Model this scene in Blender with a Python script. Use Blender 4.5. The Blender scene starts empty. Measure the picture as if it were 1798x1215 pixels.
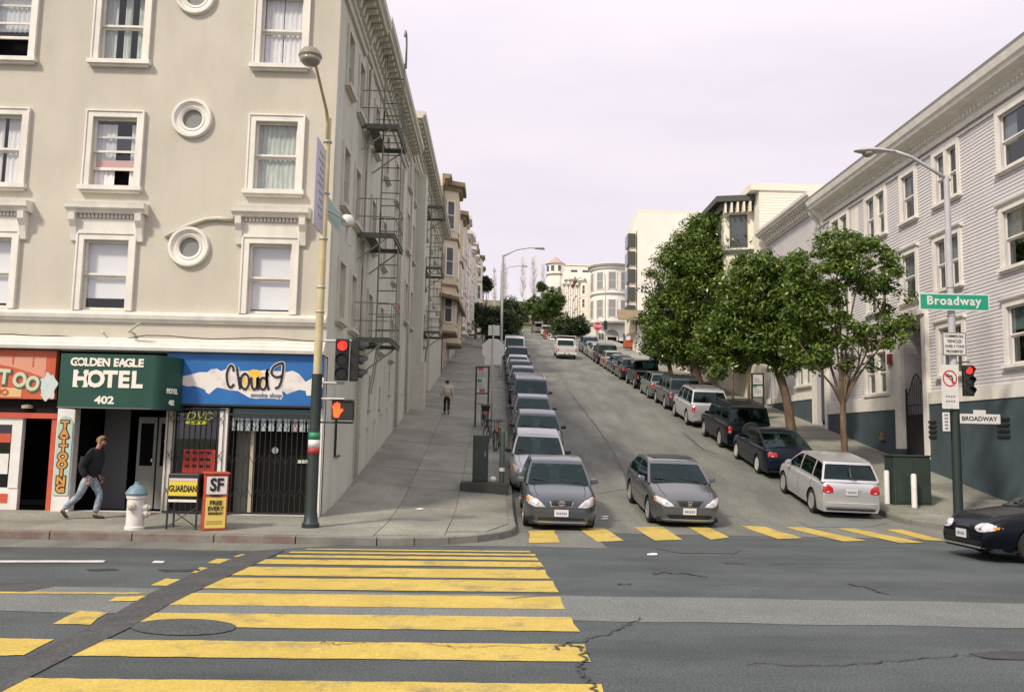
import bpy, bmesh, math, random
import numpy as np
from mathutils import Vector, Matrix
R = math.radians
random.seed(7); rng = np.random.default_rng(7)
scn = bpy.context.scene
COL = scn.collection

# ------------------------------------------------------------------ camera, world, sun, exposure
CAM = Vector((0, 0, 2.05)); FPX = 1500.0
YAW, PIT, ROL = 0.0171, 0.1085, 0.020
_d0 = Vector((math.sin(YAW), math.cos(YAW), 0)); _r0 = Vector((math.cos(YAW), -math.sin(YAW), 0)); _z = Vector((0, 0, 1))
C_D = _d0 * math.cos(PIT) + _z * math.sin(PIT); _u0 = -_d0 * math.sin(PIT) + _z * math.cos(PIT)
C_R = _r0 * math.cos(ROL) + _u0 * math.sin(ROL); C_U = _u0 * math.cos(ROL) - _r0 * math.sin(ROL)
cd = bpy.data.cameras.new('camera'); cam = bpy.data.objects.new('camera', cd); COL.objects.link(cam)
m = Matrix((C_R, C_U, -C_D)).transposed().to_4x4(); m.translation = CAM; cam.matrix_world = m
cd.sensor_width = 36.0; cd.lens = FPX / 1798 * 36.0; cd.clip_end = 4000; cd.clip_start = 0.05
scn.camera = cam
SUN_AZ, SUN_EL = R(222), R(44)      # compass bearing of the sun (+Y is north): from the south-west
w = bpy.data.worlds.new('World'); scn.world = w; w.use_nodes = True
nt = w.node_tree; bgn = nt.nodes['Background']
sky = nt.nodes.new('ShaderNodeTexSky'); sky.sky_type = 'NISHITA'; sky.sun_disc = False
sky.sun_elevation = SUN_EL; sky.sun_rotation = SUN_AZ; sky.dust_density = 3.0; sky.air_density = 1.0
tc = nt.nodes.new('ShaderNodeTexCoord'); mp = nt.nodes.new('ShaderNodeMapping'); mp.inputs['Scale'].default_value = (1.2, 1.2, 5.0)
nz = nt.nodes.new('ShaderNodeTexNoise'); nz.inputs['Scale'].default_value = 1.7; nz.inputs['Detail'].default_value = 6; nz.inputs['Roughness'].default_value = 0.55
rp = nt.nodes.new('ShaderNodeValToRGB')
rp.color_ramp.elements[0].position = 0.32; rp.color_ramp.elements[0].color = (0.770, 0.715, 0.785, 1)
rp.color_ramp.elements[1].position = 0.62; rp.color_ramp.elements[1].color = (0.872, 0.795, 0.862, 1)
sc = nt.nodes.new('ShaderNodeVectorMath'); sc.operation = 'SCALE'; sc.inputs['Scale'].default_value = 10.0
mx = nt.nodes.new('ShaderNodeMix'); mx.data_type = 'RGBA'; mx.inputs[0].default_value = 0.93   # a high overcast over the clear sky
L_ = nt.links.new
L_(tc.outputs['Generated'], mp.inputs['Vector']); L_(mp.outputs['Vector'], nz.inputs['Vector']); L_(nz.outputs['Fac'], rp.inputs['Fac'])
# an overcast sky is brighter overhead than near the skyline
sx_ = nt.nodes.new('ShaderNodeSeparateXYZ'); el = nt.nodes.new('ShaderNodeMapRange'); el.interpolation_type = 'SMOOTHSTEP'; el.inputs['From Min'].default_value = 0.25; el.inputs['From Max'].default_value = 1.0; el.inputs['To Min'].default_value = 10.6; el.inputs['To Max'].default_value = 15.5
L_(tc.outputs['Generated'], sx_.inputs[0]); L_(sx_.outputs['Z'], el.inputs['Value']); L_(el.outputs['Result'], sc.inputs['Scale'])
L_(rp.outputs['Color'], sc.inputs[0]); L_(sky.outputs['Color'], mx.inputs[6]); L_(sc.outputs['Vector'], mx.inputs[7])
L_(mx.outputs[2], bgn.inputs['Color']); bgn.inputs['Strength'].default_value = 0.1
sl = bpy.data.lights.new('sun', 'SUN'); sl.energy = 3.3; sl.angle = R(7); sl.color = (1.0, 0.90, 0.74)
so = bpy.data.objects.new('sun', sl); COL.objects.link(so); so.location = (-20, -20, 40)
_to = Vector((math.sin(SUN_AZ) * math.cos(SUN_EL), math.cos(SUN_AZ) * math.cos(SUN_EL), math.sin(SUN_EL)))
so.rotation_euler = _to.to_track_quat('Z', 'Y').to_euler()
vs = scn.view_settings; vs.view_transform = 'Standard'; vs.look = 'None'; vs.gamma = 1.0; vs.exposure = 0.10
try: vs.use_curve_mapping = False
except Exception: pass
scn.cycles.max_bounces = 6; scn.cycles.transparent_max_bounces = 12
try: scn.cycles.use_denoising = True
except Exception: pass

def P(px, py, X=None, Y=None, Z=None):
    """the place on the plane X, Y or Z = const that the photograph shows at a pixel"""
    v = (px - 899) / FPX * C_R - (py - 607.5) / FPX * C_U + C_D
    t = Y / v.y if Y is not None else X / v.x if X is not None else (Z - CAM.z) / v.z
    return CAM + v * t

# ------------------------------------------------------------------ lie of the land
def _sm(x, k): return x if x > 30 * k else 0.0 if x < -30 * k else k * math.log1p(math.exp(x / k))
def base(X, Y):
    """height of the roadway surface"""
    s = Y - 20.0 - (0.13 if X > 0.5 else 0.24) * (max(-8, min(18, X)) - 0.5)
    h = 0.168 * (_sm(s - 1.8, 0.7) - _sm(s - 100, 2.5)) + 0.03 * (_sm(s - 100, 2.5) - _sm(s - 116, 2.5)) + 0.185 * (_sm(s - 116, 2.5) - _sm(s - 158, 3)) + 0.26 * (_sm(s - 158, 3) - _sm(s - 240, 8))
    return h
KERB_L, KERB_R = 0.5, 10.7
WALL_L, WALL_R, FRONT = -3.92, 15.2, 19.5
def pave(X, Y):
    """height of the pavement surface"""
    if X < 5: return base(X, Y) + 0.15 + 0.02 * max(0, min(4.5, KERB_L - X, Y - 16.5))
    return base(X, Y) + 0.15 + 0.02 * max(0, min(4.5, X - KERB_R, Y - 20.3))
def drop(px, py, f=pave, n=40):
    """the ground point that the photograph shows at a pixel"""
    z = 0.1
    for _ in range(n):
        v = (px - 899) / FPX * C_R - (py - 607.5) / FPX * C_U + C_D
        lo, hi = 3.0, 400.0
        p = None; t = lo
        while t < hi:
            q = CAM + v * t
            if q.z < f(q.x, q.y):
                lo, hi = t - 0.5, t
                for _k in range(16):
                    t = (lo + hi) / 2; q = CAM + v * t
                    if q.z < f(q.x, q.y): hi = t
                    else: lo = t
                return CAM + v * hi
            t += 0.5
        return CAM + v * 60

# ------------------------------------------------------------------ materials
MATS = {}
def mat(name, col, rough=0.6, col2=None, scale=4.0, detail=5, lo=0.35, hi=0.65, bump=0.0, bscale=60.0, metal=0.0, coat=0.0, emit=None, estr=1.0,
        speck=None, speck_scale=90.0, spec=None, streak=0.0, streak_map=(2.2, 2.2, .16), wear=None, stretch=None, rnd=0.0, space='Object'):
    if name in MATS: return MATS[name]
    m = bpy.data.materials.new(name); m.use_nodes = True; nt = m.node_tree; b = nt.nodes['Principled BSDF']; L = nt.links.new
    b.inputs['Roughness'].default_value = rough; b.inputs['Metallic'].default_value = metal
    if coat: b.inputs['Coat Weight'].default_value = coat; b.inputs['Coat Roughness'].default_value = 0.04
    if spec is not None: b.inputs['Specular IOR Level'].default_value = spec
    b.inputs['Base Color'].default_value = (*col, 1)
    vec = None
    if col2 or bump or speck:
        geo = nt.nodes.new('ShaderNodeNewGeometry') if space == 'World' else nt.nodes.new('ShaderNodeTexCoord')
        vec = geo.outputs['Position'] if space == 'World' else geo.outputs['Object']
        if stretch:
            mpp = nt.nodes.new('ShaderNodeMapping'); mpp.inputs['Scale'].default_value = stretch; L(vec, mpp.inputs['Vector']); vecs = mpp.outputs['Vector']
        else: vecs = vec
    out = None
    if col2:
        n = nt.nodes.new('ShaderNodeTexNoise'); n.inputs['Scale'].default_value = scale; n.inputs['Detail'].default_value = detail; n.inputs['Roughness'].default_value = 0.62
        L(vecs, n.inputs['Vector']); r = nt.nodes.new('ShaderNodeValToRGB')
        r.color_ramp.elements[0].position = lo; r.color_ramp.elements[0].color = (*col, 1)
        r.color_ramp.elements[1].position = hi; r.color_ramp.elements[1].color = (*col2, 1)
        L(n.outputs['Fac'], r.inputs['Fac']); out = r.outputs['Color']
    if speck:
        n2 = nt.nodes.new('ShaderNodeTexNoise'); n2.inputs['Scale'].default_value = speck_scale; n2.inputs['Detail'].default_value = 3; L(vec, n2.inputs['Vector'])
        mr = nt.nodes.new('ShaderNodeMapRange'); mr.inputs['From Min'].default_value = 0.35; mr.inputs['From Max'].default_value = 0.65
        mr.inputs['To Min'].default_value = 1 - speck; mr.inputs['To Max'].default_value = 1 + speck; L(n2.outputs['Fac'], mr.inputs['Value'])
        vm = nt.nodes.new('ShaderNodeVectorMath'); vm.operation = 'SCALE'
        if out: L(out, vm.inputs[0])
        else: vm.inputs[0].default_value = col
        L(mr.outputs['Result'], vm.inputs['Scale']); out = vm.outputs['Vector']
    if streak:   # dirt run down by rain, or tracked along a lane
        mpk = nt.nodes.new('ShaderNodeMapping'); mpk.inputs['Scale'].default_value = streak_map; L(vec, mpk.inputs['Vector'])
        nk = nt.nodes.new('ShaderNodeTexNoise'); nk.inputs['Scale'].default_value = 1.0; nk.inputs['Detail'].default_value = 7; nk.inputs['Roughness'].default_value = .6; L(mpk.outputs['Vector'], nk.inputs['Vector'])
        mr = nt.nodes.new('ShaderNodeMapRange'); mr.inputs['From Min'].default_value = 0.42; mr.inputs['From Max'].default_value = 0.72; mr.inputs['To Min'].default_value = 1.0; mr.inputs['To Max'].default_value = 1 - streak; L(nk.outputs['Fac'], mr.inputs['Value'])
        vm = nt.nodes.new('ShaderNodeVectorMath'); vm.operation = 'SCALE'; L(out, vm.inputs[0]); L(mr.outputs['Result'], vm.inputs['Scale']); out = vm.outputs['Vector']
    if wear:     # paint worn through to what lies below
        n5 = nt.nodes.new('ShaderNodeTexNoise'); n5.inputs['Scale'].default_value = 1.3; n5.inputs['Detail'].default_value = 12; n5.inputs['Roughness'].default_value = .78; L(vec, n5.inputs['Vector'])
        r5 = nt.nodes.new('ShaderNodeMapRange'); r5.inputs['From Min'].default_value = .52; r5.inputs['From Max'].default_value = .63; r5.inputs['To Max'].default_value = .55; L(n5.outputs['Fac'], r5.inputs['Value'])
        m5 = nt.nodes.new('ShaderNodeMix'); m5.data_type = 'RGBA'; L(r5.outputs['Result'], m5.inputs[0]); L(out, m5.inputs[6]); m5.inputs[7].default_value = (*wear, 1); out = m5.outputs[2]
    if rnd:
        oi = nt.nodes.new('ShaderNodeObjectInfo'); mr = nt.nodes.new('ShaderNodeMapRange'); mr.inputs['To Min'].default_value = 1 - rnd; mr.inputs['To Max'].default_value = 1 + rnd
        L(oi.outputs['Random'], mr.inputs['Value']); vm = nt.nodes.new('ShaderNodeVectorMath'); vm.operation = 'SCALE'
        if out: L(out, vm.inputs[0])
        else: vm.inputs[0].default_value = col
        L(mr.outputs['Result'], vm.inputs['Scale']); out = vm.outputs['Vector']
    if out: L(out, b.inputs['Base Color'])
    if bump:
        n3 = nt.nodes.new('ShaderNodeTexNoise'); n3.inputs['Scale'].default_value = bscale; n3.inputs['Detail'].default_value = 4; L(vec, n3.inputs['Vector'])
        bp = nt.nodes.new('ShaderNodeBump'); bp.inputs['Strength'].default_value = bump; bp.inputs['Distance'].default_value = 0.02
        L(n3.outputs['Fac'], bp.inputs['Height']); L(bp.outputs['Normal'], b.inputs['Normal'])
    if emit:
        b.inputs['Emission Color'].default_value = (*emit, 1); b.inputs['Emission Strength'].default_value = estr
    MATS[name] = m; return m

def glass(name, tint, refl=0.08, rough=0.02, gcol=(0.9, 0.95, 0.97)):
    if name in MATS: return MATS[name]
    m = bpy.data.materials.new(name); m.use_nodes = True; nt = m.node_tree; nt.nodes.remove(nt.nodes['Principled BSDF']); L = nt.links.new
    o = nt.nodes['Material Output']; t = nt.nodes.new('ShaderNodeBsdfTransparent'); t.inputs['Color'].default_value = (*tint, 1)
    g = nt.nodes.new('ShaderNodeBsdfGlossy'); g.inputs['Roughness'].default_value = rough; g.inputs['Color'].default_value = (*gcol, 1)
    ge = nt.nodes.new('ShaderNodeNewGeometry'); dt = nt.nodes.new('ShaderNodeVectorMath'); dt.operation = 'DOT_PRODUCT'; L(ge.outputs['Normal'], dt.inputs[0]); L(ge.outputs['Incoming'], dt.inputs[1])
    def mth(op, a, bb):
        n = nt.nodes.new('ShaderNodeMath'); n.operation = op
        for i, v in enumerate((a, bb)):
            if v is None: continue
            if isinstance(v, (int, float)): n.inputs[i].default_value = v
            else: L(v, n.inputs[i])
        return n.outputs[0]
    fac = mth('ADD', mth('MULTIPLY', mth('POWER', mth('SUBTRACT', 1.0, mth('ABSOLUTE', dt.outputs['Value'], None)), 5.0), 0.9), 0.04 + refl)
    mxs = nt.nodes.new('ShaderNodeMixShader'); L(fac, mxs.inputs[0]); L(t.outputs[0], mxs.inputs[1]); L(g.outputs[0], mxs.inputs[2]); L(mxs.outputs[0], o.inputs['Surface'])
    MATS[name] = m; return m

# ------------------------------------------------------------------ mesh builder
def wloc(o):
    v = Vector((0, 0, 0))
    while o is not None: v += o.location; o = o.parent
    return v
class MB:
    def __init__(s): s.v = []; s.f = []; s.mi = []; s.cur = 0
    def add(s, vs, fs):
        o = len(s.v); s.v += [tuple(p) for p in vs]; s.f += [tuple(i + o for i in q) for q in fs]; s.mi += [s.cur] * len(fs); return s
    def hexa(s, p): return s.add(p, [(0, 3, 2, 1), (4, 5, 6, 7), (0, 1, 5, 4), (1, 2, 6, 5), (2, 3, 7, 6), (3, 0, 4, 7)])
    def box(s, x0, x1, y0, y1, z0, z1):
        return s.hexa([(x0, y0, z0), (x1, y0, z0), (x1, y1, z0), (x0, y1, z0), (x0, y0, z1), (x1, y0, z1), (x1, y1, z1), (x0, y1, z1)])
    def fbox(s, F, u0, u1, v0, v1, d0, d1):
        return s.hexa([F(u0, v0, d0), F(u1, v0, d0), F(u1, v0, d1), F(u0, v0, d1), F(u0, v1, d0), F(u1, v1, d0), F(u1, v1, d1), F(u0, v1, d1)])
    def quad(s, a, b, c, d): return s.add([a, b, c, d], [(0, 1, 2, 3)])
    def poly(s, ps): return s.add(ps, [tuple(range(len(ps)))])
    def prism(s, ps, off):
        n = len(ps); off = Vector(off); q = [Vector(p) for p in ps]
        return s.add(q + [p + off for p in q], [tuple(range(n)), tuple(range(2 * n - 1, n - 1, -1))] + [(i, i + n, (i + 1) % n + n, (i + 1) % n) for i in range(n)])
    def fprism(s, F, prof, u0, u1):
        """profile of (d, v) pairs swept along u"""
        n = len(prof)
        return s.add([F(u0, v, d) for d, v in prof] + [F(u1, v, d) for d, v in prof], [tuple(range(n)), tuple(range(2 * n - 1, n - 1, -1))] + [(i, i + n, (i + 1) % n + n, (i + 1) % n) for i in range(n)])
    def tube(s, pts, r, n=8, caps=True):
        pts = [Vector(p) for p in pts]; rr = r if isinstance(r, (list, tuple)) else [r] * len(pts)
        vs = []; fs = []; prev = None
        for i, p in enumerate(pts):
            t = (pts[min(i + 1, len(pts) - 1)] - pts[max(i - 1, 0)])
            t = t.normalized() if t.length > 1e-9 else Vector((0, 0, 1))
            a = prev if prev is not None else (Vector((1, 0, 0)) if abs(t.x) < 0.9 else Vector((0, 1, 0)))
            a = (a - t * a.dot(t)); a = a.normalized() if a.length > 1e-6 else t.orthogonal().normalized()
            prev = a; b = t.cross(a)
            for k in range(n):
                th = 2 * math.pi * k / n; vs.append(p + (a * math.cos(th) + b * math.sin(th)) * rr[i])
        for i in range(len(pts) - 1):
            for k in range(n): fs.append((i * n + k, i * n + (k + 1) % n, (i + 1) * n + (k + 1) % n, (i + 1) * n + k))
        if caps: fs.append(tuple(range(n - 1, -1, -1))); fs.append(tuple(range((len(pts) - 1) * n, len(pts) * n)))
        return s.add(vs, fs)
    def lathe(s, prof, c=(0, 0, 0), n=20, axis='z', closed=False):
        """profile of (r, h) pairs spun about an axis through c"""
        vs = []; fs = []; c = Vector(c)
        for r, h in prof:
            for k in range(n):
                th = 2 * math.pi * k / n; a, b = r * math.cos(th), r * math.sin(th)
                vs.append(c + (Vector((a, b, h)) if axis == 'z' else Vector((h, a, b)) if axis == 'x' else Vector((b, h, a))))
        m_ = len(prof)
        for i in range(m_ if closed else m_ - 1):
            j = (i + 1) % m_
            for k in range(n): fs.append((i * n + k, i * n + (k + 1) % n, j * n + (k + 1) % n, j * n + k))
        if not closed:
            if prof[0][0] > 1e-6: fs.append(tuple(range(n - 1, -1, -1)))
            if prof[-1][0] > 1e-6: fs.append(tuple(range((m_ - 1) * n, m_ * n)))
        return s.add(vs, fs)
    def grid(s, rows):
        n = len(rows[0]); o = [p for r in rows for p in r]
        return s.add(o, [(i * n + k, i * n + k + 1, (i + 1) * n + k + 1, (i + 1) * n + k) for i in range(len(rows) - 1) for k in range(n - 1)])
    def build(s, name, material, parent=None, smooth=False, recalc=True, bevel=0.0, merge=False, kind=None, label=None):
        off = wloc(parent) if parent is not None else Vector((0, 0, 0))
        me = bpy.data.meshes.new(name); me.from_pydata([(p[0] - off.x, p[1] - off.y, p[2] - off.z) for p in s.v], [], s.f)
        for mm in (material if isinstance(material, (list, tuple)) else [material]): me.materials.append(mm)
        if isinstance(material, (list, tuple)): me.polygons.foreach_set('material_index', s.mi)
        if recalc or merge:
            bm = bmesh.new(); bm.from_mesh(me)
            if merge: bmesh.ops.remove_doubles(bm, verts=bm.verts, dist=1e-4)
            if recalc: bmesh.ops.recalc_face_normals(bm, faces=bm.faces)
            bm.to_mesh(me); bm.free()
        if smooth:
            me.polygons.foreach_set('use_smooth', [True] * len(me.polygons))
            if smooth is not True: me.set_sharp_from_angle(angle=R(smooth))
        o = bpy.data.objects.new(name, me); COL.objects.link(o)
        if parent is not None: o.parent = parent
        if bevel:
            bv = o.modifiers.new('bevel', 'BEVEL'); bv.width = bevel; bv.segments = 2; bv.limit_method = 'ANGLE'; bv.angle_limit = R(40)
        if kind: o['kind'] = kind
        if label: o['label'] = label
        return o
def thing(name, label, cat, loc, group=None):
    o = bpy.data.objects.new(name, None); COL.objects.link(o); o.location = loc; o.empty_display_size = 0.2
    o['label'] = label; o['category'] = cat
    if group: o['group'] = group
    return o
def tag(o, label, cat, group=None):
    o['label'] = label; o['category'] = cat
    if group: o['group'] = group
    return o
def dup(o, parent=None):
    c = o.copy(); COL.objects.link(c)
    if parent is not None: c.parent = parent
    for ch in list(o.children): dup(ch, c)
    return c
def write(name, text, size, M4, material, parent, off=0.0, align='CENTER', ext=0.004, sx=1.0, shear=0.0, sp=1.0):
    """raised or painted lettering as its own object; M4 maps letter space to the world"""
    c = bpy.data.curves.new(name, 'FONT'); c.body = text; c.size = size; c.align_x = align; c.align_y = 'CENTER'; c.offset = off; c.extrude = ext; c.shear = shear; c.space_character = sp; c.resolution_u = 3
    o = bpy.data.objects.new(name, c); COL.objects.link(o); bpy.context.view_layer.update()
    me = bpy.data.meshes.new_from_object(o.evaluated_get(bpy.context.evaluated_depsgraph_get())); bpy.data.objects.remove(o); bpy.data.curves.remove(c)
    me.materials.clear(); me.materials.append(material); o = bpy.data.objects.new(name, me); COL.objects.link(o); o.parent = parent
    M5 = M4 @ Matrix.Diagonal((sx, 1, 1, 1)); M5.translation = M5.translation - wloc(parent); o.matrix_local = M5
    return o
def fmat(p, right, up):
    r, u = Vector(right).normalized(), Vector(up).normalized(); n = r.cross(u); m = Matrix((r, u, n)).transposed().to_4x4(); m.translation = Vector(p); return m
def face_south(p): return fmat(p, (1, 0, 0), (0, 0, 1))
# ------------------------------------------------------------------ ground, roads, pavements
M_asph = mat('asphalt', (0.050, 0.064, 0.065), 0.88, (0.088, 0.104, 0.103), scale=0.55, detail=8, lo=0.3, hi=0.72, bump=0.35, bscale=70, speck=0.42, speck_scale=42, streak=.40, streak_map=(.16, .9, 1), space='World')
M_old = mat('worn_asphalt', (0.132, 0.136, 0.116), 0.9, (0.190, 0.194, 0.167), scale=0.9, stretch=(1, .22, 1), detail=8, bump=0.3, bscale=60, speck=0.36, speck_scale=32, streak=.32, streak_map=(1.1, .12, 1), space='World')
M_band = mat('pale_asphalt', (0.125, 0.138, 0.130), 0.9, (0.160, 0.172, 0.162), scale=0.9, detail=7, bump=0.3, bscale=70, speck=0.35, speck_scale=38, space='World')
M_dark = mat('trench_asphalt', (0.046, 0.050, 0.050), 0.9, (0.066, 0.070, 0.069), scale=1.4, detail=7, bump=0.3, bscale=70, speck=0.35, speck_scale=40, space='World')
M_asphd = mat('patched_asphalt', (0.052, 0.060, 0.060), 0.88, (0.072, 0.080, 0.080), scale=2.0, detail=8, lo=0.3, hi=0.72, bump=0.35, bscale=60, speck=0.42, speck_scale=40, space='World')
M_tar = mat('tar', (0.030, 0.032, 0.034), 0.6, (0.05, 0.05, 0.05), scale=5)
M_yel = mat('yellow_paint', (0.47, 0.345, 0.055), 0.7, (0.54, 0.41, 0.095), scale=2.2, detail=9, lo=0.3, hi=0.7, bump=0.15, bscale=70, speck=0.16, speck_scale=40, wear=(.10, .105, .095), streak=.16, streak_map=(.9, .5, 1), space='World')
M_wht = mat('white_road_paint', (0.62, 0.61, 0.58), 0.7, (0.45, 0.45, 0.43), scale=3)
M_conc = mat('pavement_concrete', (0.195, 0.197, 0.163), 0.9, (0.285, 0.285, 0.236), scale=0.75, detail=9, lo=0.3, hi=0.7, bump=0.25, bscale=45, speck=0.25, speck_scale=30, rnd=0.10, streak=.30, streak_map=(.7, .5, 1), space='World')
M_kerb = mat('kerb_stone', (0.145, 0.145, 0.125), 0.85, (0.22, 0.215, 0.19), scale=2.2, detail=7, bump=0.3, bscale=40, speck=0.25, rnd=0.12, space='World')
M_redk = mat('red_kerb_paint', (0.165, 0.115, 0.10), 0.85, (0.21, 0.19, 0.165), scale=3.0, detail=8, lo=0.4, hi=0.62, bump=0.2, space='World')
M_earth = mat('hillside_grass', (0.070, 0.085, 0.030), 0.95, (0.16, 0.145, 0.075), scale=0.25, detail=8, bump=0.4, bscale=3, space='World')

def sheet(name, X0, X1, nx, ys, f, dz, m, parent=None, xa=None, xb=None, kind='structure'):
    b = MB(); rows = []
    for y in ys:
        a0 = xa(y) if xa else X0; a1 = xb(y) if xb else X1
        rows.append([(a0 + (a1 - a0) * k / nx, y, f(a0 + (a1 - a0) * k / nx, y) + dz) for k in range(nx + 1)])
    b.grid(rows); o = b.build(name, m, parent, smooth=True)
    if kind: o['kind'] = kind
    return o
rngf = lambda a, b, s: [a + (b - a) * k / max(1, round((b - a) / s)) for k in range(max(1, round((b - a) / s)) + 1)]
ground = sheet('ground', -900, 900, 60, rngf(-300, 14, 20) + rngf(15, 30, 1.5)[0:] + rngf(33, 300, 6) + [400, 700, 1500], base, -0.30, M_earth)
road = sheet('road', -120, 130, 50, rngf(-25, 18, 3) + rngf(18.4, 24.0, 0.35), lambda x, y: base(x, y) - (0.06 if y > 19.9 and -1 < x < 12 else 0), 0.0, M_asph)
hill_road = sheet('hill_road', -0.2, 11.4, 12, rngf(19.4, 26, 0.4) + rngf(27, 182, 1.5), base, 0.004, M_old)
cross_road = sheet('cross_road', -60, 70, 30, rngf(120, 137, 1.5), lambda x, y: base(5, y), 0.008, M_old)

def flat_poly(name, pix, m, dz, parent, f=base, label=None, sub=None):
    """a painted or laid sheet whose outline is given by ground points seen in the photograph"""
    q = []
    for x, y in pix:
        p = drop(x, y, base)
        q.append((p.x, p.y))
    b = MB(); n = len(q)
    if n == 4 and sub:
        rows = []
        for i in range(sub[1] + 1):
            t = i / sub[1]; A = (q[0][0] + (q[3][0] - q[0][0]) * t, q[0][1] + (q[3][1] - q[0][1]) * t); B = (q[1][0] + (q[2][0] - q[1][0]) * t, q[1][1] + (q[2][1] - q[1][1]) * t)
            rows.append([])
            for k in range(sub[0] + 1):
                s_ = k / sub[0]; X = A[0] + (B[0] - A[0]) * s_; Y = A[1] + (B[1] - A[1]) * s_
                if i in (0, sub[1]): Y += random.uniform(-.012, .012)
                if k in (0, sub[0]): X += random.uniform(-.02, .02)
                rows[-1].append((X, Y, base(X, Y) + dz))
        b.grid(rows)
    else:
        b.poly([(X, Y, base(X, Y) + dz) for X, Y in q])
    return b.build(name, m, parent, recalc=False, label=label)
def structure(name, loc=(0, 0, 0)):
    o = bpy.data.objects.new(name, None); COL.objects.link(o); o.location = loc; o['kind'] = 'structure'; return o

# the pale band across Broadway and the worn strip along its far gutter
patches = structure('road_patches', (0, 12, 0))
b = MB(); b.grid([[(x, 10.05 + 0.03 * math.sin(x * 3), 0.004) for x in rngf(-40, 60, 0.5)], [(x, 11.62 + 0.03 * math.sin(x * 2.3 + 1), 0.004) for x in rngf(-40, 60, 0.5)]]); b.build('pale_band', M_band, patches, recalc=False)
def gut(x): return 15.45 + 0.05 * math.sin(x * 1.7) if x < -4.2 else 15.45 + (x + 4.2) * 0.8 if x < -2.6 else 16.73 + 0.04 * math.sin(x * 2)
b = MB(); b.grid([[(x, gut(x), 0.004) for x in rngf(-40, 2.2, 0.4)], [(x, 19.6 if x > -2.4 else 17.0, 0.004) for x in rngf(-40, 2.2, 0.4)]]); b.build('gutter_strip', M_old, patches, recalc=False)
flat_poly('asphalt_patch', [(322 + 93 * math.cos(a), 1101.5 - 14.5 * math.sin(a)) for a in [2 * math.pi * k / 28 for k in range(28)]], M_asphd, 0.010, patches)
flat_poly('asphalt_patch', [(1148, 962), (1230, 958), (1302, 966), (1290, 972), (1190, 971)], M_asphd, 0.008, patches)
flat_poly('asphalt_patch', [(1400, 915), (1500, 916), (1560, 917), (1530, 925), (1420, 926)], M_band, 0.010, patches)
flat_poly('asphalt_patch', [(0, 1025), (60, 1022), (95, 1030), (40, 1040), (0, 1042)], M_dark, 0.008, patches)
flat_poly('asphalt_patch', [(150, 1000), (200, 998), (210, 1001), (160, 1003)], M_tar, 0.008, patches)
flat_poly('asphalt_patch', [(275, 1000), (350, 999), (352, 1003), (290, 1004)], M_tar, 0.008, patches)
flat_poly('asphalt_patch', [(1700, 1148), (1760, 1142), (1860, 1150), (1850, 1160), (1740, 1158)], M_tar, 0.008, patches)
TL = [(-190, 1270), (0, 1178), (190, 1085), (262, 1043), (330, 1012), (400, 984), (452, 967)]
TR = [(-110, 1270), (8, 1213), (120, 1155), (228, 1103), (295, 1063), (352, 1035), (408, 1009), (500, 967)]
tl = [P(x, y, Z=0) for x, y in TL]; tr = [P(x, y, Z=0) for x, y in TR]
b = MB(); b.poly([(p.x, p.y, 0.012) for p in tl + tr[::-1]]); b.build('trench_patch', M_dark, patches, recalc=False)

# crosswalk bars over Broadway, cut by the trench; then the slanting bars over the hill road
cw = structure('crosswalk', (-1, 11, 0))
def lineX(L, y):
    for a, c in zip(L, L[1:]):
        if (a[1] - y) * (c[1] - y) <= 0: return a[0] + (c[0] - a[0]) * (y - a[1]) / (c[1] - a[1] + 1e-9)
    return L[0][0]
bars = [(1191, 1232, 14, 1053), (1123, 1153, 150, 1025), (1076, 1101, 240, 1003), (1041, 1063, 302, 982), (1014, 1034, 362, 970), (995, 1011, 411, 957), (982, 991, 452, 950), (974.5, 979.5, 488, 943), (968.5, 972, 510, 938), (963.5, 966, 540, 930)]
for i, (ya, yb, xl, xr) in enumerate(bars):
    s = 0.0105
    sk = 17 * (yb - ya) / 24
    flat_poly('painted_stripe', [(xl - sk * 1.5, yb - 1), (xr + sk * .75, yb + (xr - xl) * s), (xr, ya + (xr - xl) * s), (xl, ya)], M_yel, 0.008, cw, sub=(40, 2))
for q in ([(-60, 1152), (45, 1151), (92, 1123), (0, 1121)], [(92, 1096), (158, 1097), (190, 1076), (140, 1073)], [(262, 1028), (300, 1029), (320, 1018), (290, 1016)], [(336, 1006), (358, 1007), (371, 998), (352, 996)], [(364, 989), (395, 990), (410, 982), (382, 981)], [(408, 978), (430, 978), (444, 974), (424, 973)], [(442, 971.5), (462, 971.5), (472, 968.5), (458, 968)]):
    flat_poly('painted_stripe', q, M_yel, 0.008, cw, sub=(6, 2))
for q in ([(930, 954), (985, 953), (972, 931.5), (928, 932.5)], [(1047, 952), (1096, 950), (1060, 927), (1018, 928)], [(1150, 949.5), (1200, 948), (1163, 925), (1113, 926)], [(1248, 948), (1280, 944), (1240, 923), (1205, 924)], [(1366, 947), (1410, 945), (1342, 925), (1298, 923)], [(1480, 951), (1522, 950), (1412, 926), (1380, 926)], [(1580, 954), (1622, 953), (1502, 928), (1470, 928)], [(1625, 949), (1662, 950), (1585, 930), (1555, 930)]):
    flat_poly('painted_stripe', q, M_yel, 0.012, cw, sub=(6, 4))
lines = structure('lane_lines', (-9, 12, 0))
flat_poly('centre_line', [(-160, 1042), (240, 1044), (255, 1041), (-160, 1038.5)], M_yel, 0.010, lines, sub=(30, 1))
flat_poly('centre_line', [(190, 1057), (240, 1056), (262, 1047), (205, 1049)], M_yel, 0.012, lines, sub=(8, 1))
flat_poly('lane_line', [(-200, 988), (183, 988), (184, 984.5), (-200, 984.5)], M_wht, 0.010, lines, sub=(20, 1))
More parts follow.
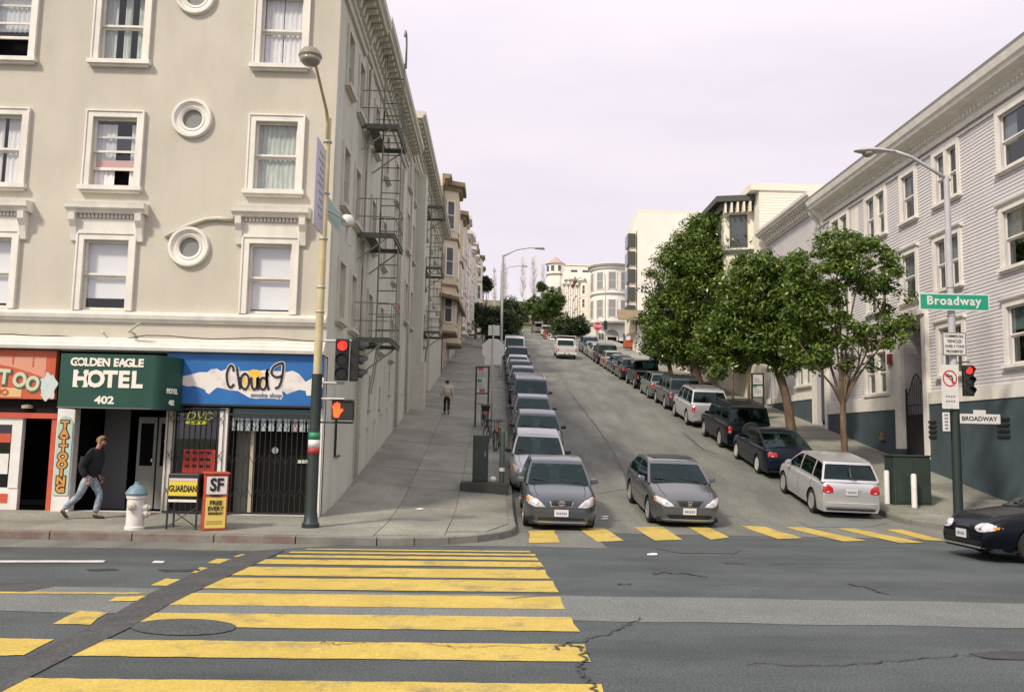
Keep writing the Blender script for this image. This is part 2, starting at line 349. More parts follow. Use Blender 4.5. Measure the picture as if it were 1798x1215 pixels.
flat_poly('lane_line', [(265, 989), (288, 989), (290, 985.5), (270, 985)], M_wht, 0.010, lines, sub=(4, 1))

# cracks and seams: ragged ribbons of tar
seams = structure('road_cracks', (3, 14, 0))
def crack(pix, wd, dz=0.014, jit=0.05, n=8):
    pts = []
    for x, y in pix:
        p = drop(x, y, base)
        pts.append((p.x, p.y))
    fine = []
    for a, c in zip(pts, pts[1:]):
        for k in range(n):
            t = k / n; fine.append((a[0] + (c[0] - a[0]) * t + random.uniform(-jit, jit), a[1] + (c[1] - a[1]) * t + random.uniform(-jit, jit)))
    fine.append(pts[-1]); rows = []
    for i, p in enumerate(fine):
        q0, q1 = fine[max(0, i - 1)], fine[min(len(fine) - 1, i + 1)]; dx, dy = q1[0] - q0[0], q1[1] - q0[1]; l = math.hypot(dx, dy) + 1e-9
        wv = wd * random.uniform(0.45, 1.3) * (0.3 if i in (0, len(fine) - 1) else 1); nx_, ny_ = -dy / l * wv / 2, dx / l * wv / 2
        rows.append([(p[0] + nx_, p[1] + ny_, base(p[0], p[1]) + dz), (p[0] - nx_, p[1] - ny_, base(p[0], p[1]) + dz)])
    b = MB(); b.grid(rows); b.build('crack', M_tar, seams, recalc=False)
crack([(998, 685), (1020, 715), (1045, 745), (1072, 785), (1090, 820), (1112, 862)], 0.11, jit=0.04)
crack([(980, 650), (1000, 690)], 0.05)
crack([(1003, 1130), (1050, 1118), (1090, 1105), (1125, 1085)], 0.028)
crack([(970, 1142), (1000, 1130), (1025, 1140), (1022, 1165), (1018, 1185), (1040, 1205), (1042, 1230)], 0.032, dz=0.018)
crack([(1145, 1009), (1160, 1005), (1210, 1008), (1240, 1014)], 0.06)
crack([(1490, 1024), (1530, 1035), (1560, 1044)], 0.05)
crack([(1310, 1167), (1480, 1167), (1600, 1158), (1680, 1150), (1760, 1158)], 0.022)
crack([(1270, 989), (1310, 990)], 0.06); crack([(1345, 990), (1500, 990)], 0.04); crack([(1080, 1027), (1110, 1026)], 0.06)
crack([(885, 1052), (990, 1044)], 0.03, dz=0.018); crack([(740, 1130), (800, 1138), (880, 1136), (960, 1142)], 0.012, dz=0.018)
crack([(560, 1128), (590, 1134), (640, 1130)], 0.012, dz=0.018); crack([(935, 992), (950, 996), (940, 1003)], 0.02, dz=0.018)
crack([(1200, 760), (1235, 790), (1262, 798)], 0.07); crack([(1000, 862), (1050, 866), (1110, 858)], 0.035)
b = MB(); mh = drop(1000, 591, base); b.lathe([(0.45, 0.0), (0.45, 0.012), (0.40, 0.018), (0, 0.018)], (mh.x, mh.y, mh.z + 0.004), 20); b.build('manhole_cover', M_tar, patches)
fl = drop(945, 607, base)
b = MB(); b.poly([(fl.x + dx, fl.y + dy, base(fl.x + dx, fl.y + dy) + 0.012) for dx, dy in ((-1.2, -1.3), (1.0, -1.5), (1.5, 0.8), (-0.6, 1.2))]); b.build('asphalt_patch', mat('blue_grey_patch', (0.16, 0.19, 0.20), 0.8), patches, recalc=False)

# left pavement: the corner kerb line, the slabs and the kerb stones
def kerbL(y): return KERB_L if y >= 19.2 else KERB_L - 2.7 + math.sqrt(max(0, 2.7 ** 2 - (19.2 - y) ** 2)) if y > 16.5 else KERB_L - 2.7
lp = structure('left_pavement', (-2, 20, 0))
ysL = [16.5, 16.53, 16.6, 16.75, 16.95, 17.2, 17.5, 17.9, 18.4, 18.8, 19.2, 19.6] + rngf(20, 122, 1.0)
sheet('pavement_bed', 0, 0, 16, ysL, pave, -0.012, M_conc, lp, xa=lambda y: -45 if y < 19.55 else -4.3, xb=lambda y: kerbL(y) - 0.14 if y < 57 else KERB_L, kind=None)
def slab(parent, q, f, th=0.012, nx=3, ny=3):
    """one slab with its own edges, following the slope; q = four (x, y) corners"""
    b = MB(); rows = []
    for i in range(ny + 1):
        t = i / ny; rows.append([])
        for k in range(nx + 1):
            s = k / nx; X = (q[0][0] * (1 - s) + q[1][0] * s) * (1 - t) + (q[3][0] * (1 - s) + q[2][0] * s) * t; Y = (q[0][1] * (1 - s) + q[1][1] * s) * (1 - t) + (q[3][1] * (1 - s) + q[2][1] * s) * t
            rows[-1].append((X, Y, f(X, Y) + th))
    b.grid(rows)
    edge = [rows[0][k] for k in range(nx + 1)] + [rows[i][nx] for i in range(1, ny + 1)] + [rows[ny][k] for k in range(nx - 1, -1, -1)] + [rows[i][0] for i in range(ny - 1, 0, -1)]
    n = len(edge); b.add(edge + [(x, y, z - 0.05) for x, y, z in edge], [(i, (i + 1) % n, (i + 1) % n + n, i + n) for i in range(n)])
    return b.build('paving_slab', M_conc, parent, recalc=False)
g = 0.010
for i, y0 in enumerate(rngf(19.5, 60, 2.25)[:-1]):
    y1 = y0 + 2.25; tz = random.uniform(-.003, .003)
    for x0, x1 in ((WALL_L, -2.35), (-2.35, -0.95), (-0.95, KERB_L - 0.16)):
        slab(lp, [(x0 + g, y0 + g), (x1 - g, y0 + g), (x1 - g, y1 - g), (x0 + g, y1 - g)], pave, 0.004 + tz + random.uniform(0, .004))
for x0 in rngf(-14, WALL_L, 1.7)[:-1]:
    for y0, y1 in ((16.655, 18.05), (18.05, 19.46)):
        slab(lp, [(x0 + g, y0 + g), (x0 + 1.7 - g, y0 + g), (x0 + 1.7 - g, y1 - g), (x0 + g, y1 - g)], pave, 0.004 + random.uniform(0, .004), 1, 1)
for (x0, x1), yy in (((WALL_L, -2.3), (16.67, 19.48)), ((-2.3, -0.95), (16.9, 19.48))):
    for y0, y1 in ((yy[0], 18.05), (18.05, yy[1])): slab(lp, [(x0 + g, y0 + g), (x1 - g, y0 + g), (x1 - g, y1 - g), (x0 + g, y1 - g)], pave, 0.005, 1, 1)
slab(lp, [(-0.95 + g, 17.6), (kerbL(17.7) - 0.2, 17.8), (0.3, 19.48), (-0.95 + g, 19.48)], pave, 0.005)
def kerb_run(parent, line, m_of, f_out):
    """kerb stones along a line; each one a block of its own"""
    for i, (a, c) in enumerate(zip(line, line[1:])):
        dx, dy = c[0] - a[0], c[1] - a[1]; l = math.hypot(dx, dy); nx_, ny_ = -dy / l * 0.15, dx / l * 0.15; e = 0.012 / l
        A = (a[0] + dx * e, a[1] + dy * e); B = (c[0] - dx * e, c[1] - dy * e)
        q = [A, B, (B[0] + nx_, B[1] + ny_), (A[0] + nx_, A[1] + ny_)]
        b = MB(); n = 3; rt = [];
        for k in range(n + 1):
            t = k / n; o1 = (A[0] + (B[0] - A[0]) * t, A[1] + (B[1] - A[1]) * t); o2 = (o1[0] + nx_, o1[1] + ny_); zt = f_out(*o1) + 0.15
            rt.append([(o1[0], o1[1], zt - 0.35), (o1[0], o1[1], zt - 0.015), (o1[0] + nx_ * .12, o1[1] + ny_ * .12, zt + 0.004), (o2[0], o2[1], zt + 0.006), (o2[0], o2[1], zt - 0.3)])
        b.grid(rt); b.add(rt[0], [(0, 1, 2, 3, 4)]); b.add(rt[-1], [(4, 3, 2, 1, 0)]); b.build('kerb_stone', m_of(a, i), parent, recalc=False)
lineL = [(x, 16.5) for x in rngf(-16, KERB_L - 2.7, 1.55)]
lineL += [(KERB_L - 2.7 + 2.7 * math.sin(t), 19.2 - 2.7 * math.cos(t)) for t in [R(a) for a in (15, 30, 45, 60, 75, 90)]]
lineL += [(KERB_L, y) for y in rngf(20.6, 56, 1.8)]
kerb_run(lp, lineL, lambda a, i: M_redk if a[0] < -4.9 else M_kerb, base)
b = MB(); b.grid([[(KERB_L, y, base(KERB_L, y) - 0.2), (KERB_L, y, base(KERB_L, y) + 0.15), (KERB_L - 0.15, y, base(KERB_L, y) + 0.156)] for y in rngf(57, 122, 2)]); b.build('kerb', M_kerb, lp, recalc=False)

# right pavement
KRY = 22.3
def kerbR(y): return KERB_R if y >= KRY + 1 else KERB_R + 3.0 - math.sqrt(max(0, 3.0 ** 2 - (KRY + 1 - y) ** 2)) if y > KRY - 2.0 else KERB_R + 3.0
rpv = structure('right_pavement', (13, 24, 0))
ysR = [20.3, 20.33, 20.45, 20.65, 20.9, 21.2, 21.5, 21.9, 22.3, 22.8, 23.3, 24.0] + rngf(25, 122, 1.0)
sheet('pavement_bed', 0, 0, 14, ysR, pave, -0.012, M_conc, rpv, xa=lambda y: kerbR(y) + 0.14 if y < 57 else KERB_R, xb=lambda y: 60 if y < 22 else 16, kind=None)
for y0 in rngf(23.4, 60, 2.1)[:-1]:
    for x0, x1 in ((KERB_R + 0.16, 12.2), (12.2, 13.7), (13.7, WALL_R)):
        slab(rpv, [(x0 + g, y0 + g), (x1 - g, y0 + g), (x1 - g, y0 + 2.1 - g), (x0 + g, y0 + 2.1 - g)], pave, 0.004 + random.uniform(0, .005))
for x0 in rngf(13.8, 22, 1.64)[:-1]: slab(rpv, [(x0 + g, 20.5), (x0 + 1.64 - g, 20.5), (x0 + 1.64 - g, 21.9), (x0 + g, 21.9)], pave, 0.005, 1, 1)
lineR = [(KERB_R, y) for y in rngf(56, 23.3, 1.82)] + [(KERB_R + 3.0 - 3.0 * math.cos(t), KRY + 1 - 3.0 * math.sin(t)) for t in [R(a) for a in (18, 36, 54, 72, 90)]] + [(x, KRY - 2.0) for x in rngf(15.3, 26, 1.6)]
kerb_run(rpv, lineR, lambda a, i: M_kerb, base)
b = MB(); b.grid([[(KERB_R, y, base(KERB_R, y) - 0.2), (KERB_R, y, base(KERB_R, y) + 0.15), (KERB_R + 0.15, y, base(KERB_R, y) + 0.156)] for y in rngf(57, 122, 2)]); b.build('kerb', M_kerb, rpv, recalc=False)
fp = structure('far_pavement', (5, 140, 0))
sheet('pavement_bed', -4.3, KERB_L, 4, rngf(137, 180, 2), pave, 0.0, M_conc, fp, kind=None)
sheet('pavement_bed', KERB_R, 16, 4, rngf(137, 180, 2), pave, 0.0, M_conc, fp, kind=None)
# ------------------------------------------------------------------ buildings
M_stucco = mat('cream_stucco', (0.530, 0.496, 0.412), 0.9, (0.588, 0.552, 0.463), scale=0.5, detail=9, bump=0.35, bscale=28, speck=0.10, speck_scale=60, streak=.10, streak_map=(1.6, 1.6, .35), space='World')
M_stucco2 = mat('shade_tinted_stucco', (0.54, 0.545, 0.45), 0.9, (0.60, 0.605, 0.505), scale=0.6, detail=9, bump=0.3, bscale=28, speck=0.10, streak=.22, speck_scale=60, space='World')  # greener, lighter stucco: tint of the shaded side painted in; streaks are weathering
M_trim = mat('white_trim', (0.80, 0.77, 0.70), 0.6, (0.72, 0.69, 0.62), scale=3, detail=6, bump=0.05, streak=.14, streak_map=(3, 3, .6), space='World')
M_trimg = mat('cream_trim', (0.60, 0.57, 0.48), 0.7, (0.52, 0.50, 0.42), scale=3, detail=6, space='World')
M_glass = glass('window_glass', (0.90, 0.92, 0.93), 0.03)
M_glassd = glass('dark_window_glass', (0.42, 0.47, 0.50), 0.05)
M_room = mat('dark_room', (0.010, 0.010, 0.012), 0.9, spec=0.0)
M_lace = mat('lace_curtain', (0.74, 0.72, 0.72), 0.9, (0.90, 0.87, 0.86), scale=5, stretch=(6, 6, 0.6), bump=0.1, space='World')
M_drape = mat('green_grey_drape', (0.38, 0.43, 0.38), 0.9, (0.66, 0.68, 0.62), scale=7, stretch=(5, 5, 0.4), space='World')
M_blind = mat('roller_blind', (0.82, 0.81, 0.83), 0.8, (0.88, 0.86, 0.88), scale=1.2, space='World')
M_pink = mat('pink_valance', (0.66, 0.40, 0.38), 0.8)
M_iron = mat('fire_escape_iron', (0.20, 0.22, 0.18), 0.7, (0.28, 0.29, 0.24), scale=6, space='World')
M_irond = mat('shaded_iron', (0.085, 0.095, 0.075), 0.8, (0.13, 0.135, 0.11), scale=6, space='World')  # darker copy of the iron; shade of the platform undersides put into the colour
M_blk = mat('black_iron', (0.020, 0.021, 0.022), 0.5)
M_roof = mat('tar_roof', (0.10, 0.10, 0.10), 0.9)
F_front = lambda u, v, d: (u, FRONT - d, v)
F_side = lambda u, v, d: (WALL_L + d, u, v)
F_right = lambda u, v, d: (WALL_R - d, u, v)
def plane_x(x, sgn): return lambda u, v, d: (x + sgn * d, u, v)
def plane_y(y): return lambda u, v, d: (u, y - d, v)

def wall_cells(us, vs, holes):
    us = sorted(set([round(x, 4) for x in us] + [round(h[k], 4) for h in holes for k in (0, 1)])); vs = sorted(set([round(x, 4) for x in vs] + [round(h[k], 4) for h in holes for k in (2, 3)]))
    for a, c in zip(us, us[1:]):
        for e, f in zip(vs, vs[1:]):
            mu, mv = (a + c) / 2, (e + f) / 2
            if any(h[0] < mu < h[1] and h[2] < mv < h[3] for h in holes): continue
            yield a, c, e, f
def wall(parent, F, u0, u1, v0, v1, holes, m, name='wall', depth=0.22):
    holes = [h for h in holes if h[1] > u0 and h[0] < u1]
    b = MB()
    for a, c, e, f in wall_cells([u0, u1], [v0, v1], holes): b.quad(F(a, e, 0), F(c, e, 0), F(c, f, 0), F(a, f, 0))
    for a, c, e, f in holes:
        for p, q in (((a, e), (c, e)), ((c, e), (c, f)), ((c, f), (a, f)), ((a, f), (a, e))): b.quad(F(*p, 0), F(*q, 0), F(*q, -depth), F(*p, -depth))
    return b.build(name, m, parent, recalc=False)
def siding(parent, F, u0, u1, v0, v1, holes, m, step=0.115, name='siding'):
    """lapped clapboards: every course is a wedge standing proud at its lower edge"""
    b = MB(); v = v0
    while v < v1 - 0.01:
        t = min(v + step, v1)
        cuts = [(max(h[0], u0), min(h[1], u1)) for h in holes if h[2] < t - 0.001 and h[3] > v + 0.001 and h[1] > u0 and h[0] < u1]
        cuts.sort(); a = u0; segs = []
        for c0, c1 in cuts:
            if c0 > a: segs.append((a, c0))
            a = max(a, c1)
        if a < u1: segs.append((a, u1))
        for s0, s1 in segs:
            b.add([F(s0, v, 0.022), F(s1, v, 0.022), F(s1, t, 0.004), F(s0, t, 0.004), F(s0, v, 0.0), F(s1, v, 0.0)], [(0, 1, 2, 3), (4, 5, 1, 0)])
        v = t
    o = b.build(name, m, parent, recalc=False); o['kind'] = 'stuff'; return o

def window(parent, F, u0, u1, v0, v1, fw=0.16, proud=0.07, trim=None, glassm=None, curtain=None, split=0.5, sill=True, open_=0.0, hood=None, rail=0.05, pair=False, lite=False, draw=1.0):
    """casing round an opening (u0..u1, v0..v1 is the opening), sashes set back, panes, sill, curtain"""
    trim = trim or M_trim; glassm = glassm or M_glass
    b = MB()
    b.fbox(F, u0 - fw, u0, v0 - 0.02, v1 + fw, 0.001, proud); b.fbox(F, u1, u1 + fw, v0 - 0.02, v1 + fw, 0.001, proud); b.fbox(F, u0, u1, v1, v1 + fw, 0.001, proud)
    if not lite:
        b.fbox(F, u0 - fw, u0 - fw + 0.04, v0 - 0.02, v1 + fw, proud, proud + 0.025); b.fbox(F, u1 + fw - 0.04, u1 + fw, v0 - 0.02, v1 + fw, proud, proud + 0.025); b.fbox(F, u0 - fw + 0.04, u1 + fw - 0.04, v1 + fw - 0.04, v1 + fw, proud, proud + 0.025)
    root = b.build('window', trim, parent)
    vm = v0 + (v1 - v0) * split; s = rail
    halves = [(u0, u1)] if not pair else [(u0, (u0 + u1) / 2 - 0.09), ((u0 + u1) / 2 + 0.09, u1)]
    if pair:
        b = MB(); b.fbox(F, (u0 + u1) / 2 - 0.09, (u0 + u1) / 2 + 0.09, v0, v1, -0.10, proud - 0.01); b.build('mullion', trim, root)
    for a, c in halves:
        b = MB(); d0 = -0.06   # upper sash
        b.fbox(F, a, a + s, vm, v1, d0 - 0.04, d0); b.fbox(F, c - s, c, vm, v1, d0 - 0.04, d0); b.fbox(F, a + s, c - s, v1 - s, v1, d0 - 0.04, d0); b.fbox(F, a + s, c - s, vm, vm + s, d0 - 0.04, d0)
        b.build('sash', trim, root)
        b = MB(); b.quad(F(a + s, vm + s, d0 - 0.02), F(c - s, vm + s, d0 - 0.02), F(c - s, v1 - s, d0 - 0.02), F(a + s, v1 - s, d0 - 0.02)); b.build('pane', glassm, root, recalc=False)
        lo = v0 + open_ * (v1 - v0); hi = vm + open_ * (v1 - v0); d1 = -0.11
        b = MB()
        b.fbox(F, a, a + s, lo, hi, d1 - 0.04, d1); b.fbox(F, c - s, c, lo, hi, d1 - 0.04, d1); b.fbox(F, a + s, c - s, hi - s, hi, d1 - 0.04, d1); b.fbox(F, a + s, c - s, lo, lo + s * 1.3, d1 - 0.04, d1)
        b.build('sash', trim, root)
        b = MB(); b.quad(F(a + s, lo + s, d1 - 0.02), F(c - s, lo + s, d1 - 0.02), F(c - s, hi - s, d1 - 0.02), F(a + s, hi - s, d1 - 0.02)); b.build('pane', glassm, root, recalc=False)
    if sill:
        b = MB(); b.fbox(F, u0 - fw - 0.05, u1 + fw + 0.05, v0 - 0.12, v0 - 0.021, 0.001, proud + 0.09); b.fbox(F, u0 - fw, u1 + fw, v0 - 0.17, v0 - 0.121, 0.001, proud + 0.03); b.build('sill', trim, root)
    if curtain:
        cm, spans, vb, vt = curtain
        for a, c in spans:
            n = max(6, int((c - a) * (u1 - u0) / 0.035)); rows = [[], []]
            amp = 0.0 if cm is M_blind else 0.02
            for k in range(n + 1):
                u = u0 + (u1 - u0) * (a + (c - a) * k / n); dd = -0.19 + amp * math.sin(k * 1.9 + random.uniform(-.3, .3))
                rows[0].append(F(u, v0 + (v1 - v0) * vb, dd)); rows[1].append(F(u, v0 + (v1 - v0) * vt, dd))
            b = MB(); b.grid(rows); b.build('blind' if cm is M_blind else 'curtain', cm, root, smooth=True, recalc=False)
    if hood == 'dentil':
        b = MB(); vt = v1 + fw
        b.fbox(F, u0 - fw - 0.02, u1 + fw + 0.02, vt, vt + 0.30, 0.001, 0.09)
        b.fprism(F, [(0.001, vt + 0.42), (0.20, vt + 0.42), (0.22, vt + 0.48), (0.30, vt + 0.52), (0.31, vt + 0.60), (0.32, vt + 0.65), (0.001, vt + 0.69)], u0 - fw - 0.22, u1 + fw + 0.22)
        b.fbox(F, u0 - fw - 0.02, u1 + fw + 0.02, vt + 0.301, vt + 0.42, 0.001, 0.07)
        h = b.build('hood', trim, root)
        for sgn in (0, 1):
            a = u0 - fw - 0.14 if sgn == 0 else u1 + fw - 0.0
            b = MB(); b.fprism(F, [(0.001, vt - 0.22), (0.07, vt - 0.2), (0.10, vt - 0.05), (0.14, vt + 0.10), (0.24, vt + 0.25), (0.26, vt + 0.415), (0.001, vt + 0.415)], a, a + 0.14); b.build('bracket', trim, root)
        n = 14
        for k in range(n):
            a = u0 - fw + 0.06 + (u1 - u0 + 2 * fw - 0.12) * k / n; b = MB(); b.fbox(F, a, a + 0.055, vt + 0.325, vt + 0.415, 0.071, 0.125); b.build('dentil', trim, root)
    elif hood == 'drip':
        b = MB(); b.fprism(F, [(0.001, v1 + fw), (0.10, v1 + fw), (0.15, v1 + fw + 0.05), (0.16, v1 + fw + 0.09), (0.001, v1 + fw + 0.12)], u0 - fw - 0.08, u1 + fw + 0.08); b.build('hood', trim, root)
    return root

# ---- corner hotel
hotel = thing('corner_hotel', 'cream stucco corner hotel with round windows above the shopfronts', 'building', (-10, 24, 0.2))
TOP = 13.6; H_END = 34.0
cols = [(-12.30, -11.02), (-9.72, -8.36), (-5.94, -4.62)]
frames = []; fw = 0.17
def opening(c, v0, v1): return (c[0] + fw, c[1] - fw, v0, v1)
rowC = [(opening(c, 4.80, 6.42), 'C', i) for i, c in enumerate(cols)]; rowB = [(opening(c, 7.70, 9.34), 'B', i) for i, c in enumerate(cols)]; rowA = [(opening(c, 10.74, 12.45), 'A', i) for i, c in enumerate(cols)]
rounds = [(-7.16, 6.30), (-7.27, 9.36), (-7.36, 12.38)]
holes = [o for o, _, _ in rowA + rowB + rowC] + [(u - 0.3, u + 0.3, v - 0.3, v + 0.3) for u, v in rounds]
wall(hotel, F_front, -18, WALL_L, 3.84, TOP, holes, M_stucco)
CUR = {('C', 0): (M_blind, [(0, 1)], .08, 1), ('C', 1): (M_blind, [(0, 1)], .18, 1), ('C', 2): (M_blind, [(0, 1)], .07, 1),
       ('B', 0): (M_lace, [(0, .45), (.55, 1)], 0, 1), ('B', 1): (M_lace, [(0.0, .46), (.80, 1)], 0, .94), ('B', 2): (M_drape, [(0, 1)], .02, .98),
       ('A', 0): (M_lace, [(0, 1)], .42, 1), ('A', 1): (M_drape, [(0, .30), (.46, .62), (.78, 1)], .02, 1), ('A', 2): (M_lace, [(.05, .48), (.5, .97)], .02, 1)}
for o, r, i in rowA + rowB + rowC:
    op = 0.30 if (r, i) == ('A', 0) else 0.25 if (r, i) == ('B', 1) else 0.0
    wn = window(hotel, F_front, *o, fw=fw, curtain=CUR[(r, i)], open_=op, hood='dentil' if r == 'C' else None, sill=(r != 'C'), split=0.5)
    if (r, i) == ('B', 1):
        b = MB(); b.fbox(F_front, o[0] + .02, o[1] - .02, o[2] + .46, o[2] + .66, -0.148, -0.142); b.build('valance', M_pink, wn)
for u, v in rounds:
    b = MB(); prof = [(0.235, -0.10), (0.235, 0.02), (0.29, 0.05), (0.31, 0.03), (0.37, 0.055), (0.40, 0.10), (0.455, 0.10), (0.475, 0.06), (0.475, 0.001)]
    n = 36; vs_ = []; fs_ = []
    for r_, d in prof:
        for k in range(n): th = 2 * math.pi * k / n; vs_.append(F_front(u + r_ * math.cos(th), v + r_ * math.sin(th), d))
    for i in range(len(prof) - 1):
        for k in range(n): fs_.append((i * n + k, i * n + (k + 1) % n, (i + 1) * n + (k + 1) % n, (i + 1) * n + k))
    b.add(vs_, fs_); rw = b.build('round_window', M_trim, hotel, smooth=30)
    b = MB(); b.poly([F_front(u + .25 * math.cos(2 * math.pi * k / 24), v + .25 * math.sin(2 * math.pi * k / 24), -0.06) for k in range(24)]); b.build('pane', mat('frosted_pane', (0.20, 0.21, 0.20), 0.25, (0.27, 0.27, 0.25), scale=20, space='World'), rw, recalc=False)
b = MB(); b.fprism(F_front, [(0.001, 4.52), (0.05, 4.52), (0.06, 4.58), (0.12, 4.60), (0.14, 4.68), (0.13, 4.74), (0.001, 4.77)], -18, WALL_L + 0.001); b.build('ledge', M_trim, hotel)
b = MB(); b.fprism(F_front, [(0.001, 3.86), (0.30, 3.86), (0.32, 3.93), (0.24, 3.96), (0.24, 4.03), (0.17, 4.06), (0.17, 4.12), (0.05, 4.16), (0.001, 4.16)], -18, WALL_L + 0.001); b.build('shop_cornice', M_trim, hotel)
b = MB(); b.tube([F_front(u, v, 0.05) for u, v in ((-7.72, 6.52), (-7.2, 6.80), (-6.82, 6.95), (-6.55, 6.98), (-6.16, 6.96))], 0.05, 8); b.build('drip_moulding', M_trimg, hotel, smooth=True)
b = MB(); b.tube([F_front(-8.3, 4.28, 0.02), F_front(-8.28, 4.28, 0.32), F_front(-7.98, 4.45, 0.5)], 0.03, 6); b.tube([F_front(-9.0, 4.3, .02), F_front(-8.9, 4.24, .2)], .02, 6); b.build('floodlight_arm', M_trimg, hotel)
b = MB(); b.tube([F_front(-18 + k * 0.5, 4.205 + 0.03 * math.sin(k * 1.3) - (0.06 if 14 < k < 20 else 0), 0.06) for k in range(29)], 0.012, 5); b.build('cable', M_blk, hotel)
# side wall
sideholes = []
swin = []
for v0, v1 in ((4.9, 6.3), (7.75, 9.2), (10.8, 12.2)):
    for y0 in (20.6, 22.35, 25.35, 28.0, 30.8):
        swin.append((y0, y0 + 0.75, v0, v1))
swin += [(23.75, 24.55, 4.75, 6.75), (23.75, 24.55, 7.7, 9.6), (23.75, 24.55, 10.8, 12.6)]
small = [(26.2, 26.55, 2.9, 3.9), (28.6, 28.9, 3.0, 3.7), (31, 31.4, 3.6, 4.4)]
wall(hotel, F_side, FRONT, H_END, -0.2, TOP, swin + small, M_stucco2)
for h in swin: window(hotel, F_side, *h, fw=0.12, proud=0.05, glassm=M_glassd, trim=M_trimg, curtain=(M_drape, [(0, .5)], 0, 1), lite=True)
for h in small:
    b = MB(); b.fbox(F_side, h[0], h[1], h[2], h[3], -0.1, -0.06); vn = b.build('vent_panel', mat('vent_grey', (0.16, 0.17, 0.15), 0.7), hotel)
    b = MB(); b.fbox(F_side, h[0] - .05, h[1] + .05, h[2] - .06, h[2], 0.001, 0.08); b.build('sill', M_trimg, vn)
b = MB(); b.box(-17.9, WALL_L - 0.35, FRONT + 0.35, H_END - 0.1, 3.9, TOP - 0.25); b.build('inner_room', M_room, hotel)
b = MB(); b.box(-18, WALL_L - .01, FRONT + .01, H_END, TOP - 0.02, TOP + 0.1); b.build('roof', M_roof, hotel)
b = MB(); b.quad((-18, FRONT + 0.01, 0), (-18, H_END, 0), (-18, H_END, TOP), (-18, FRONT + 0.01, TOP)); b.quad((-18, H_END, 4), (WALL_L, H_END, 4), (WALL_L, H_END, TOP), (-18, H_END, TOP)); b.build('back_wall', M_stucco2, hotel, recalc=False)
def cornice(parent, F, u0, u1, z, out=0.75, h=0.75, m=None, step=0.5, br=True, bm_=None, name='cornice', bh=0.38):
    m = m or M_trimg; b = MB()
    b.fprism(F, [(0.0, z - h), (0.08, z - h), (0.10, z - h + 0.14), (0.16, z - h + 0.16), (0.16, z - 0.30), (out - 0.12, z - 0.28), (out - 0.10, z - 0.20), (out - 0.02, z - 0.14), (out, z), (0.0, z + 0.04)], u0, u1)
    c = b.build(name, m, parent)
    if br:
        n = max(1, int(round((u1 - u0) / step)))
        for k in range(n):
            a = u0 + (u1 - u0) * (k + 0.3) / n; b = MB(); b.fprism(F, [(0.165, z - 0.30 - bh), (0.24, z - 0.28 - bh), (0.30, z - 0.42), (out - 0.22, z - 0.38), (out - 0.2, z - 0.305), (0.165, z - 0.305)], a, a + (u1 - u0) / n * 0.42); b.build('bracket', bm_ or m, c)
    return c
cornice(hotel, F_side, FRONT - 0.5, 23.1, TOP, step=0.42, h=0.95)
cornice(hotel, F_side, 23.1, H_END, TOP + 0.25, step=0.42, h=1.0)
cornice(hotel, F_front, -18, WALL_L + 0.7, TOP + 0.6, h=0.9)
b = MB(); b.tube([F_side(20.5 , 12.9, .1), F_side(20.45, 4.5, .1)], 0.05, 6) if False else None
for y, x1 in ((24.2 - 0.35, .10), (33.0, .08), (36.5, .08)):
    b = MB(); b.tube([(WALL_L + x1, y, pave(WALL_L, y) + 0.1), (WALL_L + x1, y, TOP - 1.0)], 0.055, 8); b.build('drain_pipe', M_trimg, hotel, smooth=True)
b = MB(); b.fbox(F_side, FRONT + .02, FRONT + .10, .25, 3.8, 0.001, .02); b.build('corner_strip', M_trim, hotel)
b = MB(); b.tube([F_side(21.0, 2.6, .03), F_side(21.0, 1.55, .03), F_side(21.6, 1.55, .03)], .03, 6); b.build('conduit', M_blk, hotel)
for k in range(9):
    y = 24.6 + 1.5 * k; b = MB(); b.fbox(F_side, y, y + 0.18, pave(WALL_L, y) + 1.1, pave(WALL_L, y) + 1.2, 0.001, 0.06); b.build('wall_bracket', M_trimg, hotel)

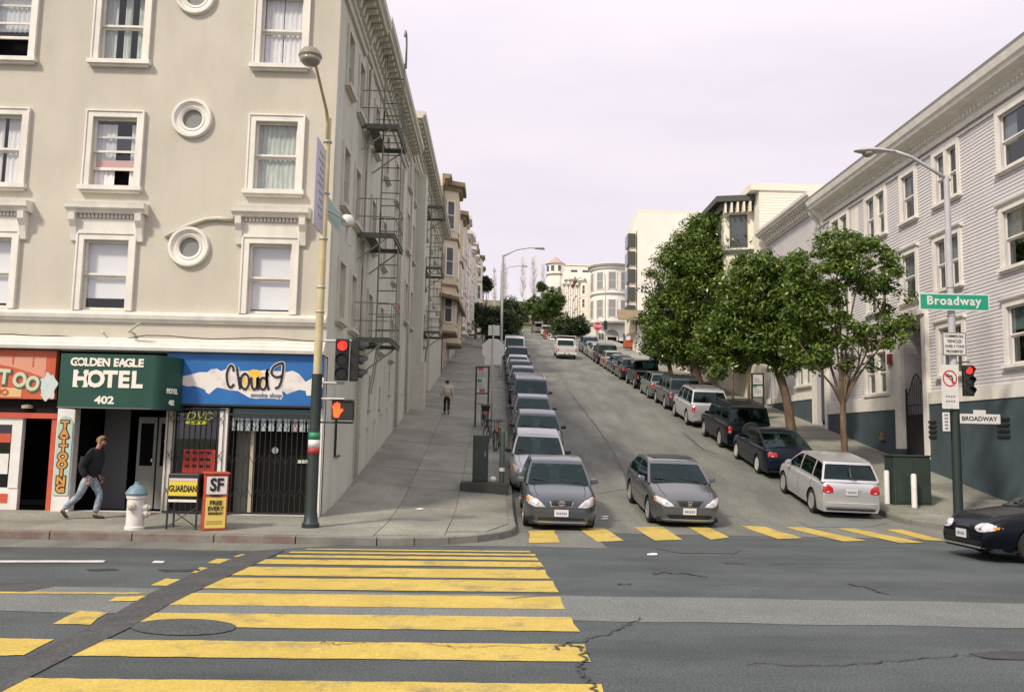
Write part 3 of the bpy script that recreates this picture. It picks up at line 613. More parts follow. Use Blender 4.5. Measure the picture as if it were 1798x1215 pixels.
def fire_escape(F, u0, u1, floors, label, out=1.0, roof=None, low=True):
    t = thing('fire_escape', label, 'fire escape', F(u0, floors[0], 0), 'fire escapes on the left side of the hill street')
    top_of = floors[1:] + [roof]
    hole = (u0 + 0.55, u1 - 0.18)
    for i, z in enumerate(floors):
        b = MB()
        for k in range(17):   # grating bars
            d = 0.08 + (out - 0.1) * k / 16
            if 0.38 < d < out - 0.02:
                b.fbox(F, u0, hole[0], z - 0.03, z, d, d + 0.046); b.fbox(F, hole[1], u1, z - 0.03, z, d, d + 0.046)
            else: b.fbox(F, u0, u1, z - 0.03, z, d, d + 0.046)
        g_ = b.build('grating', M_irond, t); g_['kind'] = 'stuff'
        b = MB(); b.fbox(F, u0, u1, z - 0.14, z - 0.031, out - 0.03, out + 0.012); b.fbox(F, u0, u0 + 0.05, z - 0.14, z - 0.031, 0.0, out - 0.03); b.fbox(F, u1 - 0.05, u1, z - 0.10, z - 0.031, 0.0, out - 0.03)
        pf = b.build('platform_frame', M_irond, t)
        for u in (u0 + 0.04, u1 - 0.04):
            b = MB(); b.tube([F(u, z - 0.75, 0.02), F(u, z - 0.08, out - 0.12)], 0.022, 6); b.build('brace', M_iron, pf)
        for h in (0.45, 0.95):
            b = MB(); b.tube([F(u0, z + h, 0.0), F(u0, z + h, out - .12), F(u0 + .12, z + h, out), F(u1 - .12, z + h, out), F(u1, z + h, out - .12), F(u1, z + h, 0.0)], 0.016, 6); b.build('rail', M_iron, t)
        for u, d in [(u0, out * .5), (u1, out * .5)] + [(u0 + .1 + (u1 - u0 - .2) * k / 4, out) for k in range(5)]:
            b = MB(); b.tube([F(u, z, d), F(u, z + 0.95, d)], 0.011, 5); b.build('baluster', M_iron, t)
        zt = top_of[i]
        if zt:
            da, db = out * .42, out * .97; uu = (hole[0] + hole[1]) / 2 + .1
            ld = MB(); ld.tube([F(uu, z, da), F(uu, zt + (0.9 if zt != roof else 0.2), da)], 0.026, 6); ld.tube([F(uu, z, db), F(uu, zt + (0.9 if zt != roof else 0.2), db)], 0.022, 6)
            # the stiles climb side by side; the rungs cross between them
            lo = ld.build('ladder', M_iron, t)
            nr = int((zt - z) / 0.38)
            for k in range(1, nr + 1):
                b = MB(); b.tube([F(uu, z + .38 * k, da), F(uu, z + .38 * k, db)], 0.016, 5); b.build('rung', M_irond, lo)
    if low:
        b = MB(); z = floors[0]; b.tube([F(hole[0], z, .6), F(hole[0] - 0.25, z - 1.5, .45)], .02, 5); b.tube([F(hole[0] + .35, z, .6), F(hole[0] + .1, z - 1.5, .45)], .02, 5); b.build('drop_ladder', M_iron, t)
    if roof:
        b = MB()
        for dd in (out * .42, out * .97): b.tube([F(hole[1] - .3, roof + .2, dd), F(hole[1] - .3, roof + .95, dd), F(hole[1] - .45, roof + 1.2, dd), F(hole[1] - .7, roof + 1.2, dd), F(hole[1] - .85, roof + .95, dd)], .03, 6)
        b.build('gooseneck_rail', M_iron, t, smooth=True)
    return t
fe1 = fire_escape(F_side, 23.1, 25.3, [4.72, 7.62, 10.72], 'nearest green-grey iron fire escape with a red sign, hung on the corner hotel side wall', roof=12.9)
b = MB(); b.fbox(F_side, 24.5, 24.9, 5.72, 5.90, 1.02, 1.035); b.build('notice_plate', mat('red_notice', (0.42, 0.05, 0.045), 0.5), fe1)

# ---- second building of the left side
lb2 = thing('apartment_building', 'cream four storey building with a projecting pier, joined uphill of the corner hotel', 'building', (-6, 42, 3.5))
F_s2 = plane_x(WALL_L + 0.004, 1); B2 = (H_END, 55.5); T2 = 15.4
win2 = [(y0, y0 + .85, v0, v0 + 1.55) for v0 in (6.9, 9.9, 12.6) for y0 in (35.2, 37.3, 44.2, 47.2, 50.2, 53.0)] + [(40.9, 41.8, v0, v0 + 1.9) for v0 in (7.2, 10.3, 13.0)]
wall(lb2, F_s2, *B2, 2.0, T2, win2, M_stucco2)
for h in win2: window(lb2, F_s2, *h, fw=0.13, proud=0.05, glassm=M_glassd, trim=M_trimg, curtain=(M_drape, [(0, 1)], .35, 1), lite=True)
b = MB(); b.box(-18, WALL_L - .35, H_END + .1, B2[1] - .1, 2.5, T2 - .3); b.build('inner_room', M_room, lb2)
b = MB(); b.quad((-18, H_END + .002, 4), (WALL_L, H_END + .002, 4), (WALL_L, H_END + .002, T2), (-18, H_END + .002, T2)); b.quad((-18, H_END, T2), (WALL_L, H_END, T2), (WALL_L, B2[1], T2), (-18, B2[1], T2)); b.quad((-18, B2[1], 4), (WALL_L, B2[1], 4), (WALL_L, B2[1], T2), (-18, B2[1], T2)); b.build('roof', M_stucco2, lb2, recalc=False)
cornice(lb2, F_s2, 34.02, 55.5, T2, step=0.6, h=1.1)
b = MB(); b.fbox(F_s2, 39.0, 40.0, 3.0, T2 - 1.1, 0.001, .42); b.build('pier', M_stucco2, lb2)
b = MB(); b.fbox(F_s2, 38.95, 40.05, 3.0, 5.5, 0.0, .60); b.build('pier_base', M_trimg, lb2)
b = MB(); b.fbox(F_s2, 46, 55.5, 4.5, 9.2, 0.001, .25); b.build('base_course', M_stucco2, lb2)
fire_escape(F_s2, 40.4, 43.0, [7.1, 10.2, 13.2], 'second green-grey iron fire escape uphill, beside the projecting pier', roof=None, out=1.1)

# ---- bay-windowed buildings further up on the left and right
def bay_house(name, label, side, y0, y1, ztop, m, floors, trim=None, bays=(0.5,), out=1.0, storefront=False, cm=None, group=None, depth=14, zb=None, lite=True, dark=None, xo=0.0):
    """a row house: flat wall, one or more canted bays with windows on every face, bracketed cornice"""
    s = 1 if side == 'L' else -1; X = (WALL_L if side == 'L' else WALL_R + xo)
    F = plane_x(X, s); trim = trim or M_trim; z0 = base(X, y0) - 1.5 if zb is None else zb
    t = thing(name, label, 'building', (X - s * depth / 2, (y0 + y1) / 2, base(X, y0)), group)
    b = MB(); xa, xb = sorted((X, X - s * depth)); b.box(xa, xb, y0, y1, z0, ztop - 0.05); b.build('wall', m, t)
    gf = base(X, y0) + 3.3
    hb = (ztop - 0.8 - gf) / floors
    for f in bays:
        yc = y0 + (y1 - y0) * f; wb = min(3.4, (y1 - y0) / len(bays) * 0.78); p = [(yc - wb / 2, 0.0), (yc - wb / 2 + out * .6, out), (yc + wb / 2 - out * .6, out), (yc + wb / 2, 0.0)]
        b = MB(); n = len(p)
        for (a, c) in zip(p, p[1:]): b.quad(F(a[0], gf, a[1]), F(c[0], gf, c[1]), F(c[0], ztop - .4, c[1]), F(a[0], ztop - .4, a[1]))
        b.poly([F(u, gf, d) for u, d in p]); b.poly([F(u, ztop - .4, d) for u, d in p]); bay = b.build('bay', m, t)
        for z_, o_, h_ in [(ztop - .35, .45, .3)] + [(gf + hb * k - .1, .10, .16) for k in range(floors)]:
            q = [(p[0][0] - o_, 0), (p[1][0] - o_ * .6, out + o_), (p[2][0] + o_ * .6, out + o_), (p[3][0] + o_, 0)]
            cb = MB(); cb.prism([F(u, z_, d) for u, d in q], (0, 0, h_)); cb.build('bay_cornice', cm or trim, bay)
            if o_ > .3: cb = MB(); cb.prism([F(u + (.25 if i < 2 else -.25), z_ - .3, d * .85) for i, (u, d) in enumerate(q)], (0, 0, .3)); cb.build('bay_frieze', cm or trim, bay)
        for k in range(floors):
            va, vb = gf + hb * k + hb * .22, gf + hb * k + hb * .80
            for (a, c) in zip(p, p[1:]):
                A = Vector(F(a[0], 0, a[1])); B = Vector(F(c[0], 0, c[1])); L = (B - A).length; e = (B - A).normalized(); nn = Vector((s * abs(e.y), -e.x * s * (1 if e.y > 0 else -1), 0)).normalized()
                if nn.x * s < 0: nn = -nn
                G = (lambda A, e, nn: lambda u, v, d: tuple(A + e * u + nn * d + Vector((0, 0, v))))(A, e, nn)
                wm = L * .2; b = MB(); b.fbox(G, wm, L - wm, va - .12, vb + .12, .0, .08); fr = b.build('window', trim, bay)
                for v_a, v_b in ((va, (va + vb) / 2 - .03), ((va + vb) / 2 + .03, vb)):
                    b = MB(); b.fbox(G, wm + .12, L - wm - .12, v_a, v_b, .04, .086); b.build('pane', dark or M_paned, fr)
    # windows on the flat wall beside the bays, and the ground floor
    for k in range(floors):
        va, vb = gf + hb * k + hb * .22, gf + hb * k + hb * .80
        for u in (y0 + .5, y1 - 1.3):
            if all(abs(u + .4 - (y0 + (y1 - y0) * f)) > 2.1 for f in bays):
                b = MB(); b.fbox(F, u, u + .8, va - .1, vb + .1, .0, .07); fr = b.build('window', trim, t); b = MB(); b.fbox(F, u + .1, u + .7, va, vb, .03, .075); b.build('pane', dark or M_paned, fr)
    for u in rngf(y0 + .8, y1 - 2.0, 2.4):
        zz = pave(X, u + .6); b = MB(); b.fbox(F, u, u + 1.1, zz - .3, zz + 2.3, .0, .06); dr = b.build('door', trim, t); b = MB(); b.fbox(F, u + .14, u + .96, zz, zz + 2.15, .03, .068); b.build('door_panel', M_paned, dr)
    cornice(t, F, y0, y1, ztop, out=.6, h=.8, m=cm or trim, br=lite is False, step=.6)
    return t
M_paned = mat('far_window_pane', (0.055, 0.065, 0.072), 0.12, (0.10, 0.11, 0.115), scale=0.7, space='World')
M_beige = mat('beige_paint', (0.64, 0.56, 0.40), 0.8, (0.70, 0.62, 0.46), scale=.6, space='World')
M_cream = mat('cream_paint', (0.74, 0.69, 0.58), 0.8, (0.78, 0.73, 0.62), scale=.6, space='World')
M_pale = mat('pale_paint', (0.82, 0.79, 0.72), 0.8, (0.76, 0.73, 0.66), scale=.6, space='World')
M_rose = mat('rose_paint', (0.70, 0.62, 0.56), 0.8, (0.64, 0.56, 0.50), scale=.6, space='World')
M_brown = mat('brown_trim', (0.20, 0.145, 0.085), 0.7, (0.26, 0.2, 0.13), scale=2, space='World')
GL = 'row houses on the left side of the hill street'; GR = 'row houses on the right side of the hill street'
h3 = bay_house('bay_house', 'beige building with two dark red shop doors and a brown bracketed cornice, left side uphill', 'L', 55.7, 70, 19.6, M_beige, 3, trim=M_cream, bays=(.22, .74), cm=M_brown, group=GL, lite=False)
b = MB(); b.prism([(WALL_L + .02, 55.9, 11.4), (WALL_L + 1.3, 55.9, 11.1), (WALL_L + 1.3, 69.5, 11.9), (WALL_L + .02, 69.5, 12.1)], (0, 0, .22)); b.build('shop_canopy', M_brown, h3)
b = MB(); b.box(WALL_L, WALL_L + .14, 56.2, 58.6, 6.5, 9.9); b.build('shop_front', mat('dark_red_shopfront', (0.11, 0.025, 0.03), 0.5), h3)
bay_house('bay_house', 'rose grey bay-windowed house between the beige building and a pale one, left side', 'L', 70.2, 82, 21.2, M_rose, 3, bays=(.3, .75), group=GL)
bay_house('bay_house', 'pale bay-windowed house just before the dark street trees on the left', 'L', 82.2, 95, 22.6, M_pale, 3, bays=(.28, .75), group=GL)
bay_house('bay_house', 'cream bay-windowed house behind the dark street trees on the left', 'L', 95.2, 118, 25.0, M_cream, 3, bays=(.2, .5, .8), group=GL)
bay_house('bay_house', 'brown trimmed cream house far up on the left beyond the cross street', 'L', 140, 172, 33.5, M_cream, 3, bays=(.2, .5, .8), group=GL, cm=M_brown)

# ---- grey clapboard building on the right
M_clap = mat('grey_lilac_clapboard', (0.545, 0.525, 0.530), 0.75, (0.60, 0.58, 0.58), scale=.8, detail=7, speck=.05, space='World')
M_slate = mat('slate_blue_base', (0.042, 0.064, 0.078), 0.85, (0.062, 0.088, 0.102), scale=1.2, detail=8, bump=.2, bscale=30, speck=.12, space='World')
gb = thing('clapboard_apartment_building', 'long grey clapboard apartment building with slate blue base and white window trim on the right', 'building', (18, 30, .5))
YW = lambda px: P(px, 450, X=WALL_R).y
zr1, zr2, zr3 = (10.45, 12.15), (7.45, 9.15), (4.55, 6.25)
wr = []
for z in (zr1, zr2, zr3): wr.append((YW(1790) - 1.2, YW(1765), *z, False))
wr.append((YW(1688), YW(1648), *zr1, True)); wr.append((YW(1686), YW(1644), *zr2, True)); wr.append((YW(1686), YW(1646), 4.5, 6.1, True))
wr.append((YW(1611), YW(1588), *zr1, False)); wr.append((YW(1609), YW(1585), *zr2, False))
for z in (zr1, zr2): wr.append((YW(1557), YW(1524), *z, True))
wr.append((YW(1553), YW(1518), 4.15, 5.75, True))
for z in (zr1, zr2): wr.append((YW(1490), YW(1463), *z, True))
wr.append((YW(1420), YW(1398), 5.0, 6.7, True)); wr.append((YW(1440), YW(1424), *zr2, True))
wr.append((21.0, 22.0, *zr1, False)); wr.append((21.0, 22.0, *zr2, False))
Y_P0, Y_P1 = YW(1620), YW(1582); ENT = (Y_P0, Y_P1)      # the gated entry
DOOR2 = (YW(1448), YW(1430))
G_END = 39.2
allh = [h[:4] for h in wr] + [(ENT[0], ENT[1], 0.5, 6.45), (DOOR2[0], DOOR2[1], 3.0, 6.4)]
ZB1, ZB2, ZB3 = 3.55, 3.45, 4.25
M_sidewall = mat('grey_wall_backing', (0.50, 0.475, 0.50), 0.8)
GE = 47.5
wall(gb, F_right, 19.0, GE, -0.5, 13.3, allh, M_sidewall, depth=.25)
siding(gb, F_right, 19.0, G_END, ZB1 + 0.42, 12.5, allh + [(ENT[1], G_END, 0, ZB1 + .43)] if False else allh, M_clap)
siding(gb, F_right, G_END, GE, ZB3 + 0.3, 13.2, allh, M_clap, name='siding')
def band(u0, u1, z1, m=M_slate, d=.10):
    b = MB(); n = 8; A = []; 
    b.hexa([F_right(u0, pave(WALL_R, u0) - .4, 0.0), F_right(u1, pave(WALL_R, u1) - .4, 0.0), F_right(u1, pave(WALL_R, u1) - .4, d), F_right(u0, pave(WALL_R, u0) - .4, d), F_right(u0, z1, 0), F_right(u1, z1, 0), F_right(u1, z1, d), F_right(u0, z1, d)])
    return b.build('base_wall', m, gb)
pw = .30
band(19.0, ENT[0] - pw - .001, ZB1); band(ENT[1] + .55, DOOR2[0] - .3, ZB2); band(DOOR2[1] + .3, GE, ZB3)
b = MB(); b.fbox(F_right, 19.0, ENT[0] - pw - .001, ZB1 + .002, ZB1 + .40, .001, .13); b.fbox(F_right, ENT[1] + .55, DOOR2[0] - .3, ZB2 + .002, ZB2 + .50, .001, .13); b.fbox(F_right, DOOR2[1] + .3, GE, ZB3 + .002, ZB3 + .3, .001, .13); b.build('water_table', M_trim, gb)
for a, c in ((ENT[0] - pw, ENT[0]), (ENT[1], ENT[1] + .5)):
    b = MB(); zz = pave(WALL_R, c); b.fbox(F_right, a, c, zz + .35, 6.75, .001, .16); pl = b.build('pilaster', M_trim, gb)
    b = MB(); b.fbox(F_right, a - .02, c + .02, zz - .4, zz + .349, .001, .18); b.build('plinth', M_slate, pl)
for a, c in ((DOOR2[0] - .28, DOOR2[0]), (DOOR2[1], DOOR2[1] + .28)):
    b = MB(); b.fbox(F_right, a, c, pave(WALL_R, a) - .2, 6.6, .001, .14); b.build('pilaster', M_trim, gb)
b = MB(); b.fbox(F_right, DOOR2[0] - .28, DOOR2[1] + .28, 6.6, 6.85, .001, .2); b.fbox(F_right, ENT[0] - pw, ENT[1] + .5, 6.75, 6.98, .001, .25); b.build('door_hood', M_trim, gb)
b = MB(); b.fbox(F_right, DOOR2[0], DOOR2[1], 3.2, 6.4, -.24, -.2); b.build('door', mat('dark_blue_door', (0.02, 0.03, 0.05), .4), gb)
# recess of the entry with its own clapboards
b = MB(); x0, x1 = WALL_R + .25, WALL_R + 2.2
b.quad((x1, ENT[0], .5), (x1, ENT[1], .5), (x1, ENT[1], 6.45), (x1, ENT[0], 6.45)); b.quad((x0, ENT[0], 6.45), (x1, ENT[0], 6.45), (x1, ENT[1], 6.45), (x0, ENT[1], 6.45)); b.quad((x0, ENT[0], .5), (x1, ENT[0], .5), (x1, ENT[0], 6.45), (x0, ENT[0], 6.45)); b.quad((x0, ENT[0], 1.3), (x1, ENT[0], 1.3), (x1, ENT[1], 1.5), (x0, ENT[1], 1.5)); b.build('entry_recess', M_sidewall, gb, recalc=False)
siding(gb, lambda u, v, d: (u, ENT[1] - d, v), WALL_R, x1, 3.2, 6.4, [], M_clap, name='entry_siding')
for h in wr:
    u0, u1, z0, z1, pr = h
    window(gb, F_right, u0, u1, z0, z1, fw=.17, proud=.07, pair=pr, glassm=M_glassd, hood='drip' if z0 < 10 else None, curtain=(M_drape if random.random() < .6 else M_blind, [(0, 1)] if random.random() < .5 else [(0, .35), (.7, 1)], random.choice([.45, .5, .6]), 1), lite=True)
b = MB(); b.fbox(F_right, YW(1510), YW(1499), 10.7, 12.1, .024, .06); b.build('blank_panel', M_trim, gb)
b = MB(); b.fprism(F_right, [(0.0, 12.52), (.10, 12.52), (.10, 12.72), (.16, 12.76), (.16, 12.86), (.22, 12.9), (.28, 13.0), (.62, 13.08), (.66, 13.18), (.72, 13.24), (.78, 13.45), (.1, 13.6), (0, 13.6)], 19.0, G_END); cr = b.build('cornice', M_trim, gb)
for k in range(90):
    a = 19.1 + k * .224
    if a < G_END - .15: b = MB(); b.fbox(F_right, a, a + .12, 12.78, 12.87, .16, .215); b.build('dentil', M_trim, cr)
b = MB(); b.fbox(F_right, 19.0, G_END, 12.33, 12.40, .02, .07); b.build('frieze_moulding', M_trim, gb)
b = MB(); b.fprism(F_right, [(0, 13.4), (.6, 13.4), (.72, 13.62), (0, 13.9)], 19.0, G_END - .1); b.build('roof_edge', mat('grey_roofing', (.30, .30, .29), .9), gb)
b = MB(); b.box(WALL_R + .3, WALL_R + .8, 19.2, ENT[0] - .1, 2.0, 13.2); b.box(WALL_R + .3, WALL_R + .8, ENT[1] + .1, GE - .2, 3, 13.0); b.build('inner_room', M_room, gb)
b = MB(); b.box(WALL_R + .26, WALL_R + 14, 19.0, 19.2, 0, 13.3); b.box(WALL_R + .02, WALL_R + 14, 19.0, GE, 13.3, 13.42); b.box(WALL_R + .8, WALL_R + 14, GE - .2, GE - .002, 3, 13.3); b.build('roof', M_sidewall, gb)
cornice(gb, F_right, G_END + .05, GE, 14.0, out=.7, h=.75, m=M_trim, step=.35)
for q in range(2):
    b = MB(); b.fprism(F_right, [(0, 12.3), (.12, 12.3), (.2, 12.6), (.5, 12.9), (.55, 13.05), (0, 13.05)], G_END - .35 + q * .45, G_END - .12 + q * .45); b.build('bracket', M_trim, cr)
b = MB(); b.box(15.9, 17.0, 33.5, 35.0, 13.5, 14.6); b.build('roof_hut', M_clap, gb)
for (u, z) in ((24.9, 2.9), (30.0 - .9, 2.9)):
    for k in range(4):
        b = MB(); b.fbox(F_right, u, u + .62, z - .17 * k, z - .17 * k + .07, .101, .15); b.build('louvre', M_blk, gb)
b = MB(); b.fbox(F_right, YW(1551), YW(1543), 2.3, 2.45, .101, .2); b.fbox(F_right, YW(1551) + .1, YW(1543) - .05, 2.46, 2.6, .101, .16); b.build('standpipe', mat('brass', (.3, .2, .1), .4, metal=.5), gb)
b = MB(); b.tube([F_right(22.7, .9 + .3, .1), F_right(22.7, 1.25, .22)], .07, 8); b.build('standpipe', MATS['brass'], gb)
b = MB(); b.fbox(F_right, YW(1563), YW(1558), 5.2, 5.6, .02, .14); b.build('alarm_bell', mat('dark_red_bell', (.2, .02, .03), .4), gb)
# iron gate in the entry
gt = thing('iron_gate', 'black wrought iron entry gate with an arched top between white pilasters', 'gate', F_right((ENT[0] + ENT[1]) / 2, 1.4, 0))
zg0 = pave(WALL_R, ENT[0]) + .1; zg1 = 4.2
for a in (ENT[0] + .02, ENT[1] - .06):
    b = MB(); b.fbox(F_right, a, a + .05, zg0, zg1, -.05, .0); b.build('gate_post', M_blk, gt)
ng = 11
for k in range(ng):
    u = ENT[0] + .12 + (ENT[1] - ENT[0] - .24) * k / (ng - 1); c = 1 - abs(2 * k / (ng - 1) - 1); b = MB(); b.tube([F_right(u, zg0 + .1, -.025), F_right(u, zg1 - .25 + .75 * math.sin(c * math.pi / 2) ** 2, -.025)], .014, 5); b.build('gate_bar', M_blk, gt)
b = MB(); b.tube([F_right(ENT[0] + .05 + (ENT[1] - ENT[0] - .1) * k / 16, zg1 - .25 + .75 * math.sin((1 - abs(2 * k / 16 - 1)) * math.pi / 2) ** 2, -.025) for k in range(17)], .022, 6); b.build('arched_rail', M_blk, gt)
for z in (3.55, 3.2, zg0 + .15):
    b = MB(); b.fbox(F_right, ENT[0] + .07, ENT[1] - .06, z, z + .04, -.045, -.01); b.build('gate_rail', M_blk, gt)
b = MB(); b.fbox(F_right, ENT[0] + .1, ENT[1] - .1, zg0 + .1, 3.2, -.06, -.05); b.build('gate_screen', mat('mesh_black', (.012, .013, .015), .7), gt)

# ---- further right
M_dkgreen = mat('dark_green_trim', (0.055, 0.062, 0.05), .6)
vic = thing('victorian_building', 'cream Victorian building with a dark bracketed cornice rising over the street trees', 'building', (20, 55, 6))
b = MB(); b.box(WALL_R - .3, 30, GE + .3, 62, 4, 16.9); b.build('wall', M_cream, vic)
for y0 in (49.0, 56.0):
    p = [(WALL_R - .3, y0), (WALL_R - 1.9, y0 + .5), (WALL_R - 1.9, y0 + 3.4), (WALL_R - .3, y0 + 4.4)]
    b = MB(); b.prism([(x, y, 7) for x, y in p], (0, 0, 9.2)); bay = b.build('bay', M_cream, vic)
    for z_, o_, h_ in ((16.2, .55, .35), (15.75, .25, .45), (13.2, .12, .2), (10, .12, .2)):
        b = MB(); b.prism([(p[0][0], p[0][1] - o_, z_), (p[1][0] - o_, p[1][1] - o_, z_), (p[2][0] - o_, p[2][1] + o_, z_), (p[3][0], p[3][1] + o_, z_)], (0, 0, h_)); b.build('bay_cornice', M_dkgreen, bay)
    for k in range(5):
        b = MB(); xx = p[0][0] - .25 - k * .33; b.box(xx - .1, xx, p[0][1] + .5 * (k / 4) - .55, p[0][1] + .5 * (k / 4) - .1, 15.55, 16.15); b.build('bracket', M_cream, bay)
    for z_ in (10.4, 13.6):
        for (A, B) in ((p[0], p[1]), (p[1], p[2]), (p[2], p[3])):
            A, B = Vector((*A, 0)), Vector((*B, 0)); e = (B - A).normalized(); L = (B - A).length; nn = Vector((e.y, -e.x, 0)); nn = -nn if nn.x > 0 else nn
            G = (lambda A, e, nn: lambda u, v, d: tuple(A + e * u + nn * d + Vector((0, 0, v))))(A, e, nn)
            b = MB(); b.fbox(G, L * .2, L * .8, z_, z_ + 1.9, 0, .08); fr = b.build('window', M_dkgreen, bay); b = MB(); b.fbox(G, L * .2 + .12, L * .8 - .12, z_ + .1, z_ + 1.8, .05, .09); b.build('pane', M_paned, fr)
b = MB(); b.prism([(WALL_R - .8, GE + .2, 16.6), (30, GE + .2, 16.6), (30, 62, 16.6), (WALL_R - .8, 62, 16.6)], (0, 0, .4)); b.build('cornice', M_cream, vic)
for z_ in (7.0, 10.4, 13.6):
    for y_ in (53.9, 60.6):
        b = MB(); b.box(WALL_R - .40, WALL_R - .29, y_, y_ + .8, z_, z_ + 1.8); fr = b.build('window', M_dkgreen, vic); b = MB(); b.box(WALL_R - .43, WALL_R - .39, y_ + .1, y_ + .7, z_ + .1, z_ + 1.7); b.build('pane', M_paned, fr)
siding(vic, plane_y(GE + .3), WALL_R - .3, 30, 13.0, 16.5, [], M_cream, step=.16)
g5 = bay_house('bay_house', 'cream row house hidden behind the street trees on the right', 'R', 62.3, 78, 17.0, M_cream, 2, bays=(.3, .75), group=GR)
wb_ = thing('apartment_block', 'tall plain white apartment block with a fire stair strip at its street corner', 'building', (22, 100, 13))
b = MB(); b.box(WALL_R, 40, 92, 98, 10, 27.2); b.build('wall', M_pale, wb_)
b = MB(); b.box(WALL_R - .7, WALL_R - .101, 92.5, 96.5, 14, 25.5); b.build('stair_strip', M_cream, wb_)
for k in range(5):
    b = MB(); b.box(WALL_R - .98, WALL_R - .701, 92.9, 94.9, 15.6 + 2.0 * k, 17.0 + 2.0 * k); b.build('stair_window', M_paned, wb_)
    b = MB(); b.box(WALL_R - 1.0, WALL_R - .2, 92.3, 92.5, 15.4 + 2.0 * k, 16.9 + 2.0 * k); b.build('balcony_screen', M_dkgreen, wb_)
b = MB(); b.box(16.7, 18.3, 91.92, 92, 20.5, 22.4); wnf = b.build('window', M_trim, wb_); b = MB(); b.box(16.9, 18.1, 91.88, 91.93, 20.7, 22.2); b.build('pane', mat('pale_pane', (.45, .45, .43), .3), wnf); b = MB(); b.box(16.5, 18.5, 91.6, 91.99, 20.2, 20.45); b.build('sill', M_dkgreen, wnf)
b = MB(); b.box(WALL_R, 40, 92, 98, 27.21, 27.5); b.build('parapet', M_cream, wb_)
b = MB(); b.prism([(WALL_R - 2.3, 90.6, 15.0), (WALL_R + .6, 90.6, 15.0), (WALL_R + .6, 91.99, 16.2), (WALL_R - 2.3, 91.99, 16.2)], (0, 0, .12)); b.build('canopy', M_brown, wb_)

# the round-bayed corner building beyond the cross street
rb = thing('corner_building', 'pale corner building with a round two storey bay, striped cornices and an arched doorway', 'building', (20, 146, 18))
YC = 139.5; XC = WALL_R - .6
b = MB(); b.box(WALL_R + 1.5, 40, YC, 156, 15, 30.5); b.box(WALL_R + 1.5, 40, YC + .2, 156, 30.51, 31.2); b.build('wall', M_pale, rb)
CX, CY, RB = WALL_R + 3.6, YC + 1.7, 3.3
full = [2 * math.pi * k / 28 for k in range(28)]
circ = lambda rad, z: [(CX + rad * math.cos(a), CY + rad * math.sin(a), z) for a in full]
b = MB(); b.prism(circ(RB, 21.4), (0, 0, 9.6)); bay = b.build('round_bay', M_pale, rb)
M_str = mat('grey_green_cornice', (0.26, 0.28, 0.25), .7)
for z, o_, h_, mm in ((30.7, .55, .28, M_str), (30.35, .3, .35, M_trim), (26.0, .16, .22, M_str), (21.2, .2, .3, M_str), (21.5, .08, .5, M_trim), (30.98, .62, .1, M_trim)):
    b = MB(); b.prism(circ(RB + o_, z), (0, 0, h_)); b.build('bay_cornice', mm, bay)
for z in (22.3, 26.9):
    for a in (math.pi * 1.08, math.pi * 1.28, math.pi * 1.48, math.pi * 1.68):
        n_ = Vector((math.cos(a), math.sin(a), 0)); e = Vector((-n_.y, n_.x, 0)); A = Vector((CX, CY, 0)) + n_ * (RB - .08)
        G = (lambda A, e, nn: lambda u, v, d: tuple(A + e * u + nn * d + Vector((0, 0, v))))(A, e, n_)
        b = MB(); b.fbox(G, -.78, .78, z - .1, z + 2.9, 0, .14); fr = b.build('window', M_trim, bay)
        for zz in (z, z + 1.42):
            b = MB(); b.fbox(G, -.58, .58, zz, zz + 1.36, .1, .15); b.build('pane', mat('pale_grey_pane', (.26, .27, .26), .2), fr)
b = MB(); ad = [(CX - 1.15, 17.2)] + [(CX - 1.15 * math.cos(math.pi * k / 10), 19.2 + 1.15 * math.sin(math.pi * k / 10)) for k in range(11)] + [(CX + 1.15, 17.2)]
b.prism([(x, YC - .12, z) for x, z in ad], (0, .1, 0)); dr = b.build('arched_doorway', M_str, rb)
b = MB(); b.box(CX - .95, CX + .95, YC - .2, YC - .121, 16.8, 19.2); b.build('door', M_trim, dr)
for z in (17.4, 18.5): b = MB(); b.box(CX - .75, CX + .75, YC - .24, YC - .201, z, z + .6); b.build('door_glass', M_room, dr)
for x in (CX - 2.2, CX - 1.7, CX + 1.9):
    b = MB(); b.box(x, x + .3, YC - .2, YC - .01, 16.5, 19.7); b.build('column', M_paned, rb)
for k, (y0, y1, zt, mm, cm) in enumerate([(156.2, 166, 32.2, M_cream, None), (166.2, 176, 34.0, M_pale, M_brown), (176.2, 188, 36.3, M_cream, None), (188.2, 200, 38.5, M_pale, None)]):
    bay_house('bay_house', ['cream bay house next above the round-bayed corner building', 'pale bay house with brown cornice, second above the round-bayed corner', 'cream bay house third above the round-bayed corner building', 'pale bay house below the turret, fourth above the round-bayed corner'][k], 'R', y0, y1, zt, mm, 3, bays=(.28, .74), group=GR, cm=cm, xo=1.2)
tur = thing('turret_house', 'pale house with a red-roofed turret at the crest of the hill', 'building', (15, 206, 32))
b = MB(); b.box(12.6, 30, 201, 215, 25, 42.0); b.build('wall', M_cream, tur)
b = MB(); c8 = lambda r, z: [(13.6 + r * math.cos(2 * math.pi * k / 8 + .39), 202.5 + r * math.sin(2 * math.pi * k / 8 + .39), z) for k in range(8)]
b.prism(c8(2.2, 30), (0, 0, 13.9)); tw_ = b.build('turret', M_pale, tur)
b = MB(); q = c8(2.55, 44.0); b.add(q + [(13.6, 202.5, 46.0)], [(k, (k + 1) % 8, 8) for k in range(8)] + [tuple(range(8))]); b.build('turret_roof', mat('red_tile_roof', (.42, .30, .25), .8), tw_)
b = MB(); b.prism(c8(2.35, 41.2), (0, 0, .35)); b.build('turret_band', M_brown, tw_)
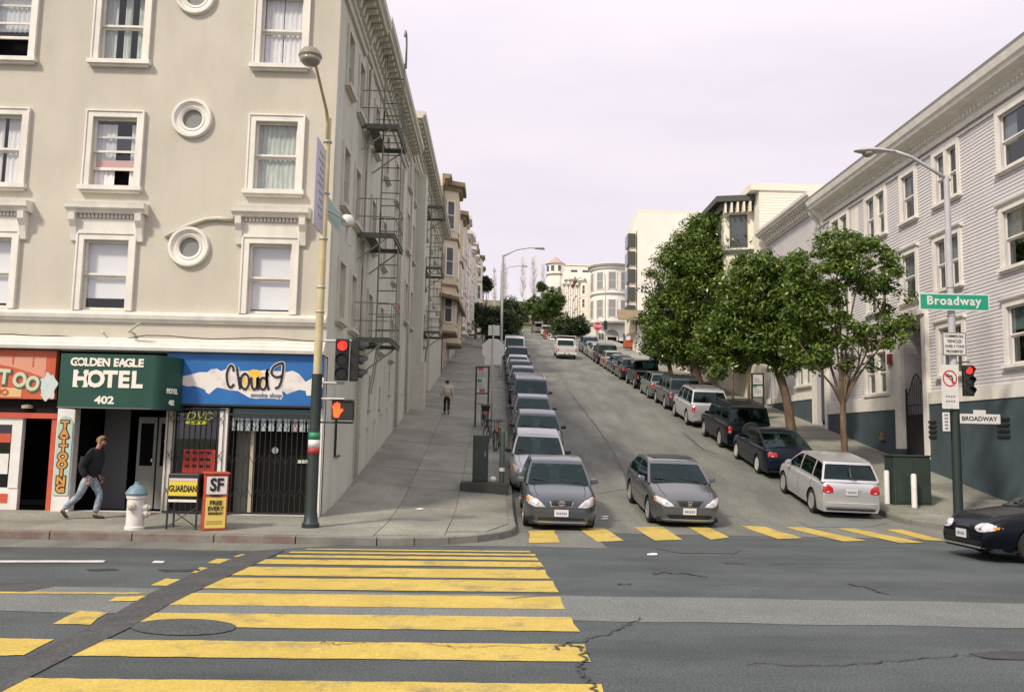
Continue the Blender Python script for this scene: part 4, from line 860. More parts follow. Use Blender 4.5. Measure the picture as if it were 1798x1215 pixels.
for a in (3.6, 4.3, 5.1):
    for z in (37, 42.2):
        n_ = Vector((math.cos(a), math.sin(a), 0)); e = Vector((-n_.y, n_.x, 0)); A = Vector((13.6, 202.5, 0)) + n_ * 2.05; G = (lambda A, e, nn: lambda u, v, d: tuple(A + e * u + nn * d + Vector((0, 0, v))))(A, e, n_)
        b = MB(); b.fbox(G, -.35, .35, z, z + 1.3, 0, .2); b.build('window', M_paned, tw_)
for (x0, x1, y0, z1, mm, lb) in ((18, 30, 232, 50, M_pale, 'long pale flat-roofed house on the skyline above the turret'), (24, 46, 205, 44.5, M_cream, 'wide cream flat-roofed house on the skyline behind the round-bayed corner'), (38, 62, 190, 42, M_pale, 'pale flat-roofed house on the skyline beside the white apartment block')):
    t = thing('hilltop_house', lb, 'building', ((x0 + x1) / 2, y0 + 5, 35), 'flat roofed houses on the skyline')
    b = MB(); b.box(x0, x1, y0, y0 + 12, 25, z1); b.build('wall', mm, t); b = MB(); b.box(x0 - .2, x1 + .2, y0 - .2, y0 + 12, z1 + .002, z1 + .5); b.build('parapet', M_trim, t)
    for k in range(3):
        b = MB(); xx = x0 + (x1 - x0) * (.15 + .27 * k); b.box(xx, xx + 1.8, y0 - .06, y0 - .001, z1 - 2.6, z1 - 1.2); b.build('window', M_paned, t)
# ------------------------------------------------------------------ shopfronts of the corner hotel
M_red = mat('red_shop_paint', (0.50, 0.075, 0.035), 0.5, (0.56, 0.10, 0.05), scale=3, space='World')
M_green = mat('green_awning_canvas', (0.006, 0.052, 0.036), 0.6, (0.010, 0.070, 0.048), scale=1.5, detail=6, bump=.1, bscale=90, space='World')
M_blue = mat('blue_sign_paint', (0.012, 0.115, 0.36), 0.45, (0.018, 0.15, 0.43), scale=1.1, space='World')
M_letter = mat('cream_lettering', (0.80, 0.76, 0.66), 0.5)
M_ink = mat('black_lettering', (0.012, 0.012, 0.018), 0.5)
M_cloud = mat('painted_cloud', (0.74, 0.70, 0.66), 0.6, (0.50, 0.48, 0.50), scale=3.2, detail=8, lo=.5, hi=.7, space='World')
M_sunp = mat('painted_sun', (0.78, 0.50, 0.06), 0.6)
M_white = mat('white_paint', (0.78, 0.76, 0.72), 0.5, (0.68, 0.66, 0.62), scale=3, space='World')
M_dkwood = mat('dark_door', (0.012, 0.011, 0.010), 0.6, spec=.1)
FU = lambda px, py: P(px, py, Y=FRONT).x
FV = lambda px, py: P(px, py, Y=FRONT).z
zS = 0.16
# masonry frame and recess behind the shopfronts
b = MB()
b.fbox(F_front, -18, -9.9, 2.30, 2.72, -.30, -.02); b.fbox(F_front, -9.9, WALL_L - .22, 2.62, 3.84, -.30, -.02); b.fbox(F_front, -18, -9.9, 2.72, 3.84, -.3, -.02); b.build('shop_lintel', M_dkwood, hotel)
b = MB(); b.quad((-18, FRONT + 2.2, -.2), (WALL_L - .3, FRONT + 2.2, -.2), (WALL_L - .3, FRONT + 2.2, 3.84), (-18, FRONT + 2.2, 3.84)); b.quad((-18, FRONT, 3.3), (WALL_L - .3, FRONT, 3.3), (WALL_L - .3, FRONT + 2.2, 3.3), (-18, FRONT + 2.2, 3.3)); b.quad((-18, FRONT - .002, .155), (WALL_L - .3, FRONT - .002, .155), (WALL_L - .3, FRONT + 2.2, .28), (-18, FRONT + 2.2, .28)); b.build('shop_interior', mat('shop_dark', (.008, .007, .007), .9, spec=0.0), hotel, recalc=False)
for u in (-9.62, -7.36, -6.02):
    b = MB(); b.fbox(F_front, u, u + .05, .16, 3.0, -2.1, -.02); b.build('partition', M_dkwood, hotel)
# tattoo studio front, red and white
dl, dr_ = FU(35, 810), FU(87, 810)
b = MB(); b.fbox(F_front, -14, dl, .2, .75, -.12, .0); b.build('stall_riser', M_white, hotel)
b = MB(); b.fbox(F_front, -11.2, FU(14, 860), .42, .62, .001, .012); b.build('red_panel', M_red, hotel)
for a, c in ((-11.02 - .35, -11.02 - .2), (dl - .22, dl)):
    b = MB(); b.fbox(F_front, a, c, .75, 2.30, -.12, .02); b.build('shop_mullion', M_white, hotel)
b = MB(); b.fbox(F_front, -14, dl - .221, 2.15, 2.30, -.12, .02); b.build('shop_transom', M_white, hotel)
b = MB(); b.quad(F_front(-14, .75, -.06), F_front(dl - .2, .75, -.06), F_front(dl - .2, 2.15, -.06), F_front(-14, 2.15, -.06)); b.build('shop_glass', M_glassd, hotel, recalc=False)
b = MB(); b.fbox(F_front, FU(0, 815) - .2, FU(12, 815), 1.05, 1.5, -.055, -.045); b.build('window_notice', M_white, hotel)
b = MB(); b.fbox(F_front, FU(0, 765) - .3, FU(17, 765), 1.75, 1.95, -.055, -.045); b.build('window_notice', M_red, hotel)
b = MB(); b.fbox(F_front, dr_, FU(96, 810), .2, 2.3, -.14, .03); b.build('door_jamb', M_red, hotel)
b = MB(); b.fbox(F_front, -14, -9.86, 2.301, 2.42, -.14, .06); b.build('red_transom', M_red, hotel)
b = MB(); b.fbox(F_front, FU(96, 850), -9.62, .2, .72, -.12, .02); b.build('stall_riser', M_red, hotel)
b = MB(); b.fbox(F_front, FU(96, 850), -9.62, .72, .78, -.12, .05); b.fbox(F_front, FU(96, 850), FU(96, 850) + .07, .78, 2.3, -.12, .02); b.build('shop_mullion', M_white, hotel)
b = MB(); b.quad(F_front(FU(96, 850), .78, -.06), F_front(-9.62, .78, -.06), F_front(-9.62, 2.3, -.06), F_front(FU(96, 850), 2.3, -.06)); b.build('shop_glass', M_glassd, hotel, recalc=False)
b = MB(); b.fbox(F_front, -14, -9.8, .155, .26, .001, .12); b.build('step', mat('maroon_step', (.12, .045, .05), .8), hotel)
b = MB(); b.fbox(F_front, -9.35, -7.40, .16, .27, -.25, .02); b.build('step', M_white, hotel)
b = MB(); b.fbox(F_front, -9.8, -9.0, 2.46, 2.56, -.01, .1) if False else b.lathe([(0, .0), (.12, .0), (.12, .07), (0, .09)], F_front(-10.55, 2.52, .02), 12); b.build('soffit_lamp', mat('dull_lamp', (.4, .33, .22), .4), hotel)
# white column with the vertical sign
b = MB(); b.fbox(F_front, -9.80, -9.40, .12, 2.95, -.1, .16); b.build('column', M_white, hotel, bevel=.02)
ts = thing('vertical_sign', 'narrow pale blue painted board reading TATTOOING downwards on the white column', 'sign', F_front(-9.6, .6, .17))
b = MB(); b.prism([F_front(-9.6 + .17 * sx, v, .162) for sx, v in ((-1, .62), (1, .62), (1, 2.22), (.6, 2.33), (0, 2.37), (-.6, 2.33), (-1, 2.22))], (0, -.02, 0)); b.build('board', mat('pale_blue_board', (.36, .54, .56), .6, (.50, .58, .38), scale=5, space='World'), ts)
for k, ch in enumerate('TATTOOING'):
    write('lettering', ch, .235, face_south(F_front(-9.6, 2.16 - .175 * k, .187)), mat('orange_lettering', (.62, .28, .06), .5), ts, off=.012, sx=1.1); write('letter_outline', ch, .235, face_south(F_front(-9.6, 2.16 - .175 * k, .184)), M_ink, ts, off=.034, ext=.001, sx=1.1)
# tattoo studio fascia
tsn = thing('shop_sign', 'red painted fascia reading TATTOO STUDIO left of the green awning', 'sign', F_front(-11.6, 2.72, 0))
b = MB(); b.fbox(F_front, -14, -9.93, 2.73, 3.82, 0.0, .14); b.build('board', mat('red_sign_paint', (.52, .085, .035), .5, (.58, .12, .05), scale=2, space='World'), tsn)
arcp = [(FU(x, y), FV(x, y)) for x, y in ((-80, 640), (-40, 636), (0, 640), (30, 646), (60, 655), (85, 665))]
b = MB(); b.grid([[F_front(u, v, .143) for u, v in arcp], [F_front(u, FV(40, 627) if i else v, .143) for i, (u, v) in enumerate(arcp)]]); b.build('sunburst_panel', mat('salmon_paint', (.66, .30, .20), .6), tsn, recalc=False)
b = MB(); b.fbox(F_front, -10.9, -10.87, 3.5, 3.72, .143, .15); b.fbox(F_front, -10.45, -10.42, 3.45, 3.72, .143, .15); b.build('sunburst_line', MATS['red_sign_paint'], tsn)
for k, ch in enumerate('TATTOO'):
    u = FU([-112, -74, -30, 14, 41, 64][k], 668); v = FV(0, [684, 674, 668, 663, 668, 674][k]); rz = [.25, .15, .05, -.04, -.12, -.2][k]
    M4 = fmat(F_front(u, v, .156), (math.cos(rz), 0, math.sin(rz)), (-math.sin(rz), 0, math.cos(rz)))
    write('lettering', ch, .44, M4, mat('pale_green_lettering', (.55, .60, .42), .5), tsn, off=.02, sx=.85); M5 = M4.copy(); M5.translation = M4.translation + Vector((.02, .006, -.025)); write('letter_shadow', ch, .44, M5, mat('dark_green_shadow', (.05, .12, .08), .5), tsn, off=.04, ext=.001, sx=.85)
b = MB(); b.fbox(F_front, -13, FU(44, 690), FV(0, 697), FV(0, 681), .141, .15); b.build('banner', mat('yellow_banner', (.70, .45, .20), .5), tsn)
write('lettering', 'STUDIO', .19, face_south(F_front(FU(-8, 689), FV(0, 689), .158)), MATS['red_sign_paint'], tsn, off=.008, sx=1.1)
b = MB(); cxx, czz = FU(92, 680), FV(92, 678); b.poly([F_front(cxx - .02 + .19 * math.cos(a) * (1 + .22 * math.sin(5 * a)) , czz - .02 + .30 * math.sin(a) * (1 + .15 * math.cos(7 * a)), .15) for a in [2 * math.pi * k / 30 for k in range(30)]]); b.build('painted_flourish', mat('pale_flourish', (.72, .66, .62), .6, (.45, .62, .60), scale=9, space='World'), tsn, recalc=False)
# green awning
DA = .95; YA = FRONT - DA
ax0, ax1 = P(104, 670, Y=YA).x, P(268, 670, Y=YA).x; az0, az1 = P(190, 717, Y=YA).z, P(190, 622, Y=YA).z
aw = thing('awning', 'dark green canvas awning with cream hotel lettering and the number 402', 'awning', (ax0, FRONT, az0))
out = [(ax0, FRONT - .02), (ax0, YA)] + [(ax1 + .36 * math.sin(t), YA + (DA - .02) * (1 - math.cos(t))) for t in [R(a) for a in (0, 12, 25, 38, 52, 66, 80, 90)]]
b = MB(); b.grid([[(x, y, az0 + .004 * math.sin(x * 9)) for x, y in out], [(x, y, az1) for x, y in out]]); b.poly([(x, y, az1) for x, y in out]); b.poly([(x, y, az0 + .05) for x, y in out]); b.build('canvas', M_green, aw, smooth=30, recalc=False)
b = MB(); b.tube([(x, y, az0) for x, y in out], .018, 6); b.build('frame', M_blk, aw)
acx = (ax0 + ax1) / 2 + .05
def slab_text(name, txt, size, p, parent, m, off, sx=1.0):
    return write(name, txt, size, face_south(p), m, parent, off=off, sx=sx, ext=.004)
aw_l = lambda x, y: (P(x, y, Y=YA - .006).x, YA - .006, P(x, y, Y=YA - .006).z)
def serifed(txt, size, p, parent, m, off, widths, sx=1.0):
    """slab-serif capitals: a heavy letter with bars across the ends of its stems"""
    x = p[0] - sum(widths) / 2
    for ch, wd in zip(txt, widths):
        cx_ = x + wd / 2; x += wd
        if ch == ' ': continue
        slab_text('lettering', ch, size, (cx_, p[1], p[2]), parent, m, off, sx)
        hgt = size * .70; st = size * .075; hw = wd * .42
        b = MB(); spots = {'H': ((-.72, 1), (.72, 1), (-.72, -1), (.72, -1)), 'T': ((0, -1),), 'E': ((-.55, 1), (-.55, -1)), 'L': ((-.6, 1), (-.6, -1)), 'N': ((-.7, 1), (-.7, -1), (.7, 1)), 'A': ((-.8, -1), (.8, -1)), 'D': ((-.6, 1), (-.6, -1))}.get(ch, ())
        for fx, fz in spots:
            zc = p[2] + fz * (hgt / 2 - st / 2); b.box(cx_ + fx * hw - hw * .36, cx_ + fx * hw + hw * .36, p[1] - .002, p[1] + .004, zc - st / 2, zc + st / 2)
        if spots: b.build('serif', m, parent)
pz = aw_l(190, 667); serifed('HOTEL', .48, pz, aw, M_letter, .022, [.32, .32, .30, .28, .28])
pz = aw_l(189, 637); serifed('GOLDEN EAGLE', .235, pz, aw, M_letter, .010, [.142, .142, .122, .142, .13, .142, .08, .13, .135, .142, .122, .13])
pz = aw_l(183, 703); write('lettering', '402', .22, face_south(pz), M_letter, aw, off=.008, sx=1.25)
Me = fmat((ax1 + .335, YA + .26, az0 + .40), (math.cos(1.2), math.sin(1.2), 0), (0, 0, 1)); write('lettering', 'HOTEL', .15, Me, M_letter, aw, off=.006, sx=.7); Me = fmat((ax1 + .335, YA + .26, az0 + .15), (math.cos(1.2), math.sin(1.2), 0), (0, 0, 1)); write('lettering', '402', .15, Me, M_letter, aw, off=.006, sx=.7)
# hotel entry: dark door with glazed leaves
b = MB(); b.fbox(F_front, -9.35, -8.75, .2, 2.6, -1.25, -1.2); b.build('entry_wall', mat('entry_grey', (.16, .165, .17), .8, spec=.1), hotel)
for u in (-8.5, -8.02):
    b = MB(); b.fbox(F_front, u, u + .44, .25, 2.4, -1.15, -1.1); dd = b.build('entry_door', mat('entry_door_grey', (.30, .30, .27), .6), hotel); b = MB(); b.fbox(F_front, u + .07, u + .37, 1.25, 2.25, -1.10, -1.09); b.build('door_glass', M_room, dd)
    b = MB(); b.fbox(F_front, u + .36, u + .40, 1.35, 1.42, -1.09, -1.04); b.build('handle', mat('brass_bright', (.6, .5, .3), .3, metal=.8), dd)
b = MB(); b.lathe([(0, 0), (.05, .0), (.06, .06), (.02, .10)], F_front(FU(278, 775), FV(278, 778), -.5), 10); b.build('entry_lamp', mat('lamp_white', (.85, .82, .7), .4), hotel)
# smoke shop front
b = MB(); b.fbox(F_front, -7.42, -7.26, .16, 2.62, -.1, .06); b.build('shop_post', M_trimg, hotel)
b = MB(); b.fbox(F_front, -6.22, -6.04, .16, 2.62, -.1, .06); b.build('shop_post', M_white, hotel)
b = MB(); b.fbox(F_front, -7.26, -6.22, .16, 1.15, -.12, -.02); b.build('stall_riser', M_dkwood, hotel)
b = MB(); b.quad(F_front(-7.26, 1.15, -.08), F_front(-6.22, 1.15, -.08), F_front(-6.22, 2.62, -.08), F_front(-7.26, 2.62, -.08)); b.build('shop_glass', M_glassd, hotel, recalc=False)
b = MB(); b.fbox(F_front, -6.04, WALL_L - .22, 2.36, 2.62, -.16, -.05); b.build('door_header', mat('teal_grey', (.16, .24, .24), .6), hotel)
for k in range(11):
    u = -6.02 + k * .175; b = MB(); b.fbox(F_front, u, u + .125, 2.12, 2.40, -.049, -.035); b.build('header_panel', mat('pale_teal_panel', (.36, .47, .49), .6, (.46, .52, .52), scale=6, space='World') if k != 8 else mat('pink_sticker', (.62, .52, .55), .6, (.3, .25, .28), scale=12, space='World'), hotel)
b = MB(); b.fbox(F_front, -6.04, -5.60, .2, 2.12, -.5, -.45); b.build('side_panel', mat('grey_green_panel', (.20, .21, .18), .7), hotel)
b = MB(); b.fbox(F_front, -5.60, -5.53, .2, 2.12, -.46, -.3); b.fbox(F_front, -4.24, -4.17, .2, 2.12, -.5, -.3); b.build('door_frame', mat('cream_frame', (.55, .50, .36), .6), hotel)
b = MB(); b.fbox(F_front, -5.53, -4.24, .2, 2.12, -.5, -.46); sd = b.build('shop_door', M_dkwood, hotel)
b = MB(); b.lathe([(0, 0), (.075, 0), (.075, .01), (0, .012)], F_front(FU(474, 791), FV(474, 791), -.45), 16, axis='y'); b.build('round_sticker', M_white, sd)
b = MB(); b.fbox(F_front, FU(515, 811), FU(533, 811), FV(515, 814), FV(515, 808), -.455, -.42); b.build('handle', M_white, sd)
b = MB(); b.fbox(F_front, -7.42, WALL_L - .2, .1, .24, -.4, .03); b.build('step', M_white, hotel)
b = MB(); b.fbox(F_front, WALL_L - .21, WALL_L, .1, 3.84, -.3, .0); b.build('corner_pillar', M_white, hotel)
b = MB(); b.fbox(F_front, -4.16, WALL_L - .215, .2, 2.62, -.28, -.06); b.build('shop_panel', M_trimg, hotel)
po = thing('poster', 'red poster with black writing in the shop window behind the folding gate', 'poster', F_front(-6.8, 1.3, -.1))
b = MB(); b.fbox(F_front, FU(318, 815), FU(375, 815), FV(345, 832), FV(345, 789), -.075, -.065); b.build('sheet', mat('poster_red', (.62, .055, .03), .5), po)
for k in range(3):
    for j in range(4):
        u = FU(324, 800) + j * .155; b = MB(); b.fbox(F_front, u, u + .10, FV(345, 797 + 12 * k), FV(345, 792 + 12 * k), -.0645, -.062); b.build('ink_block', M_ink, po)
ne = thing('neon_sign', 'yellow green neon reading DVD and CITY glowing dimly at the top of the shop window', 'sign', F_front(-6.75, 2.3, -.07))
M_neon = mat('neon_tube', (.5, .5, .05), .4, emit=(.55, .56, .03), estr=.55)
pz = F_front(FU(348, 731), FV(348, 731), -.06); write('lettering', 'DVD', .26, face_south(pz), M_neon, ne, off=-.004, sx=1.15, shear=.3); pz = F_front(FU(345, 741), FV(345, 741), -.06)
b = MB(); c0 = F_front(FU(343, 741.5), FV(343, 741.5), -.06); b.add([(c0[0] + .27 * math.cos(a), c0[1], c0[2] + .045 * math.sin(a)) for a in [2 * math.pi * k / 24 for k in range(24)]], [tuple(range(24))]); b.build('neon_oval', M_neon, ne, recalc=False)
write('lettering', 'CITY', .085, face_south((c0[0], c0[1] - .004, c0[2])), M_ink, ne, off=.002, sx=1.5)
# blue shop sign
bs = thing('shop_sign', 'blue fascia with a painted white cloud and yellow sun over the corner shop', 'sign', F_front(-5.7, 2.72, 0))
D = .16; b = MB(); b.fbox(F_front, -7.44, WALL_L - .02, 2.70, 3.84, 0.0, D); b.build('board', M_blue, bs)
b = MB(); b.fbox(F_front, -7.44, WALL_L - .02, 2.655, 2.698, 0.0, D + .02); b.build('frame', M_blk, bs)
U = lambda x, y, dd: F_front(P(x, y, Y=FRONT - D).x, P(x, y, Y=FRONT - D).z, dd)
Z = lambda zx, zy: (290 + zx * .1724, 600 + zy * .1724)     # places read off an enlargement of the sign
cl = [(100, 400), (180, 350), (260, 335), (350, 310), (430, 310), (470, 280), (530, 275), (570, 300), (640, 270), (720, 275), (760, 300), (1010, 290), (1080, 300), (1180, 300), (1230, 310), (1300, 295), (1360, 325), (1400, 370), (1430, 410), (1500, 370), (1570, 345), (1620, 370), (1600, 470), (1560, 520), (1480, 548), (1440, 548), (1430, 500), (1370, 490), (1330, 500), (1240, 535), (1215, 510), (1190, 500), (1200, 560), (1180, 590), (1120, 580), (1000, 575), (920, 580), (860, 570), (790, 530), (740, 500), (660, 495), (600, 480), (530, 465), (490, 495), (450, 535), (415, 515), (410, 490), (350, 465), (290, 450), (220, 455), (150, 430)]
b = MB(); b.poly([U(*Z(x, y), D + .004) for x, y in cl]); b.build('painted_cloud', M_cloud, bs, recalc=False)
b = MB(); c_ = U(*Z(905, 395), D + .007); b.poly([(c_[0] + .245 * math.cos(a), c_[1], c_[2] + .25 * math.sin(a)) for a in [2 * math.pi * k / 28 for k in range(28)]]); b.build('painted_sun', M_sunp, bs, recalc=False)
strokes = {'C': [(700, 300), (690, 250), (660, 250), (630, 330), (640, 430), (670, 465), (705, 430)], 'l': [(735, 265), (745, 360), (765, 480)], 'o': [(815, 320), (780, 360), (775, 440), (815, 485), (850, 440), (850, 360), (815, 320)], 'u': [(880, 360), (885, 450), (905, 485), (935, 460), (945, 360), (948, 490)], 'd': [(1025, 375), (985, 370), (965, 440), (990, 485), (1030, 450), (1040, 280), (1040, 400), (1055, 490)], '9': [(1190, 350), (1130, 360), (1085, 320), (1110, 255), (1180, 220), (1205, 235), (1195, 350), (1165, 450), (1120, 475)]}
for ch, st in strokes.items():
    for nm, rad, mm, dd in (('letter_outline', .045, M_white, D + .012), ('lettering', .026, M_ink, D + .022)):
        pts = [Vector(U(*Z(x, y), dd)) for x, y in st]; sm = []
        for i in range(len(pts) - 1):
            p0, p1, p2, p3 = pts[max(i - 1, 0)], pts[i], pts[i + 1], pts[min(i + 2, len(pts) - 1)]
            for k in range(5):
                t = k / 5; sm.append(.5 * ((2 * p1) + (p2 - p0) * t + (2 * p0 - 5 * p1 + 4 * p2 - p3) * t * t + (3 * p1 - p0 - 3 * p2 + p3) * t ** 3))
        sm.append(pts[-1]); b = MB(); rows = [[], []]
        for i, p in enumerate(sm):
            t_ = (sm[min(i + 1, len(sm) - 1)] - sm[max(i - 1, 0)]).normalized(); nrm = Vector((-t_.z, 0, t_.x)); rows[0].append(p + nrm * rad); rows[1].append(p - nrm * rad)
        b.grid(rows); b.build(nm, mm, bs, recalc=False)
pz = U(*Z(1030, 545), D + .012); write('lettering', 'smoke shop', .13, face_south(pz), mat('grey_blue_ink', (.16, .20, .30), .5), bs, off=.004, sx=1.1)
# folding gates of flat bars
def scissor(u0, u1, v0, v1, step, label, d=.075):
    t = thing('folding_gate', label, 'gate', F_front(u0, v0, d), 'folding gates of the corner shop')
    n = max(2, int(round((u1 - u0) / step)))
    for k in range(n + 1):
        u = u0 + (u1 - u0) * k / n; b = MB(); b.fbox(F_front, u - .0065, u + .0065, v0, v1, d, d + .014); b.build('gate_bar', M_blk, t)
    for zc in (v0 + .45, (v0 + v1) / 2 + .1, v1 - .22):
        for k in range(n):
            ua, ub = u0 + (u1 - u0) * k / n, u0 + (u1 - u0) * (k + 1) / n; sg = 1 if k % 2 else -1
            b = MB(); b.tube([F_front(ua, zc - .11 * sg, d + .022), F_front(ub, zc + .11 * sg, d + .022)], .0065, 4); b.tube([F_front(ua, zc + .11 * sg, d + .034), F_front(ub, zc - .11 * sg, d + .034)], .0055, 4) if (k % 3 == 0) else None; b.build('lattice_bar', M_blk, t)
    for v in (v0, v1): b = MB(); b.fbox(F_front, u0 - .02, u1 + .02, v - .02, v + .02, d - .005, d + .02); b.build('gate_track', M_blk, t)
scissor(-7.36, -6.12, .3, 2.58, .125, 'black folding scissor gate over the shop window with the red poster')
scissor(-6.0, -4.10, .3, 2.48, .122, 'black folding scissor gate across the dark shop door with a round sticker')
# loudspeaker-like cables and brackets under the ledge are part of the hotel; street level furniture follows

# ------------------------------------------------------------------ street furniture on the left
M_yellowpole = mat('cream_yellow_pole', (0.46, 0.38, 0.19), 0.55, (0.56, 0.49, 0.30), scale=2.5, detail=7, space='World')
M_gpole = mat('dark_green_pole', (0.014, 0.026, 0.023), 0.5, (0.022, 0.035, 0.031), scale=3, space='World')
M_galv = mat('galvanised_steel', (0.36, 0.38, 0.38), 0.5, (0.46, 0.47, 0.46), scale=3, metal=.3, space='World')
M_signw = mat('sign_white', (0.70, 0.69, 0.66), 0.5, (0.62, 0.61, 0.58), scale=4, space='World')
M_signback = mat('sign_back_aluminium', (0.62, 0.61, 0.55), 0.5, (0.70, 0.69, 0.63), scale=3, space='World')
M_signg = mat('sign_green', (0.005, 0.28, 0.165), 0.45, (0.008, 0.31, 0.19), scale=3, space='World')
M_redlamp = mat('red_signal_lit', (.9, .05, .03), .4, emit=(1.0, .035, .02), estr=1.6)
M_dklens = mat('dark_lens', (.03, .035, .03), .2)
M_orange = mat('orange_hand_lit', (1, .12, .02), .4, emit=(1.0, .07, .008), estr=1.5)
M_sighouse = mat('signal_housing', (.018, .020, .018), .5)
def signal_head(parent, c, fwd, lit=0, s=1.0):
    """three-lens traffic signal: housing, visors, lenses; fwd is the way it looks"""
    f = Vector(fwd).normalized(); r = Vector((-f.y, f.x, 0)); c = Vector(c); G = lambda u, v, d: tuple(c + r * u + f * d + Vector((0, 0, v)))
    b = MB(); b.fbox(G, -.17 * s, .17 * s, -.53 * s, .53 * s, -.20 * s, .0); h = b.build('signal_head', M_sighouse, parent, bevel=.02)
    for k in range(3):
        v = (.35 - .35 * k) * s; n = 16
        b = MB(); b.add([G(.125 * s * math.cos(2 * math.pi * i / n), v + .125 * s * math.sin(2 * math.pi * i / n), .015) for i in range(n)], [tuple(range(n))]); b.build('lens', M_redlamp if k == lit else M_dklens, h, recalc=False)
        arcn = 11; rows = [[], []]
        for i in range(arcn):
            a = math.pi * (-.15 + 1.3 * i / (arcn - 1)); rows[0].append(G(.15 * s * math.cos(a), v + .15 * s * math.sin(a), .0)); rows[1].append(G(.15 * s * math.cos(a), v + .15 * s * math.sin(a) - .02, .24 * s * (1 if 0.1 < i / (arcn - 1) < .9 else .5)))
        b = MB(); b.grid(rows); b.build('visor', M_sighouse, h, recalc=False, smooth=True)
    return h
pb = drop(545, 926)
PX, PY, PZ = pb.x, pb.y, pb.z
lp_ = thing('street_lamp', 'cream and dark green street lamp with a tricolour band at the left corner', 'street lamp', (PX, PY, PZ))
zsp = P(560, 657, Y=PY).z; ztp = P(578, 212, Y=PY).z
b = MB(); b.lathe([(.18, 0), (.18, .08), (.145, .12), (.13, .28), (.12, .32), (.108, zsp - PZ)], (PX, PY, PZ), 18); b.build('pole_base', M_gpole, lp_, smooth=40)
b = MB(); b.lathe([(.088, zsp - PZ), (.065, ztp - PZ), (.06, ztp - PZ + .05), (0, ztp - PZ + .06)], (PX, PY, PZ), 16); b.build('pole', M_yellowpole, lp_, smooth=40)
for v0, v1, mm in ((.0, .13, mat('band_red', (.34, .04, .04), .6)), (.13, .29, M_signw), (.29, .44, mat('band_green', (.02, .22, .09), .5))):
    zz = P(553, 797, Y=PY).z; b = MB(); b.lathe([(.1205, zz - PZ + v0), (.1205, zz - PZ + v1)], (PX, PY, PZ), 18); b.build('painted_band', mm, lp_, smooth=True)
lh = P(545, 99, Y=15.7); b = MB(); b.tube([(PX, PY, ztp - .9), (PX, PY - .05, ztp - .1), (PX + .0, PY - .25, ztp + .12), (lh.x + .04, lh.y + .12, lh.z + .02)], [.05, .045, .035, .03], 8); b.build('lamp_arm', M_yellowpole, lp_, smooth=True)
b = MB(); b.lathe([(0, .15), (.13, .14), (.20, .06), (.225, -.01), (.205, -.055)], lh, 20); hd = b.build('lamp_head', mat('lamp_head_grey', (.22, .20, .15), .5), lp_, smooth=30)
b = MB(); b.lathe([(.205, -.055), (.18, -.12), (.11, -.18), (0, -.20)], lh, 20); b.build('lamp_glass', mat('lamp_bowl', (.26, .25, .21), .25), hd, smooth=True)
for py_ in (250, 340, 420, 505, 548):
    b = MB(); zz = P(570, py_, Y=PY).z; b.lathe([(.092, -.02), (.10, 0), (.092, .02)], (PX, PY, zz), 14); b.build('clamp_band', M_galv, lp_)
for py_ in (598, 672, 700):
    zz = P(560, py_, Y=PY).z; q = P(628 if py_ == 598 else 605, py_ + 2, Y=PY); b = MB(); b.tube([(PX, PY, zz), (q.x, PY, zz)], .028, 8); b.build('signal_arm', M_galv, lp_)
zz = P(560, 741, Y=PY).z; q = P(620, 741, Y=PY); b = MB(); b.tube([(PX, PY, zz), (q.x, PY, zz), (q.x, PY, zz + .16)], .02, 8); b.build('signal_arm', M_gpole, lp_)
c = P(600, 631, Y=PY - .1); signal_head(lp_, c, (0.12, -1, 0), 0, .82)
c = P(629, 633, Y=PY + .1); signal_head(lp_, c, (1, 0.25, 0), 9, .82)
c = P(601, 720, Y=PY - .1); b = MB(); G = lambda u, v, d: (c.x + u, c.y - d, c.z + v); b.fbox(G, -.225, .225, -.2, .2, -.15, .0); ph = b.build('pedestrian_signal', M_sighouse, lp_, bevel=.02)
hand = [(-.06, -.13), (.02, -.13), (.05, -.06), (.10, -.01), (.095, .03), (.045, .01), (.035, .12), (.012, .125), (.008, .06), (-.005, .14), (-.028, .14), (-.03, .06), (-.045, .125), (-.066, .12), (-.062, .05), (-.085, .09), (-.102, .08), (-.085, -.02), (-.085, -.08)]
b = MB(); b.add([G(u * 1.1 - .09, v * 1.2, .012) for u, v in hand], [tuple(range(len(hand)))]); b.build('hand_symbol', M_orange, ph, recalc=False)
b = MB(); [b.fbox(G, -.25, .25, v - .015, v, .0, .05) for v in (.22,)]; b.build('visor', M_sighouse, ph)
# long vertical plate and street-name blade on the pole
sp_ = thing('vertical_sign', 'tall narrow lilac white sign plate clamped to the lamp pole, seen nearly edge on', 'sign', (PX, PY - .7, 6.0))
zt1, zb1 = P(560, 226, Y=16.6).z, P(545, 390, Y=16.6).z
b = MB(); b.box(PX - .012, PX + .012, PY - 1.05, PY - .13, zb1, zt1 - .1); b.build('plate', mat('lilac_white_plate', (.50, .49, .56), .5, (.42, .41, .48), scale=2, space='World'), sp_)
for k in range(9):
    b = MB(); z_ = zt1 - .35 - k * .16; b.box(PX + .0125, PX + .016, PY - .35 - .30 - .2 * random.random(), PY - .30, z_, z_ + .055); b.build('faded_line', mat('faded_grey_ink', (.28, .28, .32), .6), sp_)
kn = thing('street_sign', 'pale green street name blade pointing uphill from the left lamp pole', 'street sign', (PX, PY, 6.6))
z0_, z1_ = P(570, 377, Y=PY).z, P(570, 338, Y=PY).z
b = MB(); b.box(PX - .015, PX + .015, PY + .15, PY + 1.75, z0_, z1_); b.build('plate', M_signw, kn); b = MB(); b.box(PX + .0155, PX + .018, PY + .18, PY + 1.72, z0_ + .03, z1_ - .03); b.build('green_face', mat('faded_sign_green', (.20, .36, .32), .5, (.27, .41, .37), scale=4, space='World'), kn)
